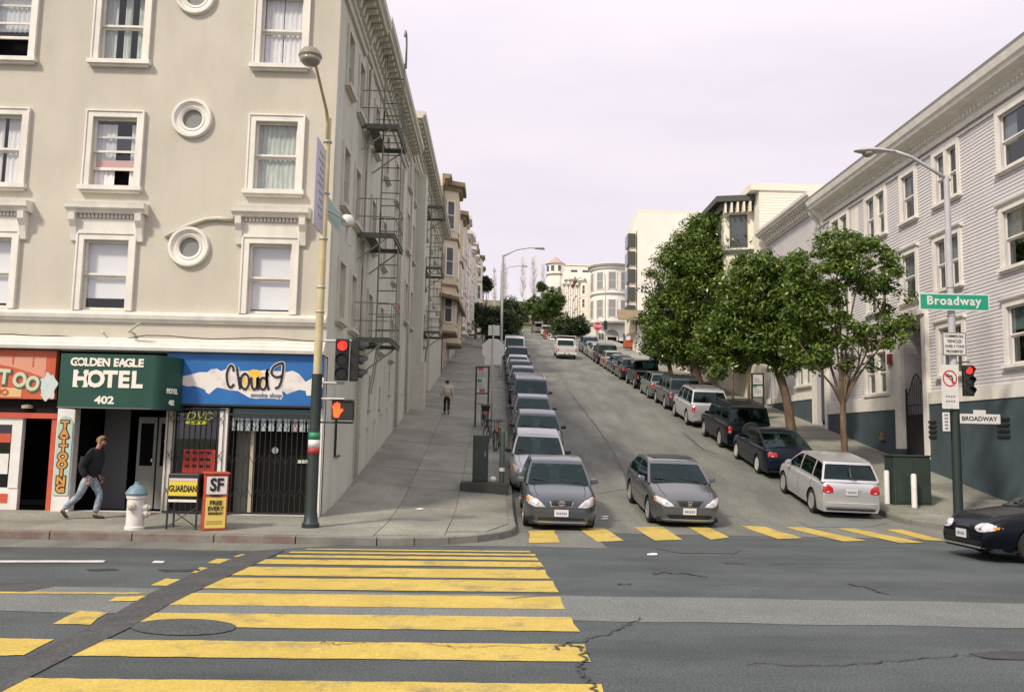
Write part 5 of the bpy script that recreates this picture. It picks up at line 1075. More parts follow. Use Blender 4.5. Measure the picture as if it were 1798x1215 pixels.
ws = thing('camera_bracket', 'white dome shaped device on a bracket beside the green street name blade', 'bracket', (PX + .4, PY + .6, 6.2))
c = P(610, 390, Y=PY + 1.1); b = MB(); b.lathe([(0, .17), (.1, .15), (.15, .05), (.15, -.06), (.1, -.1), (0, -.1)], c, 14); b.build('dome', M_signw, ws, smooth=True); b = MB(); b.tube([(c.x, c.y, c.z - .1), (c.x - .02, c.y, c.z - .45), (c.x + .1, c.y, c.z - .55)], .03, 6); b.tube([(c.x, c.y, c.z), (PX, PY, c.z)], .02, 6); b.build('arm', M_galv, ws)
# hydrant
hy = drop(236, 929); t = thing('fire_hydrant', 'stout white fire hydrant with a blue grey cap beside the newspaper boxes', 'fire hydrant', hy)
b = MB(); b.lathe([(.19, 0), (.19, .05), (.165, .07), (.165, .58), (.185, .60), (.185, .66)], hy, 20); b.build('barrel', mat('hydrant_white', (.74, .72, .68), .5, (.60, .58, .53), scale=5, space='World'), t, smooth=35)
b = MB(); b.lathe([(.20, .661), (.21, .69), (.19, .73), (.13, .82), (.06, .86), (.05, .91), (0, .92)], hy, 20); b.build('cap', mat('hydrant_blue', (.11, .19, .23), .5, (.16, .25, .29), scale=6, space='World'), t, smooth=35)
for ax, sg, z_ in (('x', 1, .42), ('x', 1, .30), ('y', -1, .45)):
    b = MB(); b.lathe([(.075, .14 * sg), (.075, .24 * sg), (.055, .25 * sg), (.03, .29 * sg), (0, .29 * sg)], (hy.x, hy.y, hy.z + z_), 12, axis=ax); b.build('nozzle', mat('hydrant_nozzle', (.50, .46, .38), .5), t)
# newspaper boxes
nb1 = drop(318, 931); nb1 = Vector((P(319, 930, Z=.17).x, 17.25, .17)); t = thing('newspaper_box', 'black wire-legged newspaper rack with a yellow front panel', 'newspaper box', nb1)
b = MB(); b.box(nb1.x - .34, nb1.x + .27, nb1.y - .18, nb1.y + .22, .78, 1.25); b.build('box', M_blk, t, bevel=.02)
for dx in (-.32, .25):
    for dy in (-.16, .2): b = MB(); b.box(nb1.x + dx - .015, nb1.x + dx + .015, nb1.y + dy - .015, nb1.y + dy + .015, .17, .779); b.build('leg', M_blk, t)
for x0_, x1_ in ((-.32, .25), (.25, -.32)): b = MB(); b.tube([(nb1.x + x0_, nb1.y - .16, .22), (nb1.x + x1_, nb1.y - .16, .6)], .01, 5); b.build('brace', M_blk, t)
b = MB(); b.box(nb1.x - .31, nb1.x + .24, nb1.y - .19, nb1.y - .1801, .82, 1.10); b.build('panel', mat('guardian_yellow', (.70, .56, .05), .5), t)
b = MB(); b.box(nb1.x - .31, nb1.x + .24, nb1.y - .19, nb1.y - .1801, 1.105, 1.16); b.build('strip', mat('pink_strip', (.62, .5, .5), .5), t)
write('lettering', 'GUARDIAN', .17, face_south((nb1.x - .035, nb1.y - .194, .955)), M_ink, t, off=.004, sx=.62)
b = MB(); b.box(nb1.x - .31, nb1.x + .24, nb1.y - .185, nb1.y - .1801, .70, .75); b.build('tape', M_white, t)
nb2 = Vector((P(372, 930, Z=.17).x, 17.2, .17)); t = thing('newspaper_box', 'red newspaper box with white and yellow front panels on the kerbside pavement', 'newspaper box', nb2)
cth, sth = math.cos(.42), math.sin(.42)
def RB2(u, v, d): return (nb2.x + u * cth + d * sth, nb2.y + u * sth - d * cth, .17 + v)
def RS2(u, v, d): return (nb2.x + (.22 + d) * cth + u * sth * -1, nb2.y + (.22 + d) * sth + u * cth, .17 + v)
b = MB(); b.fbox(RB2, -.22, .22, .0, 1.08, -.22, .22); b.fbox(RB2, -.24, .24, 1.0801, 1.12, -.24, .25); b.build('box', mat('news_red', (.40, .055, .03), .5, (.46, .08, .04), scale=4, space='World'), t, bevel=.012)
b = MB(); b.fbox(RB2, -.19, .19, .70, 1.04, .221, .228); b.build('white_panel', M_white, t); b = MB(); b.fbox(RB2, -.19, .19, .05, .64, .221, .228); b.build('yellow_panel', mat('news_yellow', (.74, .56, .13), .5), t)
fr2 = lambda v: fmat(RB2(0, v, .234), (cth, sth, 0), (0, 0, 1))
write('lettering', 'SF', .34, fr2(.87), M_ink, t, off=.012, sx=.8); write('lettering', 'WEEKLY', .06, fr2(.67), M_ink, t, off=.002)
for tx, v, sz in (('FREE', .53, .12), ('EVERY', .42, .11), ('MONDAY', .33, .065)): write('lettering', tx, sz, fr2(v), M_ink, t, off=.003, sx=.95)
b = MB(); b.fbox(RB2, -.16, .14, .17, .18, .229, .231); b.fbox(RB2, -.16, .14, .13, .14, .229, .231); b.build('fine_print', M_ink, t)
fs2 = lambda v: fmat(RS2(0, v, .012), (-sth, cth, 0), (0, 0, 1))
b = MB(); b.fbox(RS2, -.12, .12, .76, 1.02, .001, .006); b.build('white_panel', M_white, t); b = MB(); b.fbox(RS2, -.10, .10, .2, .70, .001, .006); b.build('yellow_panel', MATS['news_yellow'], t)
write('lettering', 'SF', .2, fs2(.9), M_ink, t, off=.006, sx=.8)
for k, tx in enumerate(('FREE', 'EVERY', 'MONDAY')): write('lettering', tx, .075, fs2(.6 - .1 * k), M_ink, t, off=.001, sx=.8)
# ------------------------------------------------------------------ vehicles
M_tyre = mat('tyre_rubber', (.016, .016, .017), .85)
M_rim = mat('alloy_rim', (.40, .40, .39), .35, metal=.35)
M_seal = mat('black_plastic', (.016, .017, .018), .45)
M_inter = mat('car_interior', (.030, .030, .032), .9)
M_seat = mat('seat_cloth', (.075, .07, .065), .9)
M_cglass = glass('car_glass', (.15, .24, .235), .02, .01, (.46, .66, .66))
M_lamp = mat('headlamp_lens', (.66, .66, .68), .12, (.40, .41, .43), scale=14, coat=1.0)
M_amber = mat('amber_lens', (.62, .24, .03), .2, coat=.8)
M_tail = mat('tail_lens', (.46, .018, .014), .18, coat=1.0)
M_chrome = mat('chrome', (.62, .62, .62), .18, metal=1.0)
M_plate = mat('licence_plate', (.66, .65, .63), .4)
M_grille = mat('grille_black', (.010, .011, .013), .4)
M_pink2 = mat('plate_red_ink', (.35, .15, .25), .5)
def paint(name, col, metal=.35, rough=.32): return mat(name, col, rough, metal=metal, coat=.55)
def interp(tab, y):
    if y <= tab[0][0]: return tab[0][1]
    for a, c in zip(tab, tab[1:]):
        if y <= c[0]:
            t = (y - a[0]) / (c[0] - a[0] + 1e-9); return a[1] + (c[1] - a[1]) * t
    return tab[-1][1]
class Shape: pass
def car_shape(L=4.5, W=1.70, H=1.47, hood=((0, .66), (.02, .71), (.06, .75), (.15, .79), (.4, .85), (1.0, .945)), cowl=1.12, cowl_z=.95, wtop=1.95, rtop=3.30, rbase=3.95, rdeck_z=1.0, tail=((0, .62), (.03, .80), (.10, .93), (.3, .985)), belt=.93, axf=.88, axr=3.46, wr=.32, zlow=.20, roofw=.70, noset=.25, tailt=.10, box=False):
    s = Shape(); s.__dict__.update(locals()); return s
def build_car(sh, P_, label, group, tone='dark', rear=True, front=True, fine=True, rack=False, spare=False, pick=False, name='parked_car', cat='car', lampset='a', rimm=None, bumper=None, emblem=None, roofdark=False):
    t = thing(name, label, cat, (0, 0, 0), group); L, W, H = sh.L, sh.W, sh.H
    # y runs from 0 at the nose to L at the tail; flipped to +y forward at the end
    hood = sorted(sh.hood); tail = sorted(sh.tail)
    top_tab = [(a, b) for a, b in hood] + [(sh.cowl + .02, sh.cowl_z)] + [((sh.cowl + sh.rbase) / 2, sh.belt + .02)] + [(sh.rbase, sh.rdeck_z)] + [(L - a, b) for a, b in reversed(tail)]
    top_tab = sorted(top_tab)
    def zt(y): return interp(top_tab, y)
    def plan(y):
        f = min(1.0, max(0.0, y / .75)); r = min(1.0, max(0.0, (L - y) / .6))
        return (1 - sh.noset * (1 - f) ** 2.6) * (1 - sh.tailt * (1 - r) ** 2.6)
    def hw(y, z):
        top = zt(y); u = max(0.0, min(1.0, (z - sh.zlow) / max(.05, top - sh.zlow)))
        v = 1 - .05 * (1 - u / .4) ** 2 if u < .4 else 1 - .055 * ((u - .4) / .6) ** 2
        if u > .86: v *= 1 - .10 * ((u - .86) / .14) ** 2
        if y < .62 and u < .5: v *= 1 - .13 * (1 - y / .62) * (1 - u / .5)
        return W / 2 * plan(y) * v
    def zbot(y):
        z = sh.zlow
        for ax in (sh.axf, sh.axr):
            d = abs(y - ax); rr = sh.wr * 1.16
            if d < rr: z = max(z, sh.wr + math.sqrt(rr * rr - d * d))
        return z
    ys = sorted(set([round(v, 3) for v in [0, .03, .08, .15, .25, .4, .6, .85, 1.0] + [sh.cowl, sh.wtop, sh.rtop, sh.rbase] + [L - v for v in (0, .03, .08, .15, .25, .4, .6)] + rngf(.5, L - .5, .3) + [ax + sh.wr * 1.16 * math.sin(R(a)) for ax in (sh.axf, sh.axr) for a in (-90, -75, -55, -30, 0, 30, 55, 75, 90)]]))
    U = [0, .1, .25, .4, .55, .7, .82, .9, .96, 1.0]; Yf = lambda y: L / 2 - y
    rows = []
    for y in ys:
        top = zt(y); zb = min(zbot(y), top - .08); r_ = []
        for u in U: z = zb + (top - zb) * u; r_.append((hw(y, z), z))
        w1 = r_[-1][0]
        r_ += [(w1 * f, top + .035 * (1 - f * f) * min(1, y / .3 + .2) * min(1, (L - y) / .3 + .2)) for f in (.8, .5, .2)]
        full = [(x, Yf(y), z) for x, z in r_] + [(-x, Yf(y), z) for x, z in reversed(r_)]; rows.append(full)
    b = MB(); b.grid(rows); n = len(rows[0])
    b.add(rows[0], [tuple(range(n))]); b.add(rows[-1], [tuple(range(n - 1, -1, -1))]); 
    body = b.build('body', P_, t, smooth=42, merge=True)
    b = MB(); b.box(-W / 2 + .12, W / 2 - .12, Yf(L - .15), Yf(.15), sh.zlow - .02, sh.zlow + .05)
    for ax in (sh.axf, sh.axr): b.box(-W / 2 + .06, W / 2 - .06, Yf(ax + sh.wr * 1.25), Yf(ax - sh.wr * 1.25), sh.zlow, sh.zlow + .02)
    ub = b.build('underbody', M_seal, t)
    # wheel wells
    for ax in (sh.axf, sh.axr):
        for sg in (-1, 1):
            b = MB(); rr = sh.wr * 1.15; nn = 14; arcp = [(rr * math.cos(math.pi * k / nn), rr * math.sin(math.pi * k / nn)) for k in range(nn + 1)]
            xo = sg * (hw(ax, .55) - .02); xi = sg * (W / 2 - .32)
            b.grid([[(xo, Yf(ax) + a, sh.wr + c) for a, c in arcp], [(xi, Yf(ax) + a, sh.wr + c) for a, c in arcp]]); b.add([(xi, Yf(ax) + a, sh.wr + c) for a, c in arcp] + [(xi, Yf(ax) - rr, sh.zlow), (xi, Yf(ax) + rr, sh.zlow)], [tuple(range(nn + 3))]); b.build('wheel_well', M_seal, t, recalc=False)
    # cabin
    prof = [(sh.cowl, zt(sh.cowl)), (sh.wtop, H - .04), (sh.wtop + .25, H - .005), ((sh.wtop + sh.rtop) / 2, H), (sh.rtop - .25, H - .012), (sh.rtop, H - .05), (sh.rbase, zt(sh.rbase))]
    wb0 = W / 2 * .93; wr0 = W / 2 * sh.roofw
    def side(y, z):
        tz = max(0, min(1, (z - sh.belt) / (H - sh.belt))); return wb0 * (1 - tz ** 1.35) + (wr0 + .03) * tz ** 1.35
    def pz(y): return interp(prof, y)
    # windscreen, roof and rear window strips, with glass cells left for panes
    shell = MB(); gw = MB(); gr = MB(); sides = {}
    def strip(a, c, nrow, tr0, tr1, glassmb, bulge=.05):
        xs = [-1, -.93, -.6, -.25, .25, .6, .93, 1]
        rws = []
        for i in range(nrow + 1):
            t_ = i / nrow; y = a[0] + (c[0] - a[0]) * t_; z = a[1] + (c[1] - a[1]) * t_; w_ = side(y, z)
            sgn = -1 if a[0] < c[0] and a[1] < c[1] else 1
            rws.append([(f * w_, Yf(y) + (-sgn) * bulge * (1 - f * f) , z + .012 * (1 - f * f)) for f in xs])
        for i in range(nrow):
            for k in range(len(xs) - 1):
                tgt = glassmb if (glassmb is not None and 1 <= k <= len(xs) - 3 and tr0 <= i < nrow - tr1) else shell
                tgt.add([rws[i][k], rws[i][k + 1], rws[i + 1][k + 1], rws[i + 1][k]], [(0, 1, 2, 3)])
    strip(prof[0], prof[1], 8, 0, 1, gw, .06)
    for a, c in zip(prof[1:-2], prof[2:-1]): strip(a, c, 2, 0, 0, None, 0)
    strip(prof[-2], prof[-1], 8, 1, 1, gr, .06)
    # sides
    ysd = sorted(set([round(v, 3) for v in rngf(sh.cowl, sh.rbase, .09)] + [sh.wtop, sh.rtop]))
    pill = getattr(sh, 'pillars', None) or (sh.cowl + (sh.rbase - sh.cowl) * .52,)
    def isglass(y, v0):
        if any(abs(y - p) < .055 for p in pill): return False
        return y > sh.cowl + .26 and y < sh.rbase - (.30 if not sh.box else .12)
    for sg in (-1, 1):
        gm = [MB() for _ in range(len(pill) + 1)]
        for ya, yb in zip(ysd, ysd[1:]):
            ym = (ya + yb) / 2; seg = sum(1 for p in pill if ym > p)
            za, zb_ = pz(ya), pz(yb); ba, bb = min(sh.belt - .02, za), min(sh.belt - .02, zb_)
            V = [0, .12, .5, .86, 1.0]
            for i in range(4):
                q = []
                for y, z0, z1, v in ((ya, ba, za, V[i]), (yb, bb, zb_, V[i]), (yb, bb, zb_, V[i + 1]), (ya, ba, za, V[i + 1])):
                    z = z0 + (z1 - z0) * v; q.append((sg * side(y, z), Yf(y), z))
                ((gm[seg]) if (1 <= i <= 2 and isglass(ym, 0) and min(za, zb_) - sh.belt > .13) else shell).add(q, [(0, 1, 2, 3)])
        for g_ in gm:
            if g_.f: g_.build('side_window', M_cglass, t, recalc=False, merge=True, smooth=True)
    cab = shell.build('roof', P_, t, smooth=35, merge=True)
    gw.build('windscreen', M_cglass, t, recalc=False, merge=True, smooth=True); gr.build('rear_window', M_cglass, t, recalc=False, merge=True, smooth=True)
    # inside: dark floor at the belt, dashboard, seats
    b = MB(); b.box(-wb0 + .04, wb0 - .04, Yf(sh.rbase - .05), Yf(sh.cowl + .08), sh.belt - .25, min(sh.belt, sh.cowl_z) + .045); b.build('cabin_floor', M_inter, t)
    if fine:
        for y in (sh.wtop + .35, sh.rtop - .45):
            for x in (-.36, .36):
                b = MB(); b.box(x - .22, x + .22, Yf(y + .1), Yf(y), sh.belt, sh.belt + .19); b.box(x - .12, x + .12, Yf(y + .09), Yf(y + .02), sh.belt + .20, sh.belt + .36); b.build('seat', M_seat, t, bevel=.02)
        b = MB(); n = 14; b.tube([(-.36 + .18 * math.cos(2 * math.pi * k / n), Yf(sh.cowl + .55) , sh.belt + .03 + .17 * math.sin(2 * math.pi * k / n)) for k in range(n + 1)], .014, 5); b.build('steering_wheel', M_seal, t) if tone == 'front' else None
    # surface finders for lamps, grille and bumpers
    def fy(x, z, rear_=False):
        lo, hi = (0.0, L / 2) if not rear_ else (L, L / 2)
        for _ in range(24):
            m_ = (lo + hi) / 2
            inside = zt(m_) >= z and hw(m_, z) >= abs(x)
            if inside: hi = m_
            else: lo = m_
        return hi
    def patch(nm, outline, m_, par, rear_=False, off=.008, dens=5, depth=None):
        """a panel that follows the nose or tail: outline in (x, z); fan of rings towards its centre"""
        cx_ = sum(p[0] for p in outline) / len(outline); cz_ = sum(p[1] for p in outline) / len(outline); dense = []
        for p, q in zip(outline, outline[1:] + outline[:1]):
            for k in range(4): dense.append((p[0] + (q[0] - p[0]) * k / 4, p[1] + (q[1] - p[1]) * k / 4))
        b = MB(); rws = []; sg = -1 if not rear_ else 1
        for i in range(dens + 1):
            f = 1 - i / dens * .98; rws.append([])
            for x, z in dense:
                X = cx_ + (x - cx_) * f; Zz = cz_ + (z - cz_) * f; rws[-1].append((X, Yf(fy(X, Zz, rear_) + sg * (off if i else -.01)), Zz))
            rws[-1].append(rws[-1][0])
        b.grid(rws); return b.build(nm, m_, par, recalc=False, smooth=30)
    mir = lambda o: [(-x, z) for x, z in o]
    hz = interp(hood, .12); w = W / 2
    if front:
        if lampset == 'a':   # swept lamps high on the corners
            hl = [(w * .40, hz - .20), (w * .50, hz - .10), (w * .66, hz + .0), (w * .90, hz + .045), (w * .95, hz - .05), (w * .91, hz - .15), (w * .66, hz - .205)]; gl = [(-w * .36, hz - .025), (w * .36, hz - .025), (w * .29, hz - .165), (-w * .29, hz - .165)]
        elif lampset == 'd':
            hl = [(w * .66 + w * .27 * math.cos(a), hz - .075 + .10 * math.sin(a)) for a in [2 * math.pi * k / 12 for k in range(12)]]; gl = [(-w * .30, hz - .04), (w * .30, hz - .04), (w * .28, hz - .10), (-w * .28, hz - .10)]
        elif lampset == 'b':
            hl = [(w * .40, hz - .18), (w * .46, hz - .11), (w * .68, hz + .01), (w * .92, hz + .04), (w * .95, hz - .09), (w * .62, hz - .195)]; gl = [(-w * .46, hz - .02), (w * .46, hz - .02), (w * .28, hz - .165), (-w * .28, hz - .165)]
        else:
            hl = [(w * .52, hz - .2), (w * .52, hz - .02), (w * .88, hz - .02), (w * .88, hz - .2)]; gl = [(-w * .48, hz - .02), (w * .48, hz - .02), (w * .46, hz - .2), (-w * .46, hz - .2)]
        for sg in (1, -1):
            o = hl if sg == 1 else mir(hl); h = patch('headlight', o, M_lamp, t)
            if lampset == 'd': am = [(w * .86, hz - .10), (w * .86, hz - .05), (w * .91, hz - .05), (w * .91, hz - .10)]
            else: am = [(w * .86, hz - .13), (w * .84, hz + .005), (w * .925, hz + .01), (w * .94, hz - .06)] if lampset == 'a' else [(w * .88, hz - .09), (w * .88, hz - .005), (w * .925, hz), (w * .93, hz - .08)]
            patch('indicator', am if sg == 1 else mir(am), M_amber, h, off=.012)
            if fine: patch('reflector', [(sg * (w * .66 + .05 * math.cos(a)), hz - .085 + .05 * math.sin(a)) for a in [2 * math.pi * k / 8 for k in range(8)]], M_chrome, h, off=.014)
        g_ = patch('grille', gl, M_grille, t, off=.014); gcx, gcz = 0, (gl[0][1] + gl[2][1]) / 2; patch('grille_trim', [(x * 1.09, gcz + (z - gcz) * 1.30) for x, z in gl], M_chrome if lampset != 'b' else P_, g_, off=.007)
        if fine:
            for k in range(2 if lampset == 'c' else 0): zz = hz - .06 - .04 * k; patch('grille_bar', [(-w * .32, zz), (w * .32, zz), (w * .32, zz - .008), (-w * .32, zz - .008)], M_chrome if lampset == 'a' else M_seal, g_, off=.014)
        if emblem:
            ye = Yf(fy(0, hz - .095) - .035); hz_e = hz; hz = hz - .02
            if emblem == 'ovals':
                for rx, rz, ox, oz in ((.075, .05, 0, 0), (.025, .048, 0, 0), (.05, .02, 0, .022)):
                    b = MB(); b.tube([(ox + rx * math.cos(2 * math.pi * k / 20), ye, hz - .075 + oz + rz * math.sin(2 * math.pi * k / 20)) for k in range(21)], .0075, 5); b.build('emblem', M_chrome, t)
            else:
                b = MB(); b.tube([(-.045, ye, hz - .035), (-.03, ye, hz - .12)], .011, 5); b.tube([(.045, ye, hz - .035), (.03, ye, hz - .12)], .011, 5); b.tube([(-.035, ye, hz - .08), (.035, ye, hz - .08)], .009, 5); b.tube([(-.055, ye, hz - .03), (.055, ye, hz - .03), (.042, ye, hz - .125), (-.042, ye, hz - .125), (-.055, ye, hz - .03)], .007, 5); b.build('emblem', M_chrome, t)
        if emblem: hz = hz_e
        patch('lower_grille', [(-w * .66, .385), (w * .66, .385), (w * .76, .32), (w * .58, .275), (-w * .58, .275), (-w * .76, .32)] if lampset == 'b' else [(-w * .74, .36), (w * .74, .36), (w * .78, .30), (-w * .78, .30)], M_grille, t, off=.012)
        if fine:
            patch('bumper_lip', [(-w * .84, .272), (w * .84, .272), (w * .84, .240), (-w * .84, .240)], sil, t, off=.035)  # silver colour paints in the sky's reflection along the lip
            patch('bumper_line', [(-w * .9, hz - .205), (w * .9, hz - .205), (w * .9, hz - .213), (-w * .9, hz - .213)], M_seal, t, off=.004)
        yp = Yf(fy(0, .44) - .03); b = MB(); b.box(-.16, .16, yp - .02, yp, .385, .54); pl = b.build('license_plate', M_plate, t)
        if fine:
            b = MB()
            for k in range(6): b.box(-.12 + .042 * k, -.095 + .042 * k, yp, yp + .002, .43, .485)
            b.build('plate_lettering', mat('plate_blue_ink', (.12, .14, .30), .5), pl)
    if rear:
        tz = interp(tail, .12)
        if sh.box: tl_ = [(w * .74, tz - .10), (w * .93, tz - .06), (w * .95, tz - .34), (w * .78, tz - .36)]
        else: tl_ = [(w * .56, tz - .20), (w * .60, tz - .03), (w * .90, tz - .0), (w * .945, tz - .14), (w * .88, tz - .21)]
        tl_ = getattr(sh, 'tl', None) or tl_
        for sg in (1, -1):
            h = patch('taillight', tl_ if sg == 1 else mir(tl_), M_tail, t, rear_=True); cx_ = sum(p[0] for p in tl_) / len(tl_); cz_ = sum(p[1] for p in tl_) / len(tl_)
            patch('reversing_lamp', [(sg * (cx_ + .04 * a), cz_ - .05 + .022 * c) for a, c in ((-1, -1), (1, -1), (1, 1), (-1, 1))], M_lamp, h, rear_=True, off=.014)
        zz = getattr(sh, 'plz', .62 if not sh.box else .80)
        patch('plate_recess', [(-.30, zz + .10), (.30, zz + .10), (.28, zz - .10), (-.28, zz - .10)], P_ if fine else M_seal, t, rear_=True, off=.004); yp = Yf(fy(0, zz, True) + .025); b = MB(); b.box(-.155, .155, yp - .006, yp + .01, zz - .075, zz + .075); pl = b.build('license_plate', M_plate, t)
        if fine:
            b = MB()
            for k in range(6): b.box(-.12 + .042 * k, -.095 + .042 * k, yp - .008, yp - .0061, zz - .03, zz + .03)
            b.build('plate_lettering', mat('plate_blue_ink', (.12, .14, .30), .5), pl)
        patch('rear_bumper', [(-w * .90, .46), (w * .90, .46), (w * .90, .34), (-w * .90, .34)], bumper or P_, t, rear_=True, off=.05); patch('rear_valance', [(-w * .86, .30), (w * .86, .30), (w * .84, .24), (-w * .84, .24)], M_seal, t, rear_=True, off=.02)
    # wheels
    for ax in (sh.axf, sh.axr):
        for sg in (-1, 1):
            xo = sg * (W / 2 - .012); r_ = sh.wr; c = (xo - sg * .0, Yf(ax), r_)
            b = MB(); b.lathe([(r_ * .66, -.20 * sg), (r_ * .93, -.20 * sg), (r_, -.16 * sg), (r_, -.05 * sg), (r_ * .94, -.005 * sg), (r_ * .70, .0), (r_ * .66, -.02 * sg)], c, 24, axis='x', closed=False); wl = b.build('wheel', M_tyre, t, smooth=35)
            b = MB(); b.lathe([(r_ * .67, -.01 * sg), (r_ * .60, -.02 * sg), (r_ * .58, -.06 * sg), (0, -.07 * sg)], c, 20, axis='x'); b.build('rim', M_seal if fine else (rimm or M_rim), wl, smooth=30)
            if fine:
                b = MB(); b.lathe([(r_ * .68, -.004 * sg), (r_ * .60, .002 * sg), (r_ * .57, -.03 * sg)], c, 20, axis='x'); b.lathe([(r_ * .16, -.05 * sg), (r_ * .16, -.008 * sg), (0, -.004 * sg)], c, 10, axis='x')
                for k in range(7):
                    a = 2 * math.pi * k / 7 + .2; d1 = Vector((0, math.cos(a), math.sin(a))); d2 = Vector((0, -math.sin(a), math.cos(a))); cc = Vector(c)
                    q = [cc + d1 * r_ * .12 + d2 * r_ * .07, cc + d1 * r_ * .60 + d2 * r_ * .10, cc + d1 * r_ * .60 - d2 * r_ * .10, cc + d1 * r_ * .12 - d2 * r_ * .07]
                    b.prism([p + Vector((-.012 * sg, 0, 0)) for p in q], (-.03 * sg, 0, 0))
                b.build('spokes', rimm or M_rim, wl)
    # mirrors, handles, door lines
    for sg in (-1, 1):
        y = sh.cowl + .42; x = side(y, sh.belt + .06)
        b = MB(); b.hexa([(sg * (x + .02), Yf(y), sh.belt + .0), (sg * (x + .22), Yf(y + .02), sh.belt + .03), (sg * (x + .22), Yf(y - .10), sh.belt + .03), (sg * (x + .02), Yf(y - .14), sh.belt + .0), (sg * (x + .03), Yf(y), sh.belt + .13), (sg * (x + .20), Yf(y + .02), sh.belt + .15), (sg * (x + .20), Yf(y - .08), sh.belt + .14), (sg * (x + .03), Yf(y - .12), sh.belt + .13)]); b.build('mirror', P_ if tone == 'front' else (M_seal if tone == 'dark' else P_), t, bevel=.03)
        if fine:
            for yd in [sh.cowl + .22, pill[0] - .0] + ([sh.rbase - .35] if not sh.box else [sh.rbase - .75]):
                b = MB(); rws = [[], []]
                for k in range(9):
                    z = sh.zlow + .10 + (zt(yd) - sh.zlow - .16) * k / 8
                    for i, dy in enumerate((-.006, .006)): rws[i].append((sg * (hw(yd + dy, z) + .003), Yf(yd + dy), z))
                b.grid(rws); b.build('door_seam', M_seal, t, recalc=False)
            for yd in (pill[0] - .2, pill[0] + .75):
                if yd < sh.rbase - .2:
                    z = sh.belt - .12; x = hw(yd, z); b = MB(); b.box(sg * x - .015, sg * x + .02, Yf(yd + .09), Yf(yd - .09), z - .015, z + .015); b.build('door_handle', P_ if tone != 'dark' else M_seal, t)
            b = MB(); rws = [[], []]
            for k in range(13):
                y = sh.axf + .42 + (sh.axr - sh.axf - .84) * k / 12
                for i, z in enumerate((.50, .545)): rws[i].append((sg * (hw(y, z) + .006 * (0 < k < 12)), Yf(y), z))
            b.grid(rws); b.build('rub_strip', P_, t, recalc=False)
    if fine:
        b = MB(); yw = sh.cowl + .02; b.box(-W * .40, W * .40, Yf(yw + .04), Yf(yw - .05), sh.cowl_z + .005, sh.cowl_z + .04); b.build('cowl', M_seal, t)
        for x in (-.5, .12):
            b = MB(); b.tube([(x, Yf(yw + .02), sh.cowl_z + .06), (x + .5, Yf(yw + .12), sh.cowl_z + .12)], .012, 4); b.build('wiper', M_seal, t)
        for sg in (-1, 1):   # bonnet shut lines
            b = MB(); b.tube([(sg * hw(y, zt(y)) * .82, Yf(y), zt(y) + .016) for y in rngf(.2, sh.cowl - .03, .15)], .006, 4); b.build('bonnet_seam', M_seal, t)
        b = MB(); b.box(-.07, .07, Yf(sh.wtop + .03), Yf(sh.wtop - .02), H - .17, H - .11); b.build('rear_view_mirror', M_seal, t)
    if rack:
        for sg in (-1, 1):
            b = MB(); x = sg * (wr0 - .04); b.tube([(x, Yf(sh.wtop + .2), H - .02), (x, Yf(sh.wtop + .3), H + .06), (x, Yf(sh.rtop - .3), H + .06), (x, Yf(sh.rtop - .15), H - .03)], .02, 6); b.build('roof_rail', M_chrome if rack == 'silver' else M_seal, t)
        for y in (sh.wtop + .5, sh.rtop - .5):
            b = MB(); b.box(-wr0 + .02, wr0 - .02, Yf(y + .03), Yf(y - .03), H + .05, H + .075); b.build('roof_bar', M_chrome if rack == 'silver' else M_seal, t)
    if roofdark:
        b = MB(); b.grid([[(f * wr0 * .80, Yf(y), pz(y) + .020) for f in (-1, 0, 1)] for y in rngf(sh.wtop + .25, sh.wtop + .95, .2)]); b.build('sunroof', M_seal, t)
    if spare:
        b = MB(); c = (.02, Yf(L) - .12, .86); b.lathe([(0, .10), (.20, .10), (.33, .06), (.36, 0), (.35, -.09), (.2, -.12)], c, 24, axis='y') if False else b.lathe([(.2, .12), (.34, .09), (.36, .0), (.34, -.09), (.18, -.11), (.12, -.06), (0, -.06)], c, 24, axis='y'); b.build('spare_wheel', M_tyre, t, smooth=35)
        b = MB(); b.lathe([(.16, -.095), (.10, -.12), (0, -.12)], c, 16, axis='y'); b.build('spare_rim', M_rim, t)
    return t
def place(t, X, Y, head, yaw=0.0):
    """set a car on the slope: head = +1 nose uphill, -1 nose towards the camera"""
    n = Vector((base(X - .5, Y) - base(X + .5, Y), (base(X, Y - 1.6) - base(X, Y + 1.6)) / 3.2, 1)).normalized()
    f = Vector((math.sin(yaw), head * math.cos(yaw), 0)); f = (f - n * f.dot(n)).normalized(); r = f.cross(n)
    m = Matrix((r, f, n)).transposed().to_4x4(); za = (base(X, Y - 1.3) + base(X, Y + 1.3)) / 2
    m.translation = Vector((X, Y, za + .006)); t.matrix_world = m
    t.rotation_mode = 'XYZ'
SEDAN = lambda **k: car_shape(**k)
sil = paint('silver_paint', (.36, .365, .37), .55, .30); silv2 = paint('pale_silver_paint', (.58, .585, .59), .55, .28); gry = paint('grey_paint', (.064, .078, .090), .4, .25); wgry = paint('warm_grey_paint', (.105, .115, .118), .4, .25); dgr = paint('dark_green_paint', (.012, .022, .020), .2); blk = mat('black_paint', (.003, .005, .009), .25, spec=.22); blu = paint('slate_blue_paint', (.030, .046, .060), .3); nvy = mat('navy_paint', (.005, .009, .018), .22, spec=.3); gld = paint('gold_paint', (.30, .25, .165), .5); wht = paint('white_car_paint', (.72, .70, .66), .0, .35); red_ = paint('red_car_paint', (.30, .025, .02), .1); pgr = paint('pale_green_paint', (.17, .20, .19), .5)
GLc = 'cars parked nose down along the left kerb'; GRc = 'cars parked nose up along the right kerb'
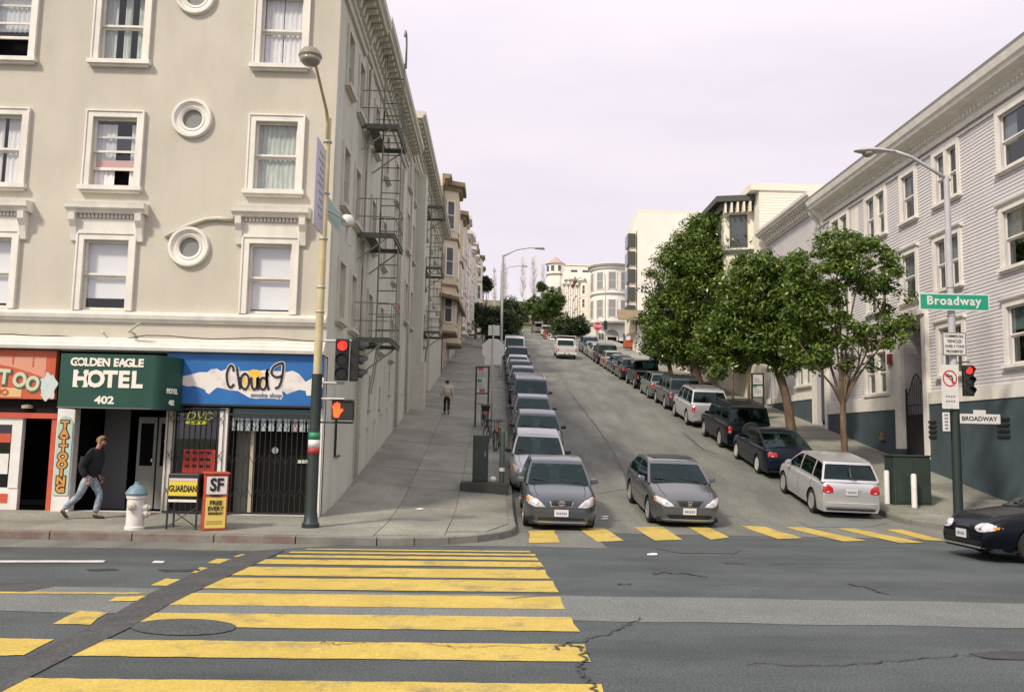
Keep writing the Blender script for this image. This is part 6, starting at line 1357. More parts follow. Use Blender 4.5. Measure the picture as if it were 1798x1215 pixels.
shC = car_shape(); shH = car_shape(hood=((0, .60), (.02, .66), (.06, .71), (.15, .75), (.4, .82), (1.0, .93)), H=1.44, W=1.72, L=4.46, noset=.24)
X_L = 1.5
c1 = build_car(shC, gry, 'dark grey saloon with clear headlights parked first in the left row above the crosswalk', GLc, tone='front', lampset='a', emblem='ovals'); place(c1, X_L + .03, 21.95, -1)
c = build_car(shC, sil, 'silver saloon parked second in the left row, behind the dark grey one', GLc, tone='dark', lampset='a', emblem='ovals'); place(c, X_L - .22, 26.9, -1)
c = build_car(car_shape(H=1.42, W=1.78, L=4.8), blu, 'slate blue saloon with black mirrors, third in the left row', GLc, tone='dark', lampset='c'); place(c, X_L + .0, 32.0, -1)
c = build_car(car_shape(H=1.45), gry, 'grey saloon fourth in the left row, just below the roof-racked car', GLc, tone='dark', lampset='a'); place(c, X_L + .02, 36.7, -1)
shS = car_shape(L=4.6, W=1.78, H=1.76, hood=((0, .78), (.03, .86), (.12, .94), (.35, 1.0), (1.0, 1.06)), cowl=1.2, cowl_z=1.07, wtop=1.75, rtop=4.2, rbase=4.5, rdeck_z=1.06, tail=((0, .72), (.03, .98), (.08, 1.05), (.3, 1.07)), belt=1.06, axf=.88, axr=3.5, wr=.36, zlow=.30, roofw=.78, noset=.08, tailt=.05, box=True); shS.pillars = (2.35, 3.35)
c = build_car(shS, blu, 'blue grey sport utility car with silver roof rack, fifth in the left row', GLc, tone='dark', lampset='c', rack='silver'); place(c, X_L + .1, 41.5, -1)
lrow = [(shC, blk, 'dark saloon sixth in the left row, above the roof-racked car', 46.6), (shC, wgry, 'warm grey saloon seventh in the left row', 51.4), (shC, blu, 'slate saloon eighth in the left row', 56.2), (shC, sil, 'silver saloon ninth in the left row', 61.0), (shS, nvy, 'navy sport utility car tenth in the left row', 66.0), (shC, gry, 'grey saloon eleventh in the left row below the dark trees', 71.0)]
for sh_, p_, lb, y in lrow: c = build_car(sh_, p_, lb, GLc, tone='dark', lampset='a', fine=False, rear=False); place(c, X_L + random.uniform(-.05, .05), y, -1)
shV = car_shape(L=4.9, W=1.9, H=2.05, hood=((0, .85), (.05, 1.0), (.3, 1.05), (.8, 1.1)), cowl=.9, cowl_z=1.1, wtop=1.5, rtop=4.7, rbase=4.85, rdeck_z=1.1, tail=((0, .7), (.03, 1.05), (.1, 1.1), (.3, 1.1)), belt=1.1, axf=.9, axr=3.8, wr=.36, zlow=.3, roofw=.86, noset=.06, tailt=.03, box=True); shV.pillars = (2.2, 3.5)
c = build_car(shV, wht, 'white van with a dark windscreen last in the left row under the trees', GLc, tone='dark', lampset='c', fine=False, rear=False, name='parked_van', cat='van', rack='black'); place(c, X_L, 77.5, -1)
# the waiting car in the middle of the road
cv = build_car(shH, wgry, 'warm grey saloon waiting at the crosswalk in the middle of the hill street', 'cars driving on the streets', tone='front', lampset='b', emblem='h', name='saloon_car', rear=False, roofdark=True); place(cv, 4.66, 23.05, -1, yaw=.02)
# right row, seen from behind
shW = car_shape(L=4.0, W=1.68, H=1.53, hood=((0, .60), (.03, .68), (.12, .76), (.35, .86), (.9, .98)), cowl=1.0, cowl_z=.98, wtop=1.85, rtop=3.55, rbase=3.88, rdeck_z=.98, tail=((0, .56), (.02, .80), (.05, .95), (.13, .985), (.3, .99)), belt=.965, axf=.80, axr=3.28, wr=.33, zlow=.20, roofw=.70, tailt=.09, box=True); shW.pillars = (2.15, 3.15); shW.tl = [(.47, .70), (.50, .86), (.66, .93), (.76, .86), (.80, .70), (.62, .67)]; shW.plz = .74
def rplace(c, x, yw, sh_, yaw=0): place(c, x, yw + (sh_.axr - sh_.L / 2) , 1, yaw)
c = build_car(shW, silv2, 'silver estate hatchback with red tail lamps parked nearest on the right', GRc, tone='light', front=False)
b = MB(); b.tube([(.12, -1.95, 1.05), (-.02, -1.93, 1.12), (-.02, -1.80, 1.36)], .014, 5); b.build('rear_wiper', M_seal, c)
rplace(c, 9.62, 23.85, shW, .015)
shA = car_shape(L=4.4, W=1.73, H=1.42, cowl=1.2, wtop=1.95, rtop=2.95, rbase=4.05, rdeck_z=.98, tail=((0, .58), (.02, .82), (.06, .93), (.2, .985), (.4, 1.0)), axf=.86, axr=3.44, wr=.32); shA.tl = [(.44, .72), (.46, .87), (.68, .90), (.80, .84), (.81, .71)]
c = build_car(shA, nvy, 'black navy liftback with bright alloy wheels, second from the near end of the right row', GRc, tone='light', front=False, rimm=mat('bright_rim', (.58, .57, .54), .4, metal=.2)); rplace(c, 9.75, 29.2, shA)
c = build_car(shS, blk, 'black sport utility car with a spare wheel on its tailgate, right row', GRc, tone='light', front=False, rack='black', spare=True); rplace(c, 9.8, 34.2, shS)
shM = car_shape(L=4.6, W=1.84, H=1.74, hood=shS.hood, cowl=1.15, cowl_z=1.07, wtop=1.8, rtop=4.0, rbase=4.42, rdeck_z=1.06, tail=((0, .66), (.03, .95), (.08, 1.04), (.3, 1.07)), belt=1.05, axf=.85, axr=3.65, wr=.37, zlow=.28, roofw=.72, tailt=.08, box=True); shM.pillars = (2.3, 3.3)
c = build_car(shM, silv2, 'silver sport utility car with dark rear glass, fourth in the right row', GRc, tone='light', front=False, rack='black'); rplace(c, 9.8, 40.0, shM)
c = build_car(shS, gry, 'dark grey sport utility car fifth in the right row', GRc, tone='light', front=False, rack='black', fine=True); rplace(c, 9.85, 45.6, shS)
c = build_car(shW, pgr, 'grey green hatchback sixth in the right row', GRc, tone='light', front=False, fine=False); rplace(c, 9.75, 50.4, shW)
def pickup(P_, label, group, name='pickup_truck', rack=None, fine=False):
    sh_ = car_shape(L=5.2, W=1.86, H=1.80, hood=((0, .85), (.04, .98), (.3, 1.05), (1.2, 1.1)), cowl=1.4, cowl_z=1.1, wtop=1.95, rtop=3.0, rbase=3.2, rdeck_z=1.08, tail=((0, 1.0), (.03, 1.06), (.1, 1.08), (.3, 1.08)), belt=1.1, axf=.95, axr=4.1, wr=.38, zlow=.36, roofw=.80, noset=.05, tailt=.02, box=True); sh_.pillars = (3.02,); sh_.tl = [(.76, .70), (.76, 1.0), (.90, 1.0), (.90, .70)]; sh_.plz = .52
    t = build_car(sh_, P_, label, group, tone='light', front=False, fine=fine, name=name, cat='pickup truck', bumper=M_seal); L = 5.2
    b = MB(); b.box(-.74, .74, -L / 2 + .08, L / 2 - 3.3, 1.06, 1.135); b.build('truck_bed', M_inter, t)
    for x in (-.86, .86): b = MB(); b.box(x - .05, x + .05, -L / 2 + .06, L / 2 - 3.25, 1.02, 1.19); b.build('bed_side', P_, t)
    b = MB(); b.box(-.86, .86, -L / 2 + .0, -L / 2 + .06, .70, 1.19); b.build('tailgate', P_, t)
    if rack:
        for y in (-L / 2 + 1.7, ):
            b = MB(); b.tube([(-.9, y, 1.15), (-.9, y, 2.1), (.9, y, 2.1), (.9, y, 1.15)], .035, 6); b.build('load_rack', P_, t)
    return t, sh_
c, sh_ = pickup(blk, 'black pickup truck with a bed cover, seventh in the right row', GRc); rplace(c, 9.85, 55.6, sh_)
rrow = [(shW, dgr, 'small dark green hatchback eighth in the right row, above the black pickup', 61.6), (shC, blu, 'slate saloon ninth in the right row', 66.0), (shC, gld, 'gold saloon tenth in the right row', 70.6), (shS, blk, 'black sport utility car eleventh in the right row, above the gold saloon', 75.4), (shW, sil, 'silver hatchback twelfth in the right row', 80.6), (shC, pgr, 'grey green saloon thirteenth in the right row', 85.2), (shS, blu, 'slate sport utility car last in the right row below the stop sign', 90.2)]
for sh_, p_, lb, y in rrow: c = build_car(sh_, p_, lb, GRc, tone='light', front=False, fine=False); rplace(c, 9.72 + random.uniform(-.06, .06), y, sh_)
c, sh_ = pickup(wht, 'white pickup truck with a load rack driving uphill in the right lane', 'cars driving on the streets', rack=True); rplace(c, 6.5, 80.5, sh_)
far = [(shC, wht, 'white saloon lowest of the far row beyond the cross street', 141), (shW, sil, 'silver hatchback second of the far row beyond the cross street', 147), (shC, red_, 'red saloon third of the far row beyond the cross street', 153), (shW, red_, 'red hatchback fourth of the far row beyond the cross street', 159), (shV, wht, 'white van in the far row near the crest', 166), (shV, silv2, 'large pale van at the crest of the hill', 175)]
for sh_, p_, lb, y in far:
    c = build_car(sh_, p_, lb, 'vehicles parked far up the hill', tone='light', front=False, fine=False, name='parked_van' if sh_ is shV else 'parked_car', cat='van' if sh_ is shV else 'car'); rplace(c, 9.4 - (1.0 if y > 170 else 0), y, sh_)
# dark car on the near right, crossing to the left along Broadway
shB = car_shape(H=1.38, W=1.72, L=4.5, hood=((0, .50), (.03, .60), (.10, .68), (.35, .80), (1.15, .92)), cowl=1.25, cowl_z=.92, wtop=2.05, noset=.22); 
bc = build_car(shB, blk, 'dark coupe with a pale headlight driving along Broadway at the right edge of the view', 'cars driving on the streets', tone='front', lampset='d', name='saloon_car', rear=False)
m_ = Matrix.Rotation(R(91), 4, 'Z'); m_.translation = Vector((8.15 + 2.95, 16.30, .006)); bc.matrix_world = m_
# orange compressor trailer on the cross street
tr_ = drop(1112, 618, base); tr_.z = base(tr_.x, tr_.y)
tt = thing('trailer', 'small orange trailer with a white box standing on the cross street', 'trailer', tr_)
b = MB(); b.box(tr_.x - 1.1, tr_.x + .5, tr_.y - .6, tr_.y + .6, tr_.z + .45, tr_.z + 1.05); b.prism([(tr_.x - 1.1, tr_.y - .6, tr_.z + 1.051), (tr_.x + .2, tr_.y - .6, tr_.z + 1.051), (tr_.x - .1, tr_.y - .6, tr_.z + 1.3), (tr_.x - 1.0, tr_.y - .6, tr_.z + 1.3)], (0, 1.2, 0)); b.build('hood', mat('orange_red_paint', (.42, .09, .04), .5), tt, bevel=.04)
b = MB(); b.box(tr_.x + .55, tr_.x + 1.5, tr_.y - .6, tr_.y + .6, tr_.z + .75, tr_.z + 2.3); b.build('white_box', M_white, tt)
for dy in (-.62, .62): b = MB(); b.lathe([(0, -.08), (.3, -.08), (.32, 0), (.3, .08), (0, .08)], (tr_.x + .45, tr_.y + dy, tr_.z + .32), 16, axis='y'); w_ = b.build('wheel', M_tyre, tt); b = MB(); b.lathe([(0, -.095), (.16, -.095), (.17, -.081)], (tr_.x + .45, tr_.y + dy, tr_.z + .32), 12, axis='y'); b.build('rim', M_white, w_)
b = MB(); b.tube([(tr_.x - 1.1, tr_.y, tr_.z + .5), (tr_.x - 1.9, tr_.y, tr_.z + .45), (tr_.x - 1.9, tr_.y, tr_.z)], .04, 6); b.build('drawbar', M_seal, tt)
# ------------------------------------------------------------------ furniture along the hill street
def post_at(x, y, f=pave): p = drop(x, y, f); return p
# dark green cabinet on a concrete plinth, and the green bollard beside it
q = drop(852, 861); t = thing('utility_cabinet', 'tall dark green utility cabinet on a low plinth at the left corner', 'cabinet', q)
zt_ = P(842, 764, Y=q.y).z; s_ = q.y / FPX
b = MB(); b.box(q.x - 43 * s_, q.x + 40 * s_, q.y - .35, q.y + .55, q.z - .15, q.z + .23); b.build('plinth', mat('dark_plinth', (.035, .04, .036), .8, (.06, .062, .055), scale=4, space='World'), t, bevel=.02)
b = MB(); b.box(q.x - 23 * s_, q.x + 4 * s_, q.y - .12, q.y + .35, q.z + .231, zt_); cb = b.build('cabinet', mat('cabinet_green', (.022, .036, .028), .55, (.030, .046, .036), scale=3, space='World'), t, bevel=.015)
b = MB(); b.box(q.x - 20 * s_, q.x + 1 * s_, q.y - .135, q.y - .121, q.z + .3, zt_ - .08); b.build('cabinet_door', MATS['cabinet_green'], cb); b = MB(); b.box(q.x - 2 * s_, q.x - 1 * s_, q.y - .15, q.y - .136, zt_ - .6, zt_ - .45); b.build('handle', M_galv, cb)
bg = MB(); bp_ = (q.x + 6.5 * s_ + .1, q.y + .05, q.z + .3); lit = thing('paper_scrap', 'crumpled white paper lying on the cabinet plinth', 'litter', bp_); bg.lathe([(0, -.07), (.09, -.05), (.11, .02), (.05, .09), (0, .1)], bp_, 7); bg.build('paper', M_white, lit)
q = drop(886, 867); q.x = KERB_L - .3; t = thing('street_post', 'dark green post with a pale sticker at the kerb beside the first parked car', 'post', q); zt_ = P(883, 757, Y=q.y).z
b = MB(); b.lathe([(.085, -.1), (.085, .05), (.075, .08), (.072, zt_ - q.z - .05), (.05, zt_ - q.z), (0, zt_ - q.z + .02)], q, 14); b.build('post', mat('post_green', (.03, .06, .045), .5), t, smooth=40)
b = MB(); b.lathe([(.0745, .62), (.0745, .72)], q, 14); b.build('sticker', M_white, t)
# black framed notice panels, one on each side
def notice(x, y, top, wpx, label, X=None, two=False, legs=True):
    q = drop(x, y); s_ = q.y / FPX; w_ = wpx * s_; zt_ = P(x, top, Y=q.y).z
    t = thing('notice_frame', label, 'notice board', q, 'black framed notice panels on posts')
    for dx in (0, w_):
        b = MB(); b.box(q.x + dx - .035, q.x + dx + .035, q.y - .035, q.y + .035, pave(q.x + dx, q.y) - .1, zt_); b.build('post', M_blk, t)
    H_ = zt_ - q.z; pb_ = zt_ - H_ * (.44 if not two else .50)
    b = MB(); b.box(q.x + .036, q.x + w_ - .036, q.y - .03, q.y + .03, zt_ - .05, zt_); b.box(q.x + .036, q.x + w_ - .036, q.y - .03, q.y + .03, pb_ - .05, pb_); b.build('frame_rail', M_blk, t)
    if two: b = MB(); b.box(q.x + .036, q.x + w_ - .036, q.y - .03, q.y + .03, (zt_ + pb_) / 2 - .02, (zt_ + pb_) / 2 + .03); b.build('frame_rail', M_blk, t)
    b = MB(); b.box(q.x + .036, q.x + w_ - .036, q.y - .012, q.y + .012, pb_ + .001, zt_ - .051); pn = b.build('panel', mat('notice_white', (.58, .57, .53), .5, (.40, .42, .40), scale=9, lo=.5, hi=.7, space='World'), t)
    hh = zt_ - pb_
    for v0, v1, u0, u1, mm in ((.40, .52, .04, .45, mat('map_green', (.02, .30, .12), .5)), (.03, .14, .25, .75, mat('map_red', (.50, .08, .06), .5)), (.85, .95, .1, .6, MATS['map_red'])):
        if two and mm is MATS['map_red']: continue
        b = MB(); b.box(q.x + .04 + (w_ - .08) * u0, q.x + .04 + (w_ - .08) * u1, q.y - .02, q.y - .0121, pb_ + hh * v0, pb_ + hh * v1); b.build('print', mm, pn)
    for k in range(9):
        v = .16 + .075 * k
        if abs(v - .46) > .09: b = MB(); b.box(q.x + .04 + (w_ - .08) * .12, q.x + .04 + (w_ - .08) * random.uniform(.5, .9), q.y - .016, q.y - .0121, pb_ + hh * v, pb_ + hh * (v + .03)); b.build('print', mat('map_grey', (.25, .26, .27), .5), pn)
    return t
notice(834, 749, 643, 22, 'black framed notice panel standing beside the bicycles on the left pavement')
notice(1321, 738, 655, 20, 'black framed pair of notice panels under the trees on the right pavement', two=True)
# sign post with the backs of its signs
q = drop(862, 772); q.x = min(q.x, KERB_L - .35); t = thing('sign_post', 'steel post at the left kerb showing plain grey backs of an octagon and plates', 'sign post', q)
zt_ = P(864, 570, Y=q.y).z; s_ = q.y / FPX
b = MB(); b.lathe([(.03, 0), (.03, zt_ - q.z)], q, 10); b.build('post', M_galv, t, smooth=True)
zz = lambda y: P(864, y, Y=q.y).z
b = MB(); b.box(q.x - 9 * s_, q.x + 11 * s_, q.y + .035, q.y + .04, zz(589), zz(571)); b.build('plate_back', M_signback, t)
c = Vector((q.x + .5 * s_, q.y + .045, zz(614))); r_ = .46
b = MB(); b.prism([(c.x + r_ * math.cos(R(22.5 + 45 * k)), c.y, c.z + r_ * math.sin(R(22.5 + 45 * k))) for k in range(8)], (0, .005, 0)); b.build('octagon_back', M_signback, t)
b = MB(); b.box(q.x - 14 * s_, q.x + 15 * s_, q.y + .055, q.y + .06, zz(640), zz(626)); b.build('plate_back', M_signback, t)
# small tilted plate, plain street lamps up the left kerb
def lamp_l(px, py, top, arm_px, arm_py, label, f=pave):
    q = drop(px, py, f); q.x = KERB_L - .25; q.z = pave(q.x, q.y); t = thing('street_lamp', label, 'street lamp', q, 'slender grey street lamps along the hill street')
    zt_ = P(px, top, Y=q.y).z; e = P(arm_px, arm_py, Y=q.y)
    b = MB(); b.lathe([(.14, 0), (.12, .4), (.10, .5), (.065, zt_ - q.z)], q, 12); b.build('pole', M_galv, t, smooth=40)
    b = MB(); b.tube([(q.x, q.y, zt_ - .1), (q.x + (e.x - q.x) * .35, q.y, zt_ + (e.z - zt_) * .7), (q.x + (e.x - q.x) * .7, q.y, e.z), (e.x - .2, q.y, e.z)], [.05, .045, .04, .035], 8); b.build('lamp_arm', M_galv, t, smooth=True)
    b = MB(); b.hexa([(e.x - .35, q.y - .1, e.z - .06), (e.x + .35, q.y - .14, e.z - .1), (e.x + .35, q.y + .14, e.z - .1), (e.x - .35, q.y + .1, e.z - .06), (e.x - .35, q.y - .06, e.z + .04), (e.x + .3, q.y - .1, e.z + .06), (e.x + .3, q.y + .1, e.z + .06), (e.x - .35, q.y + .06, e.z + .04)]); b.build('lamp_head', MATS['lamp_head_grey'], t, bevel=.03)
def at_curb(X, Y): return X, Y
q0 = Vector((KERB_L - .25, 58, 0))
def pix(p):
    v = Vector(p) - CAM; return 899 + FPX * v.dot(C_R) / v.dot(C_D), 607.5 - FPX * v.dot(C_U) / v.dot(C_D)
for Yl, lab in ((57.5, 'slender grey street lamp halfway up the left kerb with its arm over the road'), (92.0, 'farther slender street lamp among the dark trees on the left kerb')):
    xx, yy = pix((KERB_L - .25, Yl, pave(KERB_L - .25, Yl))); tx, ty = pix((KERB_L - .25, Yl, pave(KERB_L - .25, Yl) + 8.4)); ax_, ay_ = pix((KERB_L + 2.25, Yl, pave(KERB_L, Yl) + 8.95)); lamp_l(xx, yy, ty, ax_, ay_, lab)
# bicycles
def bicycle(p, yaw, label, col, basket=False):
    t = thing('bicycle', label, 'bicycle', p, 'bicycles locked up on the left pavement'); ca, sa = math.cos(yaw), math.sin(yaw)
    G = lambda u, v, d=0: (p.x + u * ca - d * sa, p.y + u * sa + d * ca, p.z + v + (pave(p.x + u * ca, p.y + u * sa) - pave(p.x, p.y)))
    for u in (-.52, .52):
        b = MB(); n = 22; b.tube([G(u + .33 * math.cos(2 * math.pi * k / n), .34 + .33 * math.sin(2 * math.pi * k / n)) for k in range(n + 1)], .018, 6); wl = b.build('wheel', M_tyre, t)
        for k in range(8): b = MB(); a = math.pi * k / 8; b.tube([G(u + .31 * math.cos(a), .34 + .31 * math.sin(a)), G(u - .31 * math.cos(a), .34 - .31 * math.sin(a))], .004, 4); b.build('spoke', M_galv, wl)
    b = MB()
    for A, B in (((-.52, .34), (-.08, .30)), ((-.08, .30), (-.22, .78)), ((-.22, .74), (-.52, .34)), ((-.08, .30), (.36, .72)), ((-.20, .70), (.34, .80)), ((.34, .84), (.52, .34)), ((.34, .84), (.30, 1.0)), ((-.22, .78), (-.25, .92))): b.tube([G(*A), G(*B)], .019, 6)
    b.build('frame', mat(col[0], col[1], .4), t)
    b = MB(); b.hexa([G(-.38, .92, -.07), G(-.38, .92, .07), G(-.12, .92, .02), G(-.12, .92, -.02), G(-.38, .97, -.07), G(-.38, .97, .07), G(-.12, .96, .02), G(-.12, .96, -.02)]); b.build('saddle', M_blk, t)
    b = MB(); b.tube([G(.24, 1.03, -.30), G(.32, 1.02, -.1), G(.32, 1.02, .1), G(.24, 1.03, .30)], .014, 6); b.build('handlebar', M_blk, t)
    b = MB(); c_ = G(-.08, .30, .05); b.lathe([(0, -.01), (.09, -.01), (.09, .01), (0, .01)], c_, 12, axis='y'); b.build('crank', M_galv, t)
    if basket: b = MB(); b.hexa([G(.36, .78, -.14), G(.58, .78, -.14), G(.58, .78, .14), G(.36, .78, .14), G(.34, 1.02, -.18), G(.64, 1.02, -.18), G(.64, 1.02, .18), G(.34, 1.02, .18)]); b.build('basket', M_blk, t); b = MB(); b.lathe([(0, -.02), (.07, -.02), (.07, .02), (0, .02)], G(.66, .7, 0), 10, axis='y'); b.build('red_reflector', mat('reflector_red', (.6, .05, .05), .3), t)
q = drop(849, 752); bicycle(q, R(-82), 'dark bicycle with a front basket and red reflector beside the notice panel', ('bike_black', (.02, .02, .025)), True)
q = drop(862, 785); bicycle(q, R(-70), 'grey bicycle leaning between the basket bicycle and the orange one', ('bike_grey', (.12, .13, .14)))
q = drop(873, 788); bicycle(q, R(-98), 'bicycle with an orange brown frame nearest the kerb', ('bike_orange', (.30, .13, .04)))
# stop sign and the small lights far up
q = Vector((10.95, 93, pave(10.95, 93))); t = thing('stop_sign', 'red octagonal STOP sign at the right kerb before the cross street', 'stop sign', q)
b = MB(); b.lathe([(.04, 0), (.04, 4.0)], q, 8); b.build('post', M_galv, t)
c = Vector((q.x, q.y - .06, P(1048, 573, Y=q.y - .06).z)); o8 = lambda r, y: [(c.x + r * math.cos(R(22.5 + 45 * k)), y, c.z + r * math.sin(R(22.5 + 45 * k))) for k in range(8)]
b = MB(); b.prism(o8(.52, c.y), (0, .01, 0)); sg_ = b.build('plate', M_signw, t); b = MB(); b.prism(o8(.48, c.y - .008), (0, .005, 0)); b.build('red_face', mat('stop_red', (.52, .025, .03), .5), sg_); write('lettering', 'STOP', .38, face_south((c.x, c.y - .014, c.z)), M_signw, sg_, off=.01, sx=.85)
q = Vector((12.2, 96, pave(12.2, 96))); t = thing('traffic_pole', 'thin pole with a small dark signal before the arched doorway', 'pole', q); b = MB(); b.lathe([(.06, 0), (.05, 8.6)], q, 8); b.build('pole', M_galv, t); b = MB(); b.box(q.x - .2, q.x + .2, q.y - .25, q.y - .08, q.z + 2.2, q.z + 3.2); b.build('signal_box', M_sighouse, t)
# ------------------------------------------------------------------ right corner
pb = Vector((12.3, 22.75, 0)); pb.z = pave(pb.x, pb.y)
_p = drop(1683, 903); pb = Vector((_p.x, _p.y, _p.z)); RX, RY, RZ = pb
t = thing('street_lamp', 'tall grey cobra head street lamp with a dark green base at the right corner', 'street lamp', pb)
zs_, zt_ = P(1675, 715, Y=RY).z, P(1668, 312, Y=RY).z
b = MB(); b.lathe([(.13, 0), (.125, .2), (.118, zs_ - RZ)], pb, 18); b.build('pole_base', M_gpole, t, smooth=40)
b = MB(); b.lathe([(.108, zs_ - RZ), (.075, zt_ - RZ), (0, zt_ - RZ + .04)], pb, 16); b.build('pole', mat('lilac_grey_pole', (.40, .40, .42), .5, (.47, .47, .49), scale=3, space='World'), t, smooth=40)
armp = [P(1668, 318, Y=RY), P(1635, 297, Y=RY), P(1600, 276, Y=RY), P(1572, 266, Y=RY)]
b = MB(); b.tube(armp, [.055, .05, .045, .04], 8); b.build('lamp_arm', MATS['lilac_grey_pole'], t, smooth=True)
e = P(1535, 266, Y=RY); s_ = RY / FPX; b = MB(); L0, L1 = -38 * s_, 38 * s_
rows = []
for f, w_, zt2, zb2 in ((0, .03, .02, -.02), (.08, .12, .06, -.04), (.3, .19, .10, -.08), (.55, .18, .10, -.06), (.8, .10, .07, -.01), (1, .05, .05, .0)):
    x = e.x + L0 + (L1 - L0) * f; rows.append([(x, e.y + w_ * math.cos(a), e.z + (zt2 if math.sin(a) > 0 else -zb2) * math.sin(a)) for a in [2 * math.pi * k / 14 for k in range(15)]])
b.grid(rows); b.add(rows[0], [tuple(range(14))]); hd = b.build('lamp_head', mat('cobra_grey', (.42, .42, .41), .45), t, smooth=50)
b = MB(); b.lathe([(.16, .0), (.15, -.06), (.08, -.11), (0, -.12)], (e.x - .18, e.y, e.z - .05), 14); b.build('lamp_glass', MATS['lamp_bowl'], hd, smooth=True)
for y_ in (505, 555, 585, 625, 650): zz_ = P(1672, y_, Y=RY).z; b = MB(); b.lathe([(.102, -.02), (.114, 0), (.102, .02)], (RX, RY, zz_), 12); b.build('clamp_band', M_galv, t)
cS = P(1702, 668, Y=RY - .15); signal_head(t, cS, (-.1, -1, 0), 0, .80)
b = MB(); zz_ = P(1690, 638, Y=RY).z; b.tube([(RX, RY, zz_), (cS.x, cS.y - .06, zz_ + .03)], .02, 6); b.build('signal_arm', M_sighouse, t)
YS = RY - .16
def plate(name, label, cat, x0, y0, x1, y1, m_face, border=None, parent=None, Y=YS, rnd=.0):
    A = P((x0 + x1) / 2, (y0 + y1) / 2, Y=Y); s_ = Y / FPX; w_, h_ = (x1 - x0) * s_ / 2, (y1 - y0) * s_ / 2
    t_ = thing(name, label, cat, A) if parent is None else parent
    b = MB(); b.box(A.x - w_, A.x + w_, A.y - .008, A.y + .008, A.z - h_, A.z + h_); pl = b.build('plate', border or m_face, t_, bevel=.004)
    if border: b = MB(); m_ = .035; b.box(A.x - w_ + m_, A.x + w_ - m_, A.y - .013, A.y - .0081, A.z - h_ + m_, A.z + h_ - m_); b.build('face', m_face, t_)
    return t_, A, w_, h_
t_, A, w_, h_ = plate('street_sign', 'large green street name sign reading Broadway across the right lamp pole', 'street sign', 1612, 515, 1739, 546, M_signg, M_signw)
write('lettering', 'Broadway', .34, face_south((A.x - .02, A.y - .018, A.z + .02)), M_signw, t_, off=.009, sx=.98, sp=1.15)
t_, A, w_, h_ = plate('regulatory_sign', 'white sign limiting commercial vehicles over 3 tons, on the right lamp pole', 'sign', 1654, 583, 1697, 625, M_signw, mat('sign_border_grey', (.2, .2, .2), .5))
for k, (tx, sz) in enumerate((('COMMERCIAL', .105), ('VEHICLES', .12), ('OVER 3 TONS', .105), ('PROHIBITED', .105))): write('lettering', tx, sz, face_south((A.x, A.y - .016, A.z + .21 - .14 * k)), M_ink, t_, off=.001, sx=.80)
t_, A, w_, h_ = plate('no_left_turn_sign', 'tall white no left turn sign with a red ring on the right pole', 'sign', 1653, 640, 1683, 718, M_signw)
cz = A.z + h_ * .38; n = 28
b = MB(); ro, ri = .20, .165; b.add([(A.x + r_ * math.cos(2 * math.pi * k / n), A.y - .012, cz + r_ * 1.15 * math.sin(2 * math.pi * k / n)) for r_ in (ro, ri) for k in range(n)], [(k, (k + 1) % n, (k + 1) % n + n, k + n) for k in range(n)]); b.build('red_ring', mat('sign_red', (.50, .03, .03), .5), t_, recalc=False)
b = MB(); b.poly([(A.x + u, A.y - .011, cz + v) for u, v in ((.05, -.14), (.09, -.14), (.09, .02), (.05, .09), (-.03, .09), (-.03, .14), (-.13, .07), (-.03, .0), (-.03, .045), (.03, .045), (.05, .01))]); b.build('arrow', M_ink, t_, recalc=False)
b = MB(); b.poly([(A.x + u, A.y - .014, cz + v) for u, v in ((-.145, .12), (-.115, .155), (.145, -.12), (.115, -.155))]); b.build('red_bar', MATS['sign_red'], t_, recalc=False)
for k, tx in enumerate(('4-6 PM', 'MON-FRI')): 
    for j in range(4): b = MB(); u = -.13 + .07 * j; b.box(A.x + u, A.x + u + .045, A.y - .011, A.y - .0085, A.z - h_ * (.48 + .22 * k), A.z - h_ * (.40 + .22 * k)); b.build('fine_print', mat('print_grey', (.2, .2, .22), .5), t_)
t_, A, w_, h_ = plate('street_sign', 'white plate reading BROADWAY projecting right from the dark green pole base', 'street sign', 1685, 727, 1757, 744, M_signw)
write('lettering', 'BROADWAY', .17, face_south((A.x - .03, A.y - .012, A.z)), M_ink, t_, off=.002, sx=1.0)
b = MB(); b.box(A.x - .18, A.x + .16, A.y - .008, A.y + .008, A.z + h_ + .001, A.z + h_ + .11); b.build('number_plate', M_signw, t_)
t_, A, w_, h_ = plate('small_sign', 'narrow white vertical plate on the left of the dark pole base', 'sign', 1655, 724, 1668, 757, M_signw)
for j in range(5): b = MB(); b.box(A.x - .05, A.x + .05, A.y - .011, A.y - .0085, A.z - h_ * .8 + .09 * j, A.z - h_ * .8 + .09 * j + .05); b.build('print', MATS['print_grey'], t_)
q = drop(1605, 889); t = thing('utility_cabinet', 'wide dark green utility cabinet behind two white bollards at the right corner', 'cabinet', q); s_ = q.y / FPX; zt_ = P(1605, 802, Y=q.y).z
b = MB(); b.box(q.x - 36 * s_, q.x + 33 * s_, q.y - .1, q.y + .7, q.z - .4, q.z + .04); b.build('plinth', M_conc, t)
b = MB(); b.box(q.x - 34 * s_, q.x + 31 * s_, q.y - .02, q.y + .6, q.z + .041, zt_); cb = b.build('cabinet', MATS['cabinet_green'], t, bevel=.02)
b = MB(); b.box(q.x - 36 * s_, q.x + 33 * s_, q.y - .05, q.y + .63, zt_ + .001, zt_ + .05); b.build('lid', MATS['cabinet_green'], cb, bevel=.01)
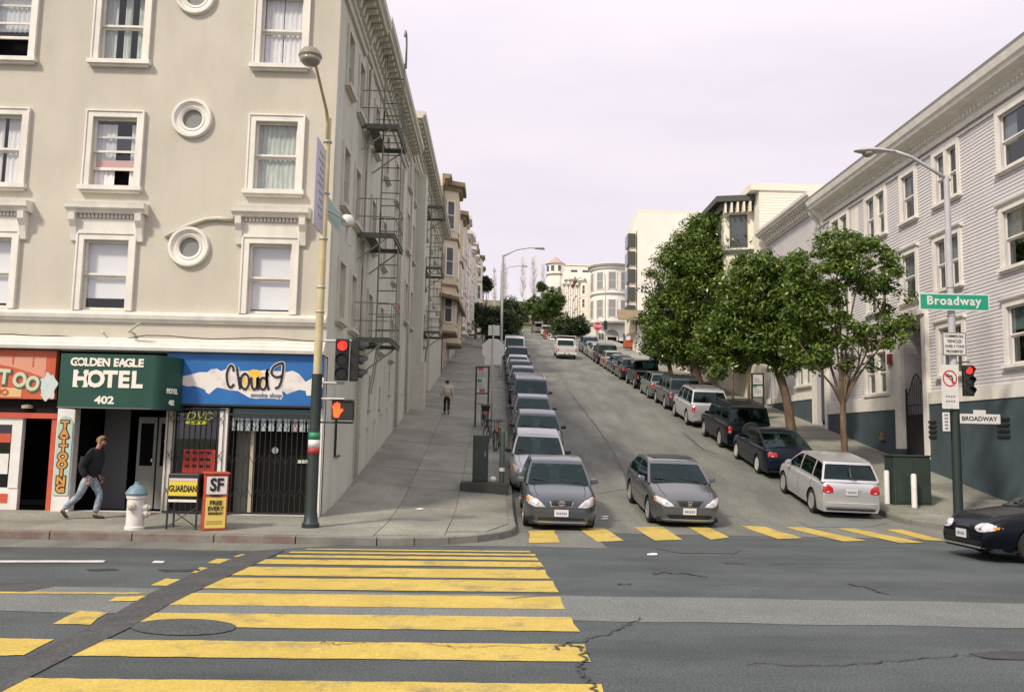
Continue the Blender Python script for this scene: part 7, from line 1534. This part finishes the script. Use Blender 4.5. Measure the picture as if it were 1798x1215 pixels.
for u0, u1 in ((-31, -2), (0, 28)):
    b = MB(); b.box(q.x + u0 * s_, q.x + u1 * s_, q.y - .035, q.y - .021, q.z + .12, zt_ - .1); dd = b.build('cabinet_door', MATS['cabinet_green'], cb); b = MB(); b.box(q.x + (u1 - 4) * s_ if u0 < -10 else q.x + (u0 + 3) * s_, (q.x + (u1 - 3) * s_ if u0 < -10 else q.x + (u0 + 4) * s_), q.y - .05, q.y - .036, q.z + .6, q.z + .75); b.build('handle', M_galv, dd)
for x, y, top, lab in ((1558, 886, 826, 'white steel bollard left of the wide green cabinet'), (1606, 893, 832, 'white steel bollard directly in front of the wide green cabinet')):
    q = drop(x, y); q.z = pave(q.x, q.y); t = thing('bollard', lab, 'bollard', q, 'white bollards by the green cabinet'); h_ = P(x, top, Y=q.y).z - q.z
    b = MB(); b.lathe([(.075, -.05), (.075, h_ - .05), (.06, h_), (0, h_ + .01)], q, 16); b.build('post', M_white, t, smooth=40); b = MB(); b.lathe([(.10, -.03), (.10, .02), (.076, .03)], q, 16); b.build('foot', M_conc, t)
# small sign post under the right trees
q = drop(1355, 717); t = thing('sign_post', 'thin pale post with a small parking plate beneath the right street trees', 'sign post', q); b = MB(); b.lathe([(.03, 0), (.03, 2.6)], q, 8); b.build('post', M_galv, t); b = MB(); b.box(q.x - .15, q.x + .15, q.y - .04, q.y - .03, q.z + 2.1, q.z + 2.6); b.build('plate', M_signw, t)
# litter
for x, y, f, lab in ((1062, 908, base, 'small white paper scrap on the road between the two front saloons'), (1061, 912, base, 'second white paper scrap lying just below the first on the road'), (736, 895, pave, 'white scrap on the left corner pavement'), (1145, 975, base, 'white scrap on the dark patch in the road')):
    q = drop(x, y, f); t = thing('paper_scrap', lab, 'litter', q); b = MB(); b.add([(q.x - .1, q.y - .06, q.z + .015), (q.x + .09, q.y - .05, q.z + .02), (q.x + .1, q.y + .08, q.z + .035), (q.x - .08, q.y + .07, q.z + .02), (q.x, q.y, q.z + .045)], [(0, 1, 4), (1, 2, 4), (2, 3, 4), (3, 0, 4)]); b.build('paper', M_white, t, recalc=False)
# ------------------------------------------------------------------ trees
def leafmat(name, cols, trans=.32):
    m = bpy.data.materials.new(name); m.use_nodes = True; nt = m.node_tree; b = nt.nodes['Principled BSDF']; L = nt.links.new
    g = nt.nodes.new('ShaderNodeNewGeometry'); r = nt.nodes.new('ShaderNodeValToRGB'); r.color_ramp.elements[0].color = (*cols[0], 1); r.color_ramp.elements[1].color = (*cols[-1], 1)
    for k, c in enumerate(cols[1:-1]): e = r.color_ramp.elements.new((k + 1) / (len(cols) - 1)); e.color = (*c, 1)
    L(g.outputs['Random Per Island'], r.inputs['Fac']); L(r.outputs['Color'], b.inputs['Base Color']); b.inputs['Roughness'].default_value = .33
    t = nt.nodes.new('ShaderNodeBsdfTranslucent'); L(r.outputs['Color'], t.inputs['Color']); mxs = nt.nodes.new('ShaderNodeMixShader'); mxs.inputs[0].default_value = trans
    L(b.outputs[0], mxs.inputs[1]); L(t.outputs[0], mxs.inputs[2]); L(mxs.outputs[0], nt.nodes['Material Output'].inputs['Surface']); return m
M_leaf = leafmat('glossy_leaves', [(.018, .048, .010), (.055, .120, .018), (.105, .195, .028), (.19, .27, .042), (.29, .33, .065)])
M_leafd = leafmat('dark_leaves', [(.014, .030, .010), (.028, .058, .014), (.042, .080, .018), (.075, .110, .024)])
M_leafg = leafmat('mid_green_leaves', [(.030, .062, .012), (.058, .115, .018), (.090, .155, .024), (.14, .19, .035)])
M_bark = mat('warm_bark', (.085, .058, .036), .9, (.19, .135, .088), scale=6, detail=8, stretch=(1, 1, .3), bump=.5, bscale=25, space='World')
M_bark2 = mat('grey_bark', (.16, .13, .10), .9, (.25, .21, .165), scale=7, detail=8, stretch=(1, 1, .3), bump=.4, bscale=25, space='World')
def leaves(name, blobs, n, size, m, parent, clump=.5, per=90, skip=None):
    """leaf-sized faces gathered in clumps spread through the crown"""
    blobs = [(np.array(c, float), np.array(r, float)) for c, r in blobs]; vol = np.array([r.prod() for _, r in blobs]); nc = max(1, n // per)
    pick = rng.choice(len(blobs), nc, p=vol / vol.sum()); cs = []
    for i in pick:
        d = rng.normal(size=3); d /= np.linalg.norm(d); rr = rng.uniform(.35, 1) ** .5; cs.append(blobs[i][0] + d * blobs[i][1] * rr)
    cs = np.array(cs); P0 = np.repeat(cs, per, axis=0); d = rng.normal(size=P0.shape); d /= np.linalg.norm(d, axis=1)[:, None]
    off = d * (rng.uniform(.05, 1, (len(P0), 1)) ** .5) * clump * rng.uniform(.6, 1.25, (nc, 1)).repeat(per, axis=0); off[:, 2] *= .75; pos = P0 + off
    N = d * .7 + rng.normal(size=d.shape) * .55 + np.array([0, 0, .55]); N /= np.linalg.norm(N, axis=1)[:, None]
    A = np.cross(N, rng.normal(size=N.shape)); A /= np.linalg.norm(A, axis=1)[:, None]; Bv = np.cross(N, A); L = size * rng.uniform(.65, 1.35, (len(N), 1)); Wd = L * .36
    k = len(N); V = np.empty((k, 4, 3)); V[:, 0] = pos - A * L * .5; V[:, 1] = pos + Bv * Wd * .5 + N * L * .05; V[:, 2] = pos + A * L * .5 - N * L * .12; V[:, 3] = pos - Bv * Wd * .5 + N * L * .05
    o = wloc(parent); V = V.reshape(-1, 3) - np.array([o.x, o.y, o.z]); me = bpy.data.meshes.new(name)
    me.vertices.add(k * 4); me.vertices.foreach_set('co', V.ravel()); me.loops.add(k * 4); me.loops.foreach_set('vertex_index', np.arange(k * 4, dtype=np.int32)); me.polygons.add(k); me.polygons.foreach_set('loop_start', np.arange(0, k * 4, 4, dtype=np.int32)); me.polygons.foreach_set('loop_total', np.full(k, 4, dtype=np.int32)); me.update(); me.materials.append(m)
    ob = bpy.data.objects.new(name, me); COL.objects.link(ob); ob.parent = parent; return ob
def limb(parent, name, pts, r0, r1, m, n=8):
    pts = [Vector(p) for p in pts]; fine = []
    for i in range(len(pts) - 1):
        p0, p1, p2, p3 = pts[max(i - 1, 0)], pts[i], pts[i + 1], pts[min(i + 2, len(pts) - 1)]
        for k in range(4):
            t = k / 4; fine.append(.5 * ((2 * p1) + (p2 - p0) * t + (2 * p0 - 5 * p1 + 4 * p2 - p3) * t * t + (3 * p1 - p0 - 3 * p2 + p3) * t ** 3))
    fine.append(pts[-1]); N_ = len(fine); b = MB(); b.tube(fine, [(r0 + (r1 - r0) * i / (N_ - 1)) * random.uniform(.93, 1.07) for i in range(N_)], n); return b.build(name, m, parent, smooth=True)
def street_tree(label, base_, fork, blobs, nleaf, size, m_leaf, r=.13, nb=7, bark=None, group='leafy street trees along the right pavement', clump=.5, per=90, mid=None):
    bark = bark or M_bark; base_ = Vector(base_); fork = Vector(fork); t = thing('street_tree', label, 'tree', base_, group)
    mid = Vector(mid) if mid else (base_ + fork) / 2 + Vector((random.uniform(-.08, .08), 0, 0))
    limb(t, 'trunk', [base_ - Vector((0, 0, .2)), mid, fork, fork + (fork - mid).normalized() * .25], r * 1.15, r * .8, bark, 12)
    for k in range(nb):
        c, rr = blobs[k % len(blobs)]; c = Vector(c); tip = c + Vector((random.uniform(-.6, .6) * rr[0], random.uniform(-.6, .6) * rr[1], random.uniform(-.2, .75) * rr[2])); mid_ = fork + (tip - fork) * .5 + Vector((random.uniform(-.2, .2), random.uniform(-.2, .2), -.15 + random.uniform(-.1, .25)))
        br = limb(t, 'branch', [fork - Vector((0, 0, .1)), fork + (mid_ - fork) * .45 + Vector((0, 0, .08)), mid_, tip], r * .55, .015, bark, 7)
        for j in range(3):
            s0 = mid_ + (tip - mid_) * random.uniform(0, .6); tp = s0 + Vector((random.uniform(-.8, .8), random.uniform(-.8, .8), random.uniform(.2, .9))); limb(t, 'twig', [s0, (s0 + tp) / 2 + Vector((0, 0, .08)), tp], .022, .006, bark, 5).parent = br
            _o = [o for o in br.children][-1]
    for o in t.children:
        for ch in o.children: ch.location = (0, 0, 0)
    leaves('crown', blobs, nleaf, size, m_leaf, t, clump, per); return t
def B(px, py, Y, rpx, rpy, ry=None):
    """a lobe of crown at a depth, sized as it looks"""
    p = P(px, py, Y=Y); s = Y / FPX; return ((p.x, Y, p.z), (rpx * s, ry or (rpx * s * .9), rpy * s))
def gp(px, Xw):
    """pavement point at a distance from the kerb, below a pixel column"""
    lo, hi = 22.0, 120.0
    for _ in range(40):
        m_ = (lo + hi) / 2; x, _y = pix((Xw, m_, pave(Xw, m_)))
        if x > px: lo = m_
        else: hi = m_
    return Vector((Xw, lo, pave(Xw, lo)))
g1 = gp(1489, 11.9); Y1 = g1.y
t1 = street_tree('leafy street tree with slender forked limbs standing nearest on the right, behind the silver estate', g1, P(1480, 708, Y=Y1), [B(1445, 480, Y1, 69, 53), B(1520, 470, Y1, 67, 47), B(1562, 535, Y1, 38, 47), B(1425, 540, Y1, 58, 47), B(1490, 580, Y1 - .4, 44, 38), B(1415, 610, Y1, 42, 40), B(1462, 620, Y1, 38, 29), B(1540, 590, Y1, 51, 24), B(1575, 575, Y1, 29, 22), B(1480, 430, Y1, 64, 22), B(1505, 640, Y1, 33, 15)], 15500, .19, M_leaf, r=.105, nb=11, clump=.36, per=60)
g2 = gp(1394, 11.9); Y2 = g2.y
street_tree('leaning brown trunked street tree, second on the right, with a broad dense crown', g2, P(1362, 640, Y=Y2), [B(1340, 520, Y2, 73, 58), B(1395, 510, Y2, 53, 56), B(1300, 560, Y2, 51, 53), B(1360, 585, Y2, 69, 49), B(1290, 610, Y2, 51, 44), B(1400, 590, Y2, 40, 44), B(1330, 470, Y2, 51, 26), B(1270, 640, Y2, 31, 26), B(1420, 545, Y2, 40, 60), B(1425, 620, Y2, 36, 30), B(1255, 590, Y2, 34, 44), B(1380, 630, Y2, 44, 22)], 42000, .195, M_leaf, r=.17, nb=8, mid=P(1381, 700, Y=Y2), clump=.42, per=70)
g3 = gp(1232, 12.3); Y3 = g3.y
street_tree('tallest street tree with a thick twisted trunk, towering over the right row of cars', g3, P(1218, 628, Y=Y3), [B(1280, 395, Y3, 44, 40), B(1235, 400, Y3, 26, 35), B(1300, 440, Y3, 60, 44), B(1230, 460, Y3, 56, 53), B(1180, 490, Y3, 44, 51), B(1260, 520, Y3, 73, 62), B(1180, 550, Y3, 51, 49), B(1320, 500, Y3, 40, 58), B(1230, 590, Y3, 51, 33), B(1165, 600, Y3, 38, 31), B(1345, 560, Y3, 48, 60), B(1218, 425, Y3, 32, 34), B(1332, 415, Y3, 32, 40), B(1195, 450, Y3, 30, 34), B(1300, 390, Y3, 34, 26), B(1300, 610, Y3, 54, 40), B(1215, 620, Y3, 46, 22), B(1340, 450, Y3, 36, 50)], 66000, .26, M_leaf, r=.30, nb=11, mid=P(1222, 655, Y=Y3), clump=.62, per=80)
g4 = gp(1182, 11.9); Y4 = g4.y
street_tree('darker street tree with a thin trunk, last of the right row above the black pickup', g4, P(1173, 632, Y=Y4), [B(1150, 560, Y4, 29, 40), B(1185, 540, Y4, 40, 51), B(1165, 610, Y4, 40, 29), B(1145, 500, Y4, 17, 33), B(1200, 600, Y4, 26, 29)], 15000, .24, M_leafd, r=.14, nb=6, clump=.6, per=70)
for px, lab, X_ in ((1316, 'thin young tree behind the notice frame on the right pavement', 12.6), (1288, 'thin young tree left of the notice frame on the right pavement', 12.9)):
    g_ = gp(px, X_); street_tree(lab, g_, g_ + Vector((.05, 0, 2.6)), [((g_.x, g_.y, g_.z + 4.0), (1.3, 1.2, 1.3)), ((g_.x + .5, g_.y, g_.z + 3.4), (1.0, 1.0, .7))], 3500, .19, M_leaf, r=.07, nb=5, clump=.5, per=60)
# left and far trees
def far_tree(label, px, py, Y, rpx, rpy, n, size, m, group, lobes=6, trunk=True):
    c = P(px, py, Y=Y); s = Y / FPX; bl = []
    for k in range(lobes): a = 2 * math.pi * k / lobes; bl.append(((c.x + math.cos(a) * rpx * s * .45, Y + math.sin(a) * rpx * s * .4, c.z + random.uniform(-.35, .4) * rpy * s), (rpx * s * .55, rpx * s * .5, rpy * s * random.uniform(.5, .68))))
    g_ = Vector((c.x, Y, pave(c.x, Y))); g_.z = min(g_.z, c.z - rpy * s * .8)
    return street_tree(label, g_, Vector((c.x, Y, g_.z + (c.z - g_.z) * .45)), bl, n, size, m, r=.16, nb=4, group=group, clump=.7, per=60)
GT = 'dark street trees on the left kerb'
far_tree('dark green tree nearest the second street lamp on the left kerb', 876, 568, 88, 36, 40, 14000, .30, M_leafd, GT)
far_tree('dark green tree on the outer side of the left kerb, its crown over the road', 898, 552, 98, 20, 34, 8000, .32, M_leafd, GT)
far_tree('small dark tree against the left houses', 836, 553, 104, 18, 20, 5000, .32, M_leafd, GT)
far_tree('small round dark tree high on the left beside the far street lamp', 852, 500, 150, 13, 18, 3500, .42, M_leafd, GT)
GF = 'round green trees beyond the cross street'
far_tree('round bright green tree standing over the road near the crest', 963, 538, 165, 30, 31, 11000, .42, M_leafg, GF)
far_tree('lower round green tree beside the white pickup', 1001, 574, 128, 36, 30, 11000, .36, M_leafd, GF)
far_tree('small green tree against the turret house', 952, 505, 198, 10, 9, 1800, .5, M_leafg, GF)
far_tree('dull green tree left of the bright green one near the crest', 935, 540, 172, 15, 22, 3600, .45, M_leafg, GF)
b = MB()
bush = thing('hedge', 'dull brown green scrub on the slope at the end of the street', 'hedge', P(915, 560, Y=190)); c = P(915, 556, Y=190)
leaves('foliage', [((c.x + dx, 190, c.z + dz), (3.2, 2, 2.6)) for dx, dz in ((-5, 0), (-1.5, .6), (2, 1.0), (5, .4), (8, 0), (-8, .5))], 9000, .55, leafmat('scrub_leaves', [(.05, .055, .025), (.085, .085, .035), (.12, .11, .05)]), bush, .9, 60)
# bare poplars on the skyline
M_twig = mat('haze_pale_twig', (.60, .55, .55), .9)  # twig colour lightened to paint in the distance haze
for px, top, wd, lab in ((885, 462, 7, 'faint bare poplar beside the far street lamp'), (884, 448, 9, 'tallest bare poplar on the left of the skyline group'), (918, 448, 7, 'slim bare poplar in the middle of the skyline group'), (938, 450, 10, 'broad bare poplar right of the middle'), (953, 462, 7, 'short bare poplar beside the turret house'), (868, 470, 6, 'thin bare poplar partly behind the lamp pole')):
    Y = 225 + random.uniform(-6, 6); a_ = P(px, 545, Y=Y); tp = P(px + random.uniform(-2, 2), top, Y=Y); s = Y / FPX
    t = thing('bare_poplar', lab, 'tree', a_, 'bare poplars on the skyline'); b = MB(); b.tube([a_ - Vector((0, 0, 4)), a_ + (tp - a_) * .5, tp], [.11, .08, .03], 6); tr_ = b.build('trunk', M_twig, t)
    b = MB()
    for k in range(150):
        f = random.uniform(.18, .95); q = a_ + (tp - a_) * f; a = random.uniform(0, 6.28); ln = wd * s * random.uniform(.6, 1.3) * (1.1 - f * .7); e = q + Vector((math.cos(a) * ln, math.sin(a) * ln, ln * random.uniform(1.2, 2.6))); b.tube([q, (q + e) / 2 + Vector((math.cos(a) * ln * .15, 0, -.1)), e], [.05, .035, .012], 4)
    o_ = b.build('crown', M_twig, t, recalc=False); o_['kind'] = 'stuff'

# ------------------------------------------------------------------ people
M_skin = mat('skin', (.42, .22, .14), .55); M_denim = mat('faded_denim', (.16, .22, .27), .9, (.40, .44, .45), scale=9, detail=7, lo=.4, hi=.62); M_jackd = mat('dark_jacket', (.010, .011, .014), .9); M_jackb = mat('beige_jacket', (.46, .42, .34), .9, (.52, .48, .40), scale=6); M_trd = mat('black_trousers', (.014, .014, .016), .9); M_shoe = mat('dark_shoe', (.02, .018, .018), .6); M_hairb = mat('fair_hair', (.24, .155, .06), .8, (.17, .105, .045), scale=30); M_haird = mat('dark_hair', (.02, .016, .014), .8)
def skin_obj(name, chains, m, parent, root=0):
    """one continuous surface grown on chains of (point, radius); chains share points by equal coordinates"""
    idx = {}; V = []; Rd = []; E = []
    for ch in chains:
        pv = None
        for p, r in ch:
            k = tuple(round(c, 4) for c in p)
            if k not in idx: idx[k] = len(V); V.append(p); Rd.append(r)
            if pv is not None and pv != idx[k]: E.append((pv, idx[k]))
            pv = idx[k]
    me = bpy.data.meshes.new(name); me.from_pydata(V, E, []); o = bpy.data.objects.new(name, me); COL.objects.link(o)
    md = o.modifiers.new('skin', 'SKIN'); md.use_smooth_shade = True
    for i, sv in enumerate(me.skin_vertices[0].data): sv.radius = (Rd[i] if isinstance(Rd[i], tuple) else (Rd[i], Rd[i])); sv.use_root = (i == root)
    sb = o.modifiers.new('sub', 'SUBSURF'); sb.levels = 1; sb.render_levels = 1
    bpy.context.view_layer.update(); dg = bpy.context.evaluated_depsgraph_get(); nm = bpy.data.meshes.new_from_object(o.evaluated_get(dg)); o.modifiers.clear(); o.data = nm; bpy.data.meshes.remove(me); nm.name = name; nm.materials.clear(); nm.materials.append(m)
    o.parent = parent; return o
def person(label, loc, yaw, J, jacket, trousers, hair, scale=1.0, sub=True, bag=False):
    t = thing('person', label, 'person', (0, 0, 0)); g = lambda k: Vector(J[k])
    hip, chest, neck, head = g('hip'), g('chest'), g('neck'), g('head'); up = (head - neck).normalized(); fw = Vector(J.get('face', (1, 0, 0))).normalized(); lat = up.cross(fw).normalized()
    ch = [[(hip, .11), ((hip + chest) / 2, .10), (chest, .11), (neck, .055), (neck + up * .06, .055), (head - up * .02, .088), (head + up * .06, .088)], [(head - up * .02, .088), (head - up * .045 + fw * .075, .035)]]
    for s in ('l', 'r'):
        hj, kn, an, to = g('hj' + s), g('k' + s), g('a' + s), g('t' + s); sh, el, ha = g('s' + s), g('e' + s), g('h' + s); dr = (ha - el).normalized()
        ch.append([(hip, .11), (hj, .080), ((hj + kn) / 2, .075), (kn, .055), ((kn * 2 + an) / 3, .054), (an, .036), (to, .034)])
        ch.append([(chest, .11), (sh, .052), ((sh + el) / 2, .046), (el, .038), ((el + ha) / 2, .034), (ha, .026), (ha + dr * .07, .030)])
    body = skin_obj('body', ch, M_skin, t)
    for s in ('l', 'r'):
        ha, el = g('h' + s), g('e' + s); dr = (ha - el).normalized(); sd = lat if abs(dr.dot(lat)) < .9 else fw; f2 = (fw - dr * fw.dot(dr)).normalized()
        b = MB()
        for k, (o_, ln) in enumerate(((-.028, .062), (-.010, .075), (.010, .072), (.028, .056))): p0 = ha + dr * .085 + f2 * o_; b.tube([p0, p0 + dr * ln * .5, p0 + dr * ln * .85 + sd * .015 * (-1 if s == 'l' else 1), p0 + dr * ln + sd * .035 * (-1 if s == 'l' else 1)], [.009, .009, .008, .005], 6)
        p0 = ha + dr * .03 + f2 * .03; b.tube([p0, p0 + f2 * .03 + dr * .03, p0 + f2 * .035 + dr * .06], [.011, .010, .006], 6); b.build('fingers', M_skin, body, smooth=True)
    # face: nose, eyes, ears, mouth
    b = MB(); c = head + fw * .088 - up * .015; b.add([c - up * .03 - lat * .016, c - up * .03 + lat * .016, c + up * .03, c - up * .028 + fw * .03], [(0, 3, 2), (3, 1, 2), (0, 1, 3)]); b.build('nose', M_skin, body, recalc=False)
    for sg in (-1, 1):
        e = head + fw * .083 + up * .02 + lat * .034 * sg; b = MB(); b.lathe([(0, -.009), (.010, 0), (0, .009)], e, 8); b.build('eye', M_ink, body); e = head + lat * .092 * sg - up * .005 - fw * .01; b = MB(); b.hexa([tuple(e + up * a_ * .032 + fw * c_ * .018 + lat * d_ * .008) for a_, c_, d_ in ((-1, -1, -1), (-1, 1, -1), (-1, 1, 1), (-1, -1, 1), (1, -1, -1), (1, 1, -1), (1, 1, 1), (1, -1, 1))]); b.build('ear', M_skin, body, bevel=.006)
    b = MB(); e = head + fw * .086 - up * .058; b.hexa([tuple(e + up * a_ * .005 + fw * c_ * .006 + lat * d_ * .022) for a_, c_, d_ in ((-1, -1, -1), (-1, 1, -1), (-1, 1, 1), (-1, -1, 1), (1, -1, -1), (1, 1, -1), (1, 1, 1), (1, -1, 1))]); b.build('mouth', mat('lip', (.28, .10, .08), .5), body)
    # hair cap
    b = MB(); rows = []
    for i in range(7):
        th = i / 6 * R(112); rows.append([])
        for k in range(15):
            ph = 2 * math.pi * k / 14; fr_ = math.cos(ph); lim = R(128) - max(0, fr_ + .3) * R(62); a = th * lim / R(112); d = up * math.cos(a) + (fw * math.cos(ph) + lat * math.sin(ph)) * math.sin(a); rows[-1].append(head + up * .022 - fw * .012 + d * (.107 - .018 * (i / 6) ** 2))
    b.grid(rows); b.build('hair', hair, t, smooth=True, recalc=False)
    jk = [[(hip - Vector((0, 0, .07)), .185), ((hip + chest) / 2, .205), (chest, .215), (neck - up * .01, .092)]]
    for s in ('l', 'r'): sh, el, ha = g('s' + s), g('e' + s), g('h' + s); jk.append([(chest, .215), (sh, .11), ((sh + el) / 2, .092), (el, .082), (el + (ha - el) * .55, .072), (el + (ha - el) * .95, .060)])
    skin_obj('jacket', jk, jacket, t)
    tr_ = [[(hip + Vector((0, 0, .04)), .140), (hip - Vector((0, 0, .03)), .145)]]
    for s in ('l', 'r'): hj, kn, an = g('hj' + s), g('k' + s), g('a' + s); tr_.append([(hip - Vector((0, 0, .03)), .145), (hj - Vector((0, 0, .03)), .105), ((hj + kn) / 2, .090), (kn, .072), ((kn + an) / 2, .072), (an + (kn - an) * .06, .066)])
    skin_obj('trousers', tr_, trousers, t)
    for s in ('l', 'r'):
        an, to = g('a' + s), g('t' + s); d = (to - an); d2 = Vector((d.x, d.y, 0)).normalized(); skin_obj('shoe', [[(an - d2 * .045 - Vector((0, 0, .03)), .042), (an + Vector((0, 0, -.02)), .048), ((an + to) / 2 - Vector((0, 0, .012)), .044), (to, .036), (to + d2 * .05, .026)]], M_shoe, t)
    if bag: b = MB(); h_ = g('hr'); b.hexa([tuple(h_ + Vector(v)) for v in ((-.05, -.14, -.35), (.05, -.14, -.35), (.05, .14, -.35), (-.05, .14, -.35), (-.03, -.10, -.08), (.03, -.10, -.08), (.03, .10, -.08), (-.03, .10, -.08))]); b.build('bag', M_trd, t)
    t.location = loc; t.rotation_euler = (0, 0, yaw); t.scale = (scale,) * 3; return t
walk = dict(hip=(-.05, 0, .91), chest=(.02, 0, 1.28), neck=(.08, 0, 1.48), head=(.135, 0, 1.63), face=(1, 0, -.12), hjl=(-.05, .09, .86), hjr=(-.07, -.09, .86), kl=(.14, .10, .50), al=(.06, .10, .10), tl=(.22, .10, .035), kr=(-.20, -.10, .50), ar=(-.52, -.10, .20), tr=(-.44, -.10, .05), sl=(.03, .20, 1.40), sr=(.03, -.20, 1.40), el=(-.10, .27, 1.12), er=(-.13, -.27, 1.12), hl=(.04, .24, .88), hr=(-.02, -.25, .86))
q = Vector((P(157, 912, Y=18.35).x, 18.35, 0)); q.z = pave(q.x, q.y)
person('man in a dark jacket and faded jeans striding past the hotel entry', q, 0, walk, M_jackd, M_denim, M_hairb)
back = dict(hip=(0, 0, .92), chest=(.03, 0, 1.28), neck=(.05, 0, 1.48), head=(.08, 0, 1.61), face=(1, 0, -.1), hjl=(0, .09, .88), hjr=(0, -.09, .88), kl=(.12, .10, .50), al=(.02, .10, .10), tl=(.16, .10, .04), kr=(.02, -.09, .50), ar=(-.16, -.09, .16), tr=(-.05, -.09, .04), sl=(.03, .20, 1.40), sr=(.03, -.20, 1.40), el=(-.04, .27, 1.12), er=(-.02, -.27, 1.12), hl=(.06, .27, .88), hr=(.06, -.27, .88))
q = drop(784, 728); person('man in a beige jacket and black trousers walking away up the left pavement', q, R(93), back, M_jackb, M_trd, M_haird, scale=P(784, 667, Y=q.y).z and (P(784, 667, Y=q.y).z - q.z) / 1.74)
q = drop(846, 601); person('distant figure in dark clothes crossing the left pavement near the trees', q, R(20), walk, M_jackd, M_denim, M_haird, scale=1.0)
# the driver of the waiting car, seen through its windscreen
dv = dict(hip=(0, 0, .42), chest=(.02, 0, .78), neck=(.03, 0, .98), head=(.05, 0, 1.12), face=(1, 0, 0), hjl=(.05, .10, .40), hjr=(.05, -.10, .40), kl=(.42, .12, .46), al=(.62, .12, .14), tl=(.74, .12, .16), kr=(.42, -.12, .46), ar=(.62, -.12, .14), tr=(.74, -.12, .16), sl=(.03, .19, .91), sr=(.03, -.19, .91), el=(.18, .24, .72), er=(.18, -.24, .72), hl=(.40, .14, .90), hr=(.40, -.14, .90))
cm_ = cv.matrix_world; pd = cm_ @ Vector((.36, .05, .12))
person('driver in a pinkish top at the wheel of the waiting saloon', pd, R(-90), dv, mat('pinkish_top', (.40, .18, .16), .8), M_trd, M_haird, scale=.97)
